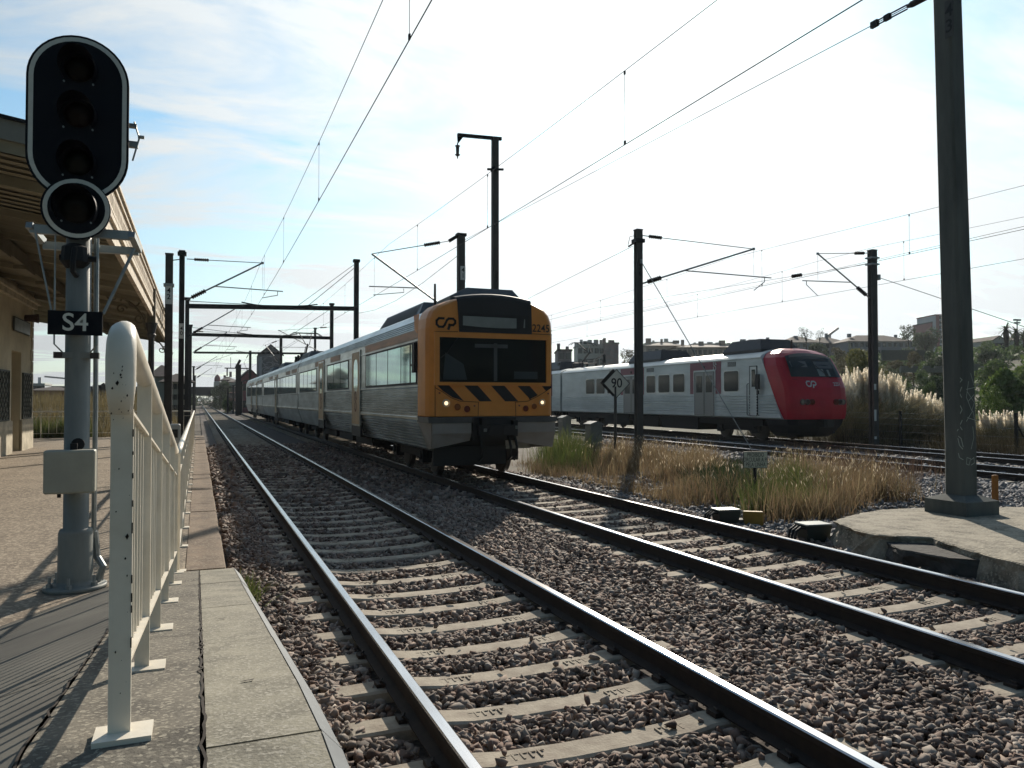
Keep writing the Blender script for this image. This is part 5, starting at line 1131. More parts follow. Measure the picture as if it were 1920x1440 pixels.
# canopy
CX, CY0, CY1 = -1.27, 11.2, 40.2
def cz(x): return 5.02+(CX-x)*.155        # top surface height
cn = E('platform_canopy', (CX, CY0, PZ), 'long wooden platform canopy with a lace-cut cream fascia and iron scroll brackets', 'canopy')
mb = MB(); XW = -7.6; n = 0; y = CY0
while y < CY1-.01:                    # boards
    y2 = min(y+.165, CY1); dz = .03*(n % 2); mb.add([(XW, y, cz(XW)-.42-dz), (CX-.1, y, cz(CX-.1)-.42-dz), (CX-.1, y2-.012, cz(CX-.1)-.42-dz), (XW, y2-.012, cz(XW)-.42-dz)], [(0, 1, 2, 3)]); y = y2; n += 1
mb.add([(XW, CY0, cz(XW)-.40), (CX-.1, CY0, cz(CX-.1)-.40), (CX-.1, CY1, cz(CX-.1)-.40), (XW, CY1, cz(XW)-.40), (XW, CY0, cz(XW)), (CX, CY0, cz(CX)), (CX, CY1, cz(CX)), (XW, CY1, cz(XW))], [(0, 1, 2, 3), (7, 6, 5, 4), (0, 4, 5, 1), (2, 6, 7, 3)])
pw(mb, 'roof', M_board, cn)
mb = MB(); k = 0; y = CY0+1.2
while y < CY1: mb.beam((XW, y, cz(XW)-.50), (CX, y, cz(CX)-.50), .09, .14); y += 2.42
pw(mb, 'rafter', M_board, cn)
mb = MB(); 
for x in (-3.55, ): mb.beam((x, CY0, cz(x)-.66), (x, CY1, cz(x)-.66), .16, .26)
y = CY0+1.2
while y < CY1-1: mb.box((-3.55, y, cz(-3.55)-.84), (.24, 1.0, .08), 0); y += 2.42
pw(mb, 'longitudinal_beam', M_cbeam, cn)
# fascia along the track
zt_, zb_ = 5.05, 4.12
mb = MB(); mb.span((CX-.02, CY0, zt_-.10), (CX+.06, CY1, zt_)); mb.span((CX+.0, CY0, zt_-.02), (CX+.10, CY1, zt_+.03)); mb.span((CX-.03, CY0, zt_-.62), (CX+.05, CY1, zt_-.54)); 
mb.span((CX-.05, CY0, zb_+.02), (CX+.03, CY1, zb_+.13)); mb.span((CX-.03, CY0, zt_-.74), (CX+.0, CY1, zt_-.62))
y = CY0; k = 0
while y < CY1-.02:
    mb.span((CX-.01, y, zt_-.55), (CX+.025, y+.085, zt_-.09)); 
    mb.box((CX+.01, y+.13, zt_-.20), (.03, .09, .035)); mb.box((CX+.01, y+.13, zt_-.42), (.03, .09, .035)); y += .175; k += 1
y = CY0
while y < CY1: mb.span((CX-.035, y, zb_+.12), (CX-.005, y+.10, zt_-.70)); y += .38
pw(mb, 'lace_fascia', M_lace, cn)
mb = MB()
mb.beam((XW, CY0-.03, cz(XW)-.12), (CX+.08, CY0-.03, cz(CX+.08)-.12), .06, .26); pw(mb, 'end_fascia', mat('end_fascia_grey', (.42, .43, .38), .7, var=.15), cn); mb = MB(); mb.beam((XW, CY0-.05, cz(XW)+.02), (CX+.1, CY0-.05, cz(CX+.1)+.02), .12, .04); pw(mb, 'gutter', M_dark, cn)
mb = MB(); mb.beam((XW, CY1+.03, cz(XW)-.35), (CX+.08, CY1+.03, cz(CX)-.35), .06, .6); pw(mb, 'end_fascia', M_board, cn)
def scroll(mb, y, sx, x0, z0, s_=1.0, w=.05):
    """flat iron bracket in the X-Z plane: arc plus spirals"""
    f = lambda a, b: (x0+sx*a*s_, y, z0+b*s_)
    def pth(pts, r=.022): mb.path([f(*p) for p in pts], r*s_, 5)
    pth([(.04, -1.0)]+[(1.25-1.2*math.cos(t), -1.0+.95*math.sin(t)) for t in np.linspace(.1, PI/2, 10)], .03)
    for cx_, cz__, r_, st_, dr_ in ((.36, -.30, .26, 0, 1), (.80, -.17, .15, 1, -1), (.20, -.72, .16, 2, 1), (.60, -.50, .13, 3, -1)):
        pth([(cx_+r_*(1-t/9)*math.cos(st_+dr_*t), cz__+r_*(1-t/9)*math.sin(st_+dr_*t)) for t in np.linspace(0, 8.2, 22)], .02)
cols = [(CX-.02, onX(284.5, 700, CX).y), (CX-.02, CY1-.25)]
for i, (x, y) in enumerate(cols):
    mb = MB(); mb.lathe((x, y, PZ), [(.16, 0), (.16, .5), (.11, .6), (.095, 1.0), (.08, 3.3), (.085, 3.35), (.13, 3.45), (.10, 3.5), (.16, 3.75), (.17, 3.8)], 12); mb.span((x-.11, y-.11, PZ+3.8), (x+.11, y+.11, zt_-.1), 1); pw(mb, 'column', [mat('column_iron', (.085, .08, .075), .6), M_cbeam], cn)
    mb = MB(); scroll(mb, y, -1, x-.1, PZ+4.75, 1.15); mb.path([(x-.1-1.9*1, y, PZ+5.0), (x-1.5, y, PZ+4.95), (x-1.3, y, PZ+4.7)], .03, 5)
    for d_ in ((-1, 1) if i == 0 else (1,)): 
        mb2 = MB(); base = []; scroll(mb2, 0, d_ if i != 1 else -1, 0, 0, .9); mb.add([(x, y+vx, PZ+4.35+vz) for vx, _, vz in mb2.v], mb2.f)
    pw(mb, 'scroll_bracket', M_cbeam, cn)
mb = MB(); c0 = onY(0, 268, 12.3); pts = [onY(*p, 12.4) for p in ((-40, 238), (0, 243), (22, 262), (38, 290), (45, 322), (47, 330))]; mb.path(pts, .05, 6); mb.path([pts[0]+Vector((0, 0, .16)), pts[1]+Vector((0, 0, .12)), pts[2]+Vector((.06, 0, .14)), pts[3]+Vector((.25, 0, .05))], .03, 5); pw(mb, 'curved_bracket', M_cbeam, cn)

# ================================================================== SMALL RAILWAY THINGS
d90 = 25.5; s9 = at(1156, 719, d90); s9b = at(1154, 842, d90)
s_ = E('speed_sign', (s9b.x, s9b.y, -.25), 'white diamond speed sign reading 90 on a thin post', 'sign')
hx = at(1181, 719, d90)-s9; hr = hx.length*1.0; fnr = lambda a, b, e=0: (s9.x+_right.x*a-_hf.x*e, s9.y+_right.y*a-_hf.y*e, s9.z+b)
mb = MB(); mb.tube((s9b.x, s9b.y, -.28), (s9b.x, s9b.y, s9.z-.1), .05, n=8); pw(mb, 'post', M_conc, s_)
mb = MB(); q_ = lambda k: [(0, -hr*k*1.08), (hr*k, 0), (0, hr*k*1.08), (-hr*k, 0)]
mb.loft([[fnr(a, b, .03) for a, b in q_(1)], [fnr(a, b, .0) for a, b in q_(1)]]); bd_ = pw(mb, 'board', M_ink, s_)
mb = MB(); mb.add([fnr(a, b, .034) for a, b in q_(.93)], [(0, 1, 2, 3)]); pw(mb, 'face', mat('sign_pale', (.66, .66, .58), .5, k=1, var=.12), bd_)
mb = MB(); txt(mb, '90', .44, lambda u, v: fnr(u*.85, v, .038)); pw(mb, 'lettering', M_ink, bd_)
mb = MB(); mb.loft([[fnr(a-.10, b+.03, -.12) for a, b in q_(.98)], [fnr(a-.10, b+.03, -.15) for a, b in q_(.98)]]); pw(mb, 'rear_board', M_ink, s_)
def cabinet(px0, px1, ptop, pbase, d, label, m):
    a = at((px0+px1)/2, pbase, d); zt = at(px0, ptop, d).z; w = (px1-px0)*d/F*.74; t = E('relay_cabinet', (a.x, a.y, -.27), label, 'cabinet', 'grey trackside cabinets')
    mb = MB(); mb.span((a.x-w/2, a.y-w/2, -.28), (a.x+w/2, a.y+w/2, zt-.08)); pw(mb, 'body', m, t)
    mb = MB(); k = w/2+.04; mb.loft([[(a.x-k, a.y-k, zt-.08), (a.x+k, a.y-k, zt-.08), (a.x+k, a.y+k, zt-.08), (a.x-k, a.y+k, zt-.08)], [(a.x-k, a.y-k, zt-.04), (a.x+k, a.y-k, zt-.04), (a.x+k, a.y+k, zt-.04), (a.x-k, a.y+k, zt-.04)], [(a.x-.02, a.y-k, zt+.04), (a.x+.02, a.y-k, zt+.04), (a.x+.02, a.y+k, zt+.04), (a.x-.02, a.y+k, zt+.04)]]); pw(mb, 'lid', m, t)
    mb = MB(); mb.span((a.x-w/2-.006, a.y-w*.38, .0), (a.x-w/2, a.y+w*.38, zt-.2)); mb.box((a.x-w/2-.01, a.y, (zt)/2), (.02, .03, .1), 0); pw(mb, 'door', mat('cabinet_door', (.27, .29, .29), .5, .2), t)
    return t
cabinet(1097, 1129, 792, 850, 24.5, 'grey trackside cabinet with pitched lid left of the 90 sign', mat('cabinet_grey', (.33, .35, .35), .55, .2, var=.2, vscale=3))
cabinet(1047, 1071, 781, 835, 29, 'grey trackside cabinet right beside the orange cab, farther from the 90 sign', M_siggrey)
mb = MB(); a = at(1084, 830, 27); mb.box((a.x, a.y, .1), (1.1, .5, .08)); mb.box((a.x-.4, a.y, -.1), (.12, .4, .36)); mb.box((a.x+.4, a.y, -.1), (.12, .4, .36)); tag(mb.build('concrete_bench_cover', M_sleeper, org=(a.x, a.y, -.28)), 'low concrete slab on two feet between the two trackside cabinets', 'cable cover')
dp_ = 14.6; c = at(1416, 862, dp_); s_ = E('warning_sign', (c.x, c.y, -.27), 'pale rectangular sign forbidding walking on the line, half sunk in dry grass', 'sign')
fn = lambda a, b, e=0: (c.x+_right.x*a-_hf.x*e, c.y+_right.y*a-_hf.y*e, c.z+b)
w_, h_ = 45*dp_/F, 31*dp_/F; rc4 = lambda k, kz=None: [(-w_/2*k, -h_/2*(kz or k)), (w_/2*k, -h_/2*(kz or k)), (w_/2*k, h_/2*(kz or k)), (-w_/2*k, h_/2*(kz or k))]
mb = MB(); mb.loft([[fn(a, b, .02) for a, b in rc4(1)], [fn(a, b, 0) for a, b in rc4(1)]]); bb_ = pw(mb, 'board', M_ink, s_)
mb = MB(); mb.add([fn(a, b, .023) for a, b in rc4(.955, .94)], [(0, 1, 2, 3)]); pw(mb, 'face', mat('sign_faded', (.60, .60, .48), .6, k=1, var=.15, vscale=8), bb_)
mb = MB(); txt(mb, 'PROIBIDO\nCIRCULAR A PE\nPELA LINHA', .085, lambda u, v: fn(u*.82, v*1.28+.0, .027)); pw(mb, 'lettering', mat('faded_lettering', (.16, .17, .15), .7), bb_)
mb = MB(); mb.tube(fn(0, -h_/2, -.03), (c.x+_hf.x*.03, c.y+_hf.y*.03, -.28), .03); pw(mb, 'post', M_dark, s_)
def trackbox(pl, pr, pt, pb, d, label):
    a = at((pl+pr)/2, pb, d); w = (pr-pl)*d/F*.80; h = .20; z0 = -.20; t = E('track_connection_box', (a.x, a.y, z0), label, 'cable box', 'green trackside connection boxes', rz=R(-8)); mb = MB()
    mb.loft([[(-w*.42, -w*.30, 0), (w*.42, -w*.30, 0), (w*.42, w*.30, 0), (-w*.42, w*.30, 0)], [(-w*.5, -w*.36, h), (w*.5, -w*.36, h), (w*.5, w*.36, h), (-w*.5, w*.36, h)]]); mb.build('body', mat('box_green', (.03, .06, .055), .5, var=.3, vscale=12), t)
    mb = MB(); mb.box((0, 0, h+.012), (w*1.06, w*.78, .022), bev=.01); mb.build('lid', mat('lid_grey_green', (.22, .27, .26), .35, .2, var=.15, vscale=14), t)
    for k in range(3): mb = MB(); x = -w*.52; y = -.08+k*.07; mb.path([(x+.05, y, h*.75), (x-.05, y, h*.9), (x-.13, y-.02, h*.7), (x-.16, y-.03, .05), (x-.16, y-.03, -.06)], .018, 6); mb.build('cable', M_rub, t)
    mb = MB(); mb.box((w*.55, .02, .02), (.3, .2, .06), bev=.01); mb.box((0, 0, -.04), (w*.7, w*.5, .1)); mb.build('foot', mat('foot_dark', (.09, .09, .085), .8), t)
    return t
trackbox(1333, 1388, 940, 966, 12.0, 'green connection box with black cables beside the yellow concrete marker')
trackbox(1492, 1558, 968, 996, 10.6, 'green connection box with black cables next to the broken slab')
a = at(1412, 972, 12.0); mb = MB(); mb.box((a.x, a.y, -.14), (.30, .10, .24), rz=R(-35), bev=.012); tag(mb.build('cable_marker', mat('marker_yellow', (.62, .36, .04), .6, col2=(.5, .28, .04), vscale=12), org=(a.x, a.y, -.28)), 'low yellow marker stone behind the left green connection box', 'marker')
a = onZ(1866, 943, -.22); mb = MB(); mb.box((a.x, a.y, .04), (.11, .07, .52), rz=R(-10), bev=.012); o_ = mb.build('cable_marker', mat('marker_orange', (.70, .26, .03), .55, col2=(.55, .2, .03), vscale=9), org=(a.x, a.y, -.25)); tag(o_, 'upright orange marker post standing in grey ballast right of the massive mast', 'marker')
d_ = 15.0; a = at(328, 800, d_); t = E('ticket_validator', (a.x, a.y, PZ), 'white ticket validator cabinet behind the railing', 'ticket machine')
zt = at(328, 795, d_).z; mb = MB(); mb.box((a.x, a.y, (PZ+zt-.1)/2), (.10, .12, zt-.1-PZ)); mb.box((a.x, a.y, zt-.18), (.20, .22, .36), bev=.02); pw(mb, 'body', mat('machine_white', (.66, .67, .64), .4), t)
mb = MB(); mb.span((a.x-.055, a.y-.118, zt-.26), (a.x+.055, a.y-.11, zt-.10)); pw(mb, 'screen', M_rub, t)

# ================================================================== VEGETATION
def blades(n, pos, hmin, hmax, width, lean, seg=3, hscale=None, droop=.35):
    """pos: (n,3) array -> strips"""
    h = rng.uniform(hmin, hmax, n)*(hscale if hscale is not None else 1); a = rng.uniform(0, 2*PI, n); l = rng.normal(0, lean, n); wa = rng.uniform(0, PI, n)
    V = np.zeros((n, seg+1, 2, 3)); w0 = width*rng.uniform(.6, 1.3, n)
    for s_ in range(seg+1):
        t = s_/seg; off = l*h*(t+droop*t*t); x = pos[:, 0]+np.cos(a)*off; y = pos[:, 1]+np.sin(a)*off; z = pos[:, 2]+h*t*(1-.25*np.abs(l)*t)
        w = w0*(1-t*.85)
        for k, sg_ in enumerate((-1, 1)): V[:, s_, k, 0] = x+sg_*w*np.cos(wa); V[:, s_, k, 1] = y+sg_*w*np.sin(wa); V[:, s_, k, 2] = z
    idx = []
    for s_ in range(seg): b_ = s_*2; idx.append([b_, b_+1, b_+3, b_+2])
    Fc = (np.array(idx)[None]+(np.arange(n)*(seg+1)*2)[:, None, None]).reshape(-1, 4)
    return V.reshape(-1, 3), Fc
M_dry = mat('dry_grass', (.3, .22, .1), .8, k=.85, island=[(.19, .13, .075), (.38, .27, .15), (.25, .175, .11), (.52, .40, .23), (.22, .19, .10), (.32, .20, .12)], var=.6, vscale=.9, trans=.45)
M_grn = mat('green_grass', (.1, .16, .04), .7, var=.5, vscale=2, k=.72, island=[(.09, .14, .03), (.17, .22, .06), (.13, .18, .05), (.30, .27, .11)], trans=.45)
M_weed = mat('weed_dark_green', (.05, .09, .03), .7, island=[(.04, .07, .025), (.08, .12, .04), (.06, .09, .04)], trans=.3)
def strip(px0, px1, n, y_front, y_back, jit=0):
    """random positions on the ground whose picture column lies between px0 and px1"""
    return None
def clusterpts(n, area, ncl, spread):
    """area(n)-> (n,2) sampler of cluster centres"""
    C = area(ncl); k = rng.integers(0, ncl, n); P = C[k]+rng.normal(0, spread, (n, 2)); return P, k
def poly_sampler(poly):
    P = np.array(poly); x0, y0 = P.min(0); x1, y1 = P.max(0)
    def ins(Q):
        r_ = np.zeros(len(Q), bool); j = len(P)-1
        for i in range(len(P)):
            c_ = ((P[i, 1] > Q[:, 1]) != (P[j, 1] > Q[:, 1])) & (Q[:, 0] < (P[j, 0]-P[i, 0])*(Q[:, 1]-P[i, 1])/(P[j, 1]-P[i, 1]+1e-12)+P[i, 0]); r_ ^= c_; j = i
        return r_
    def f(n):
        out_ = np.zeros((0, 2))
        while len(out_) < n: Q = np.stack([rng.uniform(x0, x1, n*2), rng.uniform(y0, y1, n*2)], 1); out_ = np.vstack([out_, Q[ins(Q)]])
        return out_[:n]
    return f
def gpt(px, py, z=-.22): p = onZ(px, py, z); return (p.x, p.y)
def grass(name, label, poly, n, ncl, spread, h, width, lean, m, cat='grass', hvar=.25):
    f = poly_sampler(poly); P, k = clusterpts(n, f, ncl, spread); hs = (1+rng.normal(0, hvar, ncl)).clip(.5, 1.5)[k]
    pos = np.column_stack([P, np.full(n, -.26)]); V, Fc = blades(n, pos, h[0], h[1], width, lean, hscale=hs)
    return tag(np_mesh(name, V, Fc, 4, m), label, cat, kind='stuff')
A1 = [gpt(1030, 872), gpt(1110, 888), gpt(1200, 915), gpt(1290, 945), gpt(1400, 955), gpt(1370, 905), gpt(1330, 862), gpt(1150, 850), gpt(1060, 845)]
grass('dry_grass', 'tall golden brown dry grass between the yellow train and the green connection boxes', A1, 12000, 75, .26, (.24, .62), .008, .34, M_dry, hvar=.36)
A2 = [gpt(1400, 950), gpt(1450, 975), gpt(1500, 975), gpt(1580, 960), gpt(1720, 935), gpt(1700, 905), gpt(1560, 880), gpt(1450, 880)]
grass('dry_grass', 'tall dry brown grass behind the slab and the connection boxes', A2, 8500, 60, .22, (.24, .58), .007, .32, M_dry, hvar=.36)
A3 = [gpt(1022, 880), gpt(1060, 892), gpt(1085, 880), gpt(1080, 858), gpt(1040, 858)]
grass('green_grass', 'bright green grass tuft at the corner of the yellow train', A3, 2400, 10, .28, (.45, .95), .009, .28, M_grn)
A4 = [gpt(1420, 965), gpt(1480, 975), gpt(1540, 955), gpt(1530, 900), gpt(1440, 905)]
grass('green_grass', 'green grass patch behind the right hand connection box', A4, 1700, 12, .24, (.35, .66), .0075, .34, M_grn)
A5 = [gpt(1320, 935), gpt(1380, 945), gpt(1400, 900), gpt(1350, 880), gpt(1320, 890)]
grass('green_weeds', 'dark green leafy weeds between the two patches of dry grass', A5, 3400, 26, .26, (.2, .5), .013, .55, M_weed)
A6 = [gpt(970, 880), gpt(1040, 892), gpt(1200, 930), gpt(1300, 962), gpt(1300, 945), gpt(1150, 900), gpt(1030, 872), gpt(985, 866)]
grass('dry_grass', 'short sparse dry grass along the outer rail of the yellow train track', A6, 2200, 70, .16, (.12, .38), .006, .35, M_dry)
A7 = [gpt(1480, 868), gpt(1760, 890), gpt(1700, 915), gpt(1560, 900)]
grass('dry_grass', 'thin reddish dry stems beside the empty right hand track', A7, 1500, 50, .3, (.3, .75), .006, .25, mat('red_stems', (.2, .12, .09), .8, island=[(.16, .09, .07), (.26, .18, .12)], trans=.35))
A8 = [tr3(24.6, -6)[:2], tr3(26.6, -6)[:2], tr3(26.6, 34)[:2], tr3(24.6, 34)[:2]]
grass('dry_grass', 'low dark scrub and dry stems at the foot of the pampas grass', A8, 11000, 200, .3, (.3, 1.0), .010, .3, mat('scrub_dark', (.1, .09, .05), .85, island=[(.07, .075, .035), (.13, .105, .06), (.20, .16, .095), (.06, .06, .03)], var=.5, vscale=1, trans=.3))
# weeds by the platform step
P = np.column_stack([rng.normal(.36, .07, 700), rng.normal(7.62, .12, 700), np.full(700, -.2)]); V, Fc = blades(700, P, .08, .30, .007, .5); tag(np_mesh('green_weeds', V, Fc, 4, M_grn), 'small green weeds growing against the step in the platform edge', 'weeds', kind='stuff')
# reeds and grass behind the platform end
P = np.column_stack([rng.uniform(-16, -1.3, 15000), 37.2+rng.random(15000)**1.5*26]); z = np.array([hgt(a, b) for a, b in P]); V, Fc = blades(15000, np.column_stack([P, z]), .5, 1.15, .014, .2)
tag(np_mesh('dry_grass', V, Fc, 4, mat('reed_gold', (.3, .25, .12), .8, island=[(.42, .32, .15), (.30, .24, .12), (.24, .20, .09), (.46, .37, .19)], trans=.4)), 'tall golden grass bank behind the railing at the end of the platform', 'grass', kind='stuff')
P = np.column_stack([rng.uniform(-12, -4.2, 4500), rng.uniform(36.6, 38.0, 4500), np.full(4500, -.2)]); V, Fc = blades(4500, P, .7, 1.3, .02, .25); tag(np_mesh('green_grass', V, Fc, 4, M_grn), 'green undergrowth behind the far platform railing', 'grass', kind='stuff')
# trees
def leafcloud(lumps, n, size, flat=.0):
    L = np.array([l[:3] for l in lumps], float); Rr = np.array([l[3:6] for l in lumps], float); wgt = Rr.prod(1)**(2/3); k = rng.choice(len(lumps), n, p=wgt/wgt.sum())
    d = rng.normal(0, 1, (n, 3)); d /= np.linalg.norm(d, axis=1)[:, None]; r_ = rng.uniform(.55, 1.06, n)**.7
    C = L[k]+d*Rr[k]*r_[:, None]+rng.normal(0, .05, (n, 3))*Rr[k]
    u = rng.normal(0, 1, (n, 3)); u /= np.linalg.norm(u, axis=1)[:, None]; v = np.cross(u, rng.normal(0, 1, (n, 3))); v /= np.linalg.norm(v, axis=1)[:, None]
    s_ = size*rng.uniform(.5, 1.4, n)[:, None]; V = np.stack([C-u*s_, C-v*s_*.5, C+u*s_, C+v*s_*.5], 1)
    Fc = (np.arange(n)*4)[:, None]+np.arange(4)[None]; return V.reshape(-1, 3), Fc
def fol(name, cols, trans=.25): return mat(name, cols[0], .75, island=cols, trans=trans, k=1.15)
F_olive = fol('foliage_olive', [(.13, .14, .04), (.20, .19, .06), (.10, .11, .035), (.25, .22, .08)])
F_dark = fol('foliage_dark', [(.035, .06, .03), (.065, .095, .04), (.05, .07, .045)])
F_mid = fol('foliage_mid', [(.06, .10, .03), (.11, .155, .045), (.045, .08, .03)])
F_bright = fol('foliage_bright', [(.07, .12, .02), (.13, .19, .045), (.05, .09, .02), (.17, .22, .06)])
F_grey = fol('foliage_greygreen', [(.08, .10, .06), (.12, .14, .085), (.06, .08, .05)])
F_brown = fol('foliage_brown', [(.10, .09, .05), (.14, .12, .065), (.075, .07, .04)])
M_bark = mat('bark', (.09, .07, .055), .9, var=.3, vscale=5)
def tree(x0, x1, yt, yb, d, m, label, n=2600, cat='tree', nl=7, name='tree', size=None, trunk=True, squash=.8, seed=None):
    c = at((x0+x1)/2, (yt+yb)/2, d); w = (x1-x0)*d/F/2; h = (yb-yt)*d/F/2; gz = min(hgt(c.x, c.y), c.z-h)
    t = E(name, (c.x, c.y, gz), label, cat, 'trees and bushes' if cat == 'tree' or cat == 'bush' else None)
    lumps = [(0, 0, c.z-gz-.25*h, w*.66, w*.55, h*.72)]; nl = int(nl*(1.9 if n > 3000 else 1.25))
    for i in range(nl):
        a = rng.uniform(0, 2*PI); r_ = rng.uniform(.25, .66); zz = c.z-gz+h*rng.uniform(-.85, .62); k = rng.choice([.18, .26, .34, .46]); lumps.append((w*r_*math.cos(a)*1.05, w*r_*math.sin(a)*.8, zz, w*k, w*k*.9, min(h, w)*k*1.1))
    V, Fc = leafcloud(lumps, n, size or max(.05, min(w, h)*.075)); np_mesh('crown', V, Fc, 4, m, parent=t)
    mb = MB(); zb = 0; zc0 = max(.4, c.z-gz-.5*h); r0 = max(.06, w*.05)
    mb.path([(0, 0, -.3), (.05*w, .02, zc0*.5), (0, 0, zc0)], [r0*1.3, r0, r0*.8], 7)
    for i in range(min(6, nl)): l = lumps[1+i]; mb.path([(0, 0, zc0*.85), (l[0]*.45, l[1]*.45, (zc0+l[2])/2), (l[0], l[1], l[2])], [r0*.7, r0*.45, r0*.18], 5)
    mb.build('trunk', M_bark, t); return t
TR = [
 (1575, 1655, 648, 760, 62, F_olive, 'olive yellow bushy tree right behind the nose of the red train', 5200),
 (1640, 1672, 668, 735, 58, F_olive, 'small olive bush between the red train and the mast before it', 1800),
 (1655, 1712, 660, 735, 88, F_brown, 'brownish rounded tree on the slope left of the dark evergreen', 2600),
 (1690, 1735, 655, 720, 92, F_brown, 'second brownish tree touching the dark evergreen', 2200),
 (1728, 1782, 655, 706, 84, F_dark, 'dark evergreen beside the massive mast, under the white lamp', 3600),
 (1710, 1745, 680, 720, 76, F_mid, 'grey green bush in front of the dark evergreen', 1500),
 (1676, 1700, 692, 726, 74, F_dark, 'small dark bush on the terraced slope', 1000),
 (1665, 1720, 706, 752, 66, F_mid, 'low green bush at the left foot of the slope', 2200),
 (1712, 1782, 700, 762, 60, F_dark, 'wide dark green thicket left of the massive mast', 4200),
 (1722, 1758, 712, 745, 56, F_mid, 'lighter green bush in front of the wide dark thicket', 1500),
 (1745, 1785, 735, 790, 50, F_dark, 'dark bush right behind the plumes next to the massive mast', 1800),
 (1832, 1990, 668, 860, 44, F_bright, 'big bright green leafy tree right of the massive mast', 14000),
 (1848, 1900, 700, 850, 40, F_bright, 'smaller bright green tree before the big one, right of the massive mast', 4500),
 (1700, 1760, 676, 700, 100, F_mid, 'mid green trees on the upper slope under the retaining wall', 1800),
 (1600, 1660, 676, 700, 100, F_brown, 'brown green tree on the upper slope right behind the mast', 1800),
 (1655, 1700, 684, 712, 84, F_grey, 'grey green bush above the lower terrace wall', 1500),
 (1790, 1850, 668, 720, 88, F_dark, 'dark tree half hidden behind the massive mast', 3200),
 (1560, 1600, 664, 720, 74, F_brown, 'brownish tree left behind the olive tree', 1800),
 (1822, 1885, 700, 850, 43, F_bright, 'bright green bush filling the gap right beside the massive mast', 6000),
 (1880, 2000, 655, 740, 60, F_bright, 'tall bright green treetop at the right edge, under the palms', 7000),
 (1822, 1900, 672, 740, 70, F_mid, 'mid green trees between the palms and the bright green bush', 4200),
 (1590, 1640, 652, 690, 135, F_olive, 'olive treetops right before the long grey housing block', 1800),
 (1640, 1690, 656, 700, 128, F_mid, 'green treetops hiding the foot of the long housing block', 2200),
 (1685, 1745, 650, 700, 132, F_grey, 'grey green treetops right of the long housing block', 2200),
 (1540, 1590, 655, 700, 128, F_mid, 'green treetops before the houses above the red nose', 1800),
 (1840, 1900, 668, 720, 95, F_dark, 'dark trees on the slope behind the bright green tree', 2600),
 (1730, 1790, 700, 760, 66, F_dark, 'second dark thicket left of the massive mast, higher on the slope', 3000),
 (1820, 1860, 745, 800, 42, F_mid, 'small green bush behind the plumes right of the massive mast', 1200),
 (1826, 1880, 640, 690, 105, F_dark, 'dark green tree behind the big bright one', 2600),
 (1870, 1935, 645, 690, 112, F_mid, 'mid green tree under the palms', 2600),
 (1828, 1870, 634, 660, 130, F_mid, 'light tree crown just right of the massive mast on the skyline', 1500),
 (1683, 1722, 598, 640, 165, F_grey, 'airy grey green tree on the skyline left of the tower block', 900),
 (1705, 1765, 606, 668, 150, F_grey, 'broad grey green tree on the skyline in front of the tower block', 2400),
 (1493, 1530, 611, 640, 150, F_grey, 'sparse tree on the skyline above the red cab', 420),
 (1525, 1548, 612, 640, 155, F_grey, 'second sparse treetop above the red cab', 300),
 (1510, 1562, 630, 680, 140, F_grey, 'grey green tree before the pale houses above the red cab', 2200),
 (1556, 1600, 640, 700, 118, F_brown, 'brown tree before the houses, behind the olive tree', 1500),
 (1376, 1395, 636, 652, 180, F_grey, 'tiny tree on the skyline between brown terraces and grey houses', 400),
 (1588, 1600, 640, 664, 135, F_dark, 'small dark conifer before the long grey housing block', 400),
 (1160, 1200, 650, 700, 150, F_brown, 'bare brown tree right of the mural block', 900),
 (393, 432, 708, 768, 150, F_dark, 'dark tree mass beside the line in front of the domed tower', 3600),
 (388, 410, 724, 770, 175, F_dark, 'dark tree at the bridge', 1600),
 (412, 445, 738, 772, 120, F_mid, 'scrubby green bank below the pink houses', 1800),
 (340, 402, 738, 772, 260, F_dark, 'dark wooded bank closing the view beyond the bridge', 2600),
 (440, 480, 738, 772, 240, F_dark, 'dark bushes beyond the pink houses', 1200),
 (354, 374, 726, 765, 130, F_dark, 'dark tree left of the rails near the bridge', 1400),
 (184, 216, 720, 745, 80, F_dark, 'dark round tree above the grey sheds behind the white railing', 1600),
 (196, 212, 722, 740, 90, F_dark, 'second dark tree above the grey sheds', 700),
 (440, 452, 704, 730, 108, F_dark, 'dark little tree against the pink gabled house', 500),
]
for a in TR: tree(*a[:7], n=a[7], cat='tree' if 'tree' in a[6] or 'evergreen' in a[6] or 'conifer' in a[6] else 'bush')
# palms
for px, yt_, yb_, d, lb in ((1886, 611, 662, 120, 'palm tree on the skyline, left of the pair'), (1905, 616, 662, 124, 'palm tree on the skyline under the floodlight pole'), (1921, 618, 662, 128, 'palm tree cut by the right edge of the picture')):
    c = at(px, yt_, d); gz = hgt(c.x, c.y); t = E('palm_tree', (c.x, c.y, gz), lb, 'palm tree', 'palm trees'); H = c.z-gz-.6
    mb = MB(); mb.path([(0, 0, -.3), (.1, 0, H*.5), (0, 0, H-.8), (0, 0, H)], [.35, .3, .42, .3], 8); mb.build('trunk', M_bark, t)
    mb = MB()
    for i in range(44):
        a = rng.uniform(0, 2*PI); e0 = rng.uniform(-.9, 1.2); l = rng.uniform(1.2, 1.9); pts = []
        for s_ in range(6): q = s_/5; pts.append((l*q*math.cos(e0)*math.cos(a), l*q*math.cos(e0)*math.sin(a), H+l*q*math.sin(e0)-.6*q*q))
        for s_ in range(5):
            p, q = Vector(pts[s_]), Vector(pts[s_+1]); sd_ = Vector((-math.sin(a), math.cos(a), 0))*.16*(1-s_*.15)
            mb.add([p-sd_, p+sd_, q+sd_*.85, q-sd_*.85], [(0, 1, 2, 3)])
    mb.build('fronds', F_dark, t)
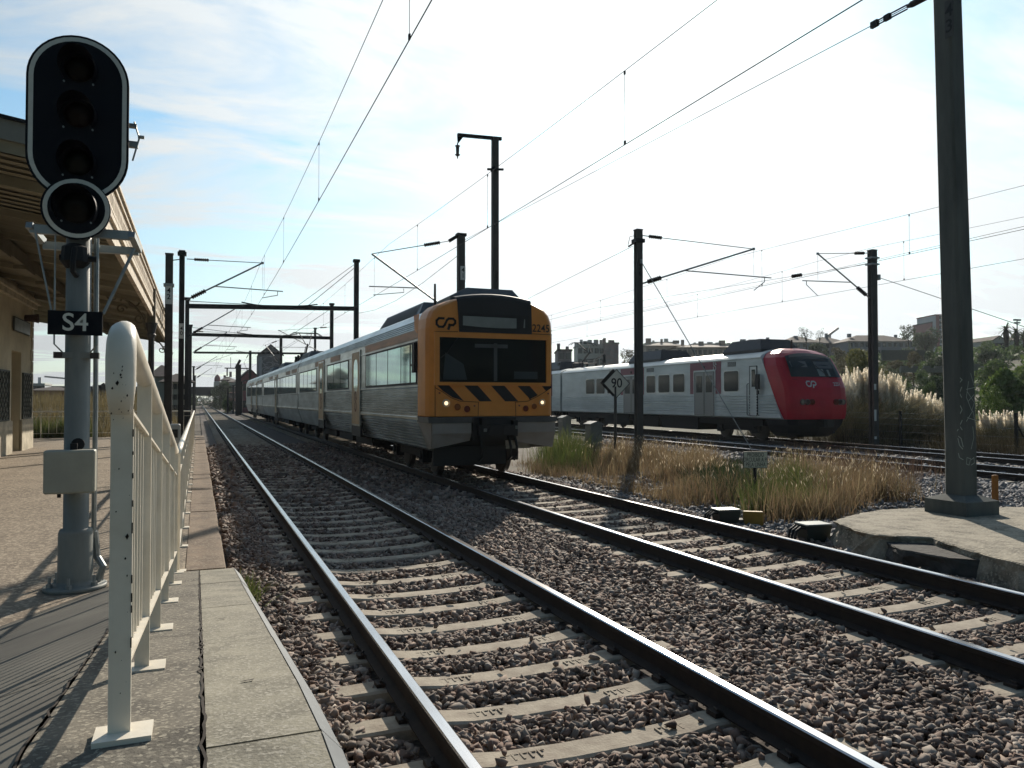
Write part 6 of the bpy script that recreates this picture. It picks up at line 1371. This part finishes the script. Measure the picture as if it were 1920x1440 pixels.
# pampas grass
M_plume = mat('pampas_plume', (.74, .66, .53), .85, island=[(.92, .86, .74), (.82, .75, .62), (.97, .94, .87), (.80, .73, .60)], trans=.78, k=1)
M_pleaf = mat('pampas_leaf', (.12, .13, .05), .8, k=.95, island=[(.12, .12, .055), (.30, .25, .13), (.18, .16, .08), (.42, .35, .21)], trans=.45)
def pampas(x0, x1, ytop, d, nplume, label, pl=(.55, .95), nleaf=1800, low=.0, lean=.10, base=None):
    c = at((x0+x1)/2, 800, d); gz = -.3; t = E('pampas_grass', (c.x, c.y, gz), label, 'pampas grass', 'clumps of pampas grass'); w = (x1-x0)*d/F/2
    ztop = at(0, ytop, d).z-gz; Vs = []; Fs = []; nb = 0; stems = MB()
    for i in range(int(nplume*1.25)):
        a = rng.uniform(0, 2*PI); rr = math.sqrt(rng.random()); bx, by = rr*w*.8*math.cos(a), rr*w*.55*math.sin(a)
        z1 = ztop*(1.02-rng.random()*(.34+low))*(1-.16*(abs(bx)/w)**2); ln = rng.uniform(*pl); dx, dy = rng.normal(bx/w*.25, lean), rng.normal(0, lean); tip = Vector((bx+dx*z1*.5, by+dy*z1*.5, z1)); u = Vector((dx, dy, 1)).normalized(); b0 = tip-u*ln
        stems.path([(bx*.6, by*.6, 0), tuple(b0*.5+Vector((bx*.3, by*.3, 0))), tuple(b0), tuple(tip-u*ln*.3)], [.012, .009, .007, .004], 4)
        m_ = 220; tt = rng.random(m_); ang = rng.uniform(0, 2*PI, m_); rad = ln*.088*np.sin(np.clip(tt, 0, 1)**.75*PI)**.8+.008
        o1 = Vector(u.orthogonal()).normalized(); o2 = u.cross(o1); O1 = np.array(o1); O2 = np.array(o2); U = np.array(u); C = np.array(b0)[None]+U[None]*(tt*ln*.93)[:, None]; D = (np.cos(ang)[:, None]*O1+np.sin(ang)[:, None]*O2)
        p0 = C; p1 = C+D*rad[:, None]+U[None]*(.09+.05*rng.random(m_))[:, None]; sdv = np.cross(D, U)*(.010+.008*rng.random(m_))[:, None]
        V = np.stack([p0-sdv*.4, p0+sdv*.4, p1+sdv, p1-sdv], 1).reshape(-1, 3); Vs.append(V); Fs.append((np.arange(m_)*4)[:, None]+np.arange(4)[None]+nb); nb += 4*m_
    np_mesh('plumes', np.vstack(Vs), np.vstack(Fs), 4, M_plume, parent=t)
    stems.build('stems', M_pleaf, t)
    P = np.column_stack([rng.normal(0, w*.5, nleaf), rng.normal(0, w*.4, nleaf), np.zeros(nleaf)]); V, Fc = blades(nleaf, P, ztop*.35, ztop*.72, .018, .42, seg=4, droop=1.0); V[:, 2] = np.maximum(V[:, 2], -.1); np_mesh('leaves', V, Fc, 4, M_pleaf, parent=t)
    return t
PG = [(1566, 1606, 698, 35, 40, 'tall pampas clump touching the nose of the red train'), (1590, 1630, 686, 36, 58, 'tallest pampas clump just left of the mast before it'), (1618, 1656, 684, 36, 55, 'tall pampas clump directly behind the mast'), (1650, 1688, 700, 35.5, 44, 'leaning pampas clump right of the mast'),
      (1672, 1704, 735, 35.5, 34, 'lower pampas clump behind the first fence post'), (1694, 1724, 728, 36, 34, 'lower pampas clump with one long plume, right of the first fence post'), (1718, 1748, 732, 36, 34, 'lower pampas clump midway to the massive mast'), (1742, 1782, 748, 36, 44, 'lower pampas clump disappearing behind the massive mast'),
      (1776, 1820, 752, 35, 30, 'pampas clump hidden mostly by the massive mast'), (1838, 1872, 768, 33, 26, 'small pampas clump right of the massive mast'), (1868, 1905, 770, 32.5, 34, 'pampas clump behind the right hand fence post'), (1900, 1945, 768, 32, 34, 'pampas clump cut by the right edge of the picture')]
for i, a in enumerate(PG): pampas(*a[:6], pl=(1.0, 1.5) if i < 4 else (.9, 1.5), nleaf=1500 if i < 4 else 1300, low=.12 if i < 4 else .05)
# wire fence
fp = [(1681, 776, 30.5), (1898, 775, 24.5)]; A = at(1681, 832, 31.5); B = at(1898, 872, 24.0)
A = Vector(tr3(26.0, (at(1681, 800, 31.5).y))); 
fpts = []
for px in (1560, 1681, 1790, 1898, 1990): 
    p_ = 25.6; dd = 1541*p_/(px-432); yl_ = (dd-p_*.3382)/.941; fpts.append(tr3(p_, yl_, -.27))
t = E('wire_fence', fpts[1], 'thin wire fence on dark posts in front of the pampas grass', 'fence')
for p in fpts: mb = MB(); mb.box((p[0], p[1], .45), (.09, .09, 1.6)); pw(mb, 'post', M_dark, t)
mb = MB()
for z in (.1, .4, .7, .95, 1.15): mb.path([(p[0], p[1], z) for p in fpts], .008, 4)
pw(mb, 'wires', M_galv, t)
mb = MB(); p = fpts[3]; mb.tube((p[0], p[1], .9), (p[0]+1.4, p[1]+.4, -.2), .03); pw(mb, 'strut', M_dark, t)

# ================================================================== FAR BUILDINGS
def rgb(*a): return tuple(a)
M_tile = mat('roof_tile_dark', (.13, .10, .09), .9, var=.25, vscale=2)
M_wpane = mat('far_window', (.035, .045, .055), .2, spec=.8)
def house(name, px0, px1, ytop, ybase, d, depth, wm, label, cat='building', roof='flat', rh=0, rm=None, wins=(0, 0), ww=.9, wh=1.2, group='buildings in the distance', rot=0, chim=0, wz0=None, yaw=None, pane=None):
    a = at(px0, ybase, d); b = at(px1, ybase, d); c = (a+b)/2; w = (b-a).length; h = (ybase-ytop)*d/F; z0 = min(a.z, hgt(c.x, c.y))-1; zb = a.z; th = (-YAW if px0 > 600 else 0)+rot
    t = E(name, (c.x, c.y, zb), label, cat, group, th); mb = MB(); mb.span((-w/2, 0, z0-zb), (w/2, depth, h)); mb.build('wall', wm, t)
    rm = rm or M_tile
    if roof == 'hip':
        mb = MB(); e = .5; i = min(w, depth)/2; mb.add([(-w/2-e, -e, h), (w/2+e, -e, h), (w/2+e, depth+e, h), (-w/2-e, depth+e, h), (-w/2+i*.8, depth/2, h+rh), (w/2-i*.8, depth/2, h+rh)], [(3, 2, 1, 0), (0, 1, 5, 4), (1, 2, 5), (2, 3, 4, 5), (3, 0, 4)]); rf = mb.build('roof', rm, t)
    elif roof == 'gable':       # gable facing the camera
        mb = MB(); mb.loft([[(-w/2, y, h), (w/2, y, h), (0, y, h+rh)] for y in (0, depth)]); mb.build('gable', wm, t)
        mb = MB(); 
        for s_ in (-1, 1): mb.add([(s_*(w/2+.3), -.3, h-.1), (0, -.3, h+rh+.15), (0, depth+.3, h+rh+.15), (s_*(w/2+.3), depth+.3, h-.1), (s_*(w/2+.3), -.3, h-.35), (0, -.3, h+rh-.1)], [(0, 1, 2, 3), (0, 4, 5, 1)])
        rf = mb.build('roof', rm, t)
    else:
        mb = MB(); mb.span((-w/2-.15, -.15, h), (w/2+.15, depth+.15, h+.35)); rf = mb.build('roof', rm, t)
    for i in range(chim):
        mb = MB(); x = -w/2+w*(i+.5)/chim+rng.uniform(-.6, .6); hh = rng.uniform(.8, 2.0); zz = h+rh*(.6 if roof == 'hip' else 0)+.3; mb.box((x, depth*.4, zz+hh/2-.3), (min(rng.uniform(.5, 1.6), w*.12+.3), .7, hh*.75)); mb.build('chimney', wm, rf)
    nx_, nz_ = wins
    if nx_:
        mw = MB(); mw.span((-ww/2, -.06, -wh/2), (ww/2, .02, wh/2)); first = mw.build('window', pane or M_wpane, t)
        for i in range(nx_):
            for j in range(nz_):
                o = first if (i, j) == (0, 0) else first.copy()
                if o is not first: COL.objects.link(o)
                o.parent = t; o.location = (-w/2+w*(i+.5)/nx_, 0, h*(j+.55)/nz_)
    return t
m_grey = mat('wall_grey_blue', (.26, .28, .31), .9, k=.9, var=.12, vscale=.5); m_beige = mat('wall_beige_brown', (.33, .28, .24), .9, k=.9, var=.15, vscale=.5); m_pale = mat('wall_pale', (.50, .50, .46), .9, k=.9, var=.1, vscale=.5)
m_pink = mat('wall_pink', (.42, .22, .20), .9, k=.9, var=.2, vscale=.4); m_rose = mat('wall_rose_dark', (.26, .10, .11), .9, k=.9, var=.2, vscale=.4); m_red = mat('wall_oxide_red', (.16, .045, .045), .9, k=.9, var=.2, vscale=.8)
house('apartment_block', 1590, 1716, 640, 668, 190, 12, m_grey, 'long grey housing block with a hipped roof, right of the mast before the pampas', roof='hip', rh=2.0, wins=(12, 2), ww=.8, wh=1.0, chim=3)
house('apartment_block', 1535, 1592, 643, 668, 200, 12, m_grey, 'grey housing block with hipped roof behind the olive tree', roof='hip', rh=2.0, wins=(5, 2), ww=.8, wh=1.0, chim=1)
house('apartment_block', 1478, 1540, 642, 668, 195, 12, m_grey, 'grey housing block directly above the red cab', roof='hip', rh=2.0, wins=(5, 2), ww=.8, wh=1.0, chim=1)
house('apartment_block', 1384, 1470, 650, 672, 205, 12, m_grey, 'grey house row with sloping roofs behind the roof unit of the red train', roof='hip', rh=2.4, wins=(6, 1), ww=.9, chim=2)
house('terraced_houses', 1270, 1384, 651, 672, 185, 12, m_beige, 'brown beige terraced houses with chimneys above the middle of the red train', roof='hip', rh=1.0, wins=(12, 1), ww=.8, rm=m_beige, chim=3)
house('terraced_houses', 1212, 1290, 648, 672, 200, 12, m_beige, 'brown beige terraced houses just right of mast 26', roof='hip', rh=1.2, wins=(6, 1), chim=3, rm=m_beige)
house('terraced_houses', 1300, 1395, 646, 660, 230, 10, m_pale, 'pale house row behind the brown terraces', roof='flat', chim=6, wins=(8, 1), ww=.7, rm=m_pale)
house('house', 1215, 1262, 643, 660, 235, 10, m_pale, 'pale stepped house with a square attic window right of mast 26', roof='flat', chim=2, wins=(3, 1), rm=m_pale)
tb = house('apartment_block', 1083, 1134, 648, 690, 170, 10, m_pale, 'pale apartment block with rooftop chimneys behind the pantograph of the red train', chim=9, wins=(5, 2), rm=m_pale)
mu = house('apartment_block', 1134, 1160, 645, 690, 168, 10, mat('mural_wall', (.34, .25, .24), .9, k=.9, var=.1), 'brown end wall with a light painted mural, left of the dark train roof unit', chim=5, rm=m_beige)
mb = MB(); w_ = 26*168/F; 
for k in range(26):
    x, z = rng.uniform(-w_*.36, w_*.36), rng.uniform(.5, 4.6); a = rng.uniform(0, 6); pts = [(x+.5*math.cos(a+t), z+.38*math.sin(a+t*.8)) for t in np.linspace(0, 2.4, 6)]; mb.stroke(pts, .13, lambda u, v: (u, -.05, v))
mb.build('mural', mat('mural_pale_lines', (.55, .50, .50), .9), mu)
house('apartment_block', 1046, 1072, 658, 700, 150, 10, mat('wall_dark_grey', (.16, .14, .16), .9, k=.9), 'dark block beside the right edge of the orange cab', wins=(2, 2), chim=2)
# tower block
tw = house('tower_block', 1755, 1782, 591, 655, 260, 12, mat('tower_white', (.52, .54, .56), .9, k=.9, var=.08), 'tall red and white tower block left of the massive mast', wins=(2, 7), ww=1.7, wh=1.0, rm=mat('tower_red', (.24, .09, .09), .9, k=.9))
mb = MB(); mb.span((-2.35, -.3, -3), (-1.3, 0.0, 11.6)); mb.span((1.3, -.3, -3), (1.9, 0, 11.6)); mb.build('red_panel', mat('tower_red', (.24, .09, .09), .9, k=.9), tw)
house('tower_block', 1747, 1756, 605, 655, 262, 12, mat('tower_red', (.24, .09, .09), .9, k=.9), 'narrower red tower attached left of the red and white one', wins=(1, 6), ww=.7, wh=.9, pane=mat('tower_white', (.52, .54, .56), .9, k=.9))
house('house', 1862, 1884, 637, 662, 170, 10, m_pale, 'low pale building left of the palms', roof='gable', rh=.8, wins=(3, 1))
house('house', 1915, 1960, 636, 662, 165, 10, m_pale, 'low pale building at the right edge, behind the palms', roof='hip', rh=1)
mb = MB(); a = at(1650, 662, 120); b = at(1735, 655, 105); c_ = at(1790, 690, 80)
rw1 = MB(); a = at(1655, 663, 114); b = at(1735, 663, 114); rw1.span((-(b-a).length/2, 0, -1.0), ((b-a).length/2, .5, .5)); o = rw1.build('retaining_wall', mat('retaining_grey', (.24, .24, .21), .9, var=.2)); o.location = (a+b)/2; o.rotation_euler = (0, 0, -YAW); tag(o, 'grey retaining wall at the top of the slope below the housing block', 'wall')
for (x0, x1, py, d, lb) in ((1652, 1700, 716, 70, 'lower pale terrace wall on the bushy slope'), (1690, 1790, 692, 82, 'upper pale terrace wall on the bushy slope'), (1824, 1850, 688, 82, 'pale terrace wall seen right of the massive mast')):
    a = at(x0, py, d); b = at(x1, py, d); w = (b-a).length; t_ = MB(); t_.span((-w/2, 0, -.35), (w/2, .4, .12)); k = 0
    for i in range(int(w/1.2)): t_.box((-w/2+i*1.2+.3, 0, .22), (.7, .3, .2))
    o = t_.build('terrace_wall', mat('terrace_pale', (.40, .40, .36), .9, var=.2), org=None); o.location = (a+b)/2; o.rotation_euler = (0, 0, -YAW); tag(o, lb, 'wall')
# floodlight and lamps, crane
a = at(1907, 600, 140); gz = hgt(a.x, a.y); t = E('floodlight_pole', (a.x, a.y, gz), 'thin floodlight pole on the skyline above the palms', 'floodlight'); mb = MB(); mb.tube((a.x, a.y, gz-.5), a, .12, .09); pw(mb, 'pole', M_galv, t); mb = MB(); mb.box((a.x, a.y, a.z), (1.6, .4, .3)); mb.box((a.x, a.y, a.z-.5), (1.2, .4, .25)); pw(mb, 'lamp_head', M_galv, t)
a = at(1772, 660, 78); gz = hgt(a.x, a.y); t = E('street_lamp', (a.x, a.y, gz), 'street lamp with a bright white head against the dark evergreen', 'street lamp', 'street lamps'); mb = MB(); mb.tube((a.x, a.y, gz-.5), (a.x, a.y, a.z-.2), .07); pw(mb, 'pole', M_galv, t); mb = MB(); mb.loft([[(a.x-.3, a.y-.25, a.z-.1), (a.x+.35, a.y-.25, a.z-.35), (a.x+.35, a.y+.25, a.z-.35), (a.x-.3, a.y+.25, a.z-.1)], [(a.x-.3, a.y-.2, a.z+.05), (a.x+.35, a.y-.2, a.z-.2), (a.x+.35, a.y+.2, a.z-.2), (a.x-.3, a.y+.2, a.z+.05)]]); pw(mb, 'lamp_head', mat('lamp_white', (.8, .82, .85), .4), t)
def crane(p0, p1, d, label, mast_px, base):
    a = at(*p0, d); b = at(*p1, d); t = E('tower_crane', (at(*mast_px, d).x, at(*mast_px, d).y, base), label, 'crane', 'tower cranes'); mb = MB(); mb.beam(a, b, .7, .9); pw(mb, 'jib', mat('crane_grey', (.42, .44, .44), .6), t); m_ = at(*mast_px, d); mb = MB(); mb.beam((m_.x, m_.y, base-1), (m_.x, m_.y, m_.z), 1.0, 1.0); pw(mb, 'mast_tower', mat('crane_grey', (.42, .44, .44), .6), t)
crane((1553, 629), (1572, 615), 330, 'crane jib slanting above the grey houses', (1555, 628), 12); crane((84, 706), (126, 710), 420, 'thin crane jib low over the red wall at the left', (124, 709), 1)
# left side
house('long_shed', 58, 126, 732, 752, 95, 8, m_red, 'long oxide red wall behind the grass at the left', roof='hip', rh=.5, cat='shed'); house('shed', 174, 214, 737, 752, 72, 8, mat('shed_grey', (.13, .12, .115), .9, k=.9, var=.3, vscale=1), 'weathered grey sheds with pitched roofs behind the white railing', roof='gable', rh=.8, wins=(4, 1), ww=.5, wh=.6, cat='shed')
house('house', 62, 81, 722, 738, 150, 8, mat('house_white_blue', (.50, .53, .56), .8, k=.9), 'small white blue building above the red wall', wins=(3, 1), chim=1, rm=m_pale)
house('house', 290, 312, 706, 775, 62, 4, m_pale, 'plain side wall of the old house behind mast 42', roof='hip', rh=1.0)
house('old_house', 312, 352, 716, 775, 60, 4, mat('house_cream', (.40, .38, .30), .9, k=.9, var=.25, vscale=1), 'old cream house with rows of windows behind the left masts', roof='hip', rh=.7, wins=(6, 3), ww=.22, wh=.4)
house('gabled_house', 449, 488, 712, 775, 112, 12, m_rose, 'rose coloured gabled house beside the far end of the train', roof='gable', rh=1.5, wins=(2, 2), ww=.8, wh=1.0)
tw2 = house('water_tower', 487, 527, 664, 730, 118, 6, mat('tower_concrete_dark', (.24, .235, .24), .9, k=.9, var=.3, vscale=.6), 'square dark tower with a shallow gable and scribbled wall above the train roof', roof='gable', rh=1.4, cat='tower')
mb = MB()
for k in range(20):
    x, z = rng.uniform(-.9, .9), rng.uniform(.9, 4.6); a = rng.uniform(0, 6); pts = [(x+.55*math.cos(a+t), z+.4*math.sin(a+t)) for t in np.linspace(0, 2.6, 6)]; mb.stroke(pts, .09, lambda u, v: (u, -.05, v))
for x in (-1.45, 1.45): mb.span((x-.16, -.25, -3), (x+.16, 0, 4.9))
mb.build('painted_wall', mat('tower_scribble', (.45, .45, .46), .9, k=.9), tw2)
house('house', 418, 437, 712, 745, 205, 14, mat('wall_mauve_shade', (.24, .14, .15), .9, k=.9, var=.2, vscale=.3), 'mauve house row left of the dark pylon, shaded side', wins=(3, 3), ww=.7, wh=1.0, roof='hip', rh=1, chim=2)  # the shade on this side is put into the darker mauve wall colour
house('house', 416, 440, 735, 765, 170, 12, m_pink, 'pink low house below the mauve house row', wins=(4, 2), ww=.7, wh=1.1); house('house', 430, 446, 716, 760, 180, 14, m_pink, 'lit pink house with white windows next to the dark pylon', wins=(3, 4), ww=.7, wh=.9, pane=m_pale, roof='hip', rh=.8)
# domed tower
a = at(407.5, 718, 230); t = E('bell_tower', (a.x, a.y, 0), 'pale tower with a small dark cap above the trees', 'tower'); mb = MB(); mb.lathe((a.x, a.y, 0), [(1.0, -1), (1.0, at(407, 716, 230).z), (.8, at(407, 715, 230).z)], 10); pw(mb, 'shaft', m_pale, t); mb = MB(); z0 = at(407, 715, 230).z; mb.lathe((a.x, a.y, z0), [(.85, 0), (.85, .9), (.6, 1.5), (.15, 2.0), (0, 2.1)], 10); pw(mb, 'dome', m_rose, t)
# bridge over the line
t = E('road_bridge', (2, 190, -.3), 'dark road bridge crossing the line in the far distance', 'bridge'); mb = MB(); zb_ = at(385, 742, 178).z; zt_ = at(385, 733, 178).z
mb.span((-30, 190, zb_), (30, 200, zt_)); pw(mb, 'deck', mat('bridge_dark', (.05, .055, .06), .9), t); mb = MB()
for x in (-4.2, 10.5): mb.span((x-.6, 190.5, -.4), (x+.6, 199.5, zb_))
mb.span((-30, 190.2, -.4), (-4.8, 199, zb_)); mb.span((11.1, 190.2, -.4), (30, 199, zb_)); pw(mb, 'pier', mat('bridge_pier', (.10, .105, .11), .9), t); mb = MB(); mb.span((-30, 190, zt_), (30, 190.2, zt_+.9)); pw(mb, 'parapet', mat('bridge_dark', (.05, .055, .06), .9), t)
# lamps beside the line
for px, pt, d, lb in ((427, 727, 110, 'street lamp with a curved arm left of the pylon'), (453, 715, 100, 'street lamp with a short arm right of the pylon'), (437.5, 722, 105, 'plain thin lamp post next to the pylon')):
    a = at(px, 768, d); z = at(px, pt, d).z; t = E('street_lamp', (a.x, a.y, 0), lb, 'street lamp', 'street lamps'); mb = MB(); mb.tube((a.x, a.y, -.3), (a.x, a.y, z), .13); pw(mb, 'pole', M_dark, t); mb = MB(); mb.path([(a.x, a.y, z-.1), (a.x+.4, a.y, z+.15), (a.x+.9, a.y, z+.1)], .07, 6); mb.box((a.x+1.0, a.y, z+.05), (.5, .25, .12)); pw(mb, 'lamp_head', M_dark, t)
a = at(176, 760, 60); z = at(176, 723, 60).z; t = E('street_lamp', (a.x, a.y, 0), 'street lamp right of the signal post behind the railing', 'street lamp', 'street lamps'); mb = MB(); mb.tube((a.x, a.y, -.3), (a.x, a.y, z), .07); pw(mb, 'pole', M_dark, t); mb = MB(); mb.span((a.x-.1, a.y-.05, z-.05), (a.x+.5, a.y+.05, z+.05)); pw(mb, 'lamp_head', M_dark, t)
# warehouse wall beyond the red train rails and scrub bank right of the far line

# pale seed heads added over the dry grass, coloured as its backlit tips
for poly, n, z0, z1 in ((A1, 700, .20, .55), (A2, 550, .20, .48)):
    Q = poly_sampler(poly)(n); C = np.column_stack([Q, rng.uniform(z0, z1, n)]); L_ = rng.uniform(.03, .07, n); a_ = rng.uniform(0, 6.28, n); tl = np.column_stack([np.cos(a_)*.6, np.sin(a_)*.6, np.full(n, .8)])*L_[:, None]; sd2 = np.column_stack([-np.sin(a_), np.cos(a_), np.zeros(n)])*.007
    V = np.stack([C-tl, C-sd2, C+tl, C+sd2], 1); tag(np_mesh('backlit_seed_heads', V.reshape(-1, 3), (np.arange(n)*4)[:, None]+np.arange(4)[None], 4, mat('seed_backlit', (.5, .42, .30), .8, trans=.5, k=1)), 'pale seed heads giving the dry grass backlit tips', 'grass', kind='stuff')
# slope undergrowth: one continuous cover nobody could count
n = 26000; Xs = rng.uniform(34, 190, n); Ys = rng.uniform(-5, 190, n); q = Xs-.042*Ys; ok = (q > 31)
Xs, Ys = Xs[ok], Ys[ok]; cl = np.sin(Xs*.35)*np.cos(Ys*.31+1)+np.sin(Xs*.13+Ys*.17)*.7; Xs, Ys = Xs[cl > -.9], Ys[cl > -.9]; n = len(Xs)
lift = (.6+.8*np.abs(np.sin(Xs*.5)*np.cos(Ys*.43)))*rng.random(n); Z = np.array([hgt(a, b) for a, b in zip(Xs, Ys)])+lift*1.3
C = np.column_stack([Xs, Ys, Z]); u = rng.normal(0, 1, (n, 3)); u /= np.linalg.norm(u, axis=1)[:, None]; v = np.cross(u, rng.normal(0, 1, (n, 3))); v /= np.linalg.norm(v, axis=1)[:, None]; s_ = rng.uniform(.2, .55, n)[:, None]
V = np.stack([C-u*s_, C-v*s_*.6, C+u*s_, C+v*s_*.6], 1); tag(np_mesh('scrub', V.reshape(-1, 3), (np.arange(n)*4)[:, None]+np.arange(4)[None], 4, F_mid), 'low green scrub covering the slope behind the pampas grass', 'scrub', kind='stuff')

# thin air haze: one even volume round the whole place
mb = MB(); mb.span((-300, -40, -2), (420, 520, 60)); hz = mb.build('haze', bpy.data.materials.new('haze'))
hm = hz.data.materials[0]; hm.use_nodes = True; hm.node_tree.nodes.clear(); pv = hm.node_tree.nodes.new('ShaderNodeVolumePrincipled'); ho = hm.node_tree.nodes.new('ShaderNodeOutputMaterial')
hm.node_tree.links.new(pv.outputs[0], ho.inputs['Volume']); pv.inputs['Density'].default_value = .0002; pv.inputs['Color'].default_value = (.86, .93, 1, 1); pv.inputs['Anisotropy'].default_value = .3
tag(hz, kind='stuff')
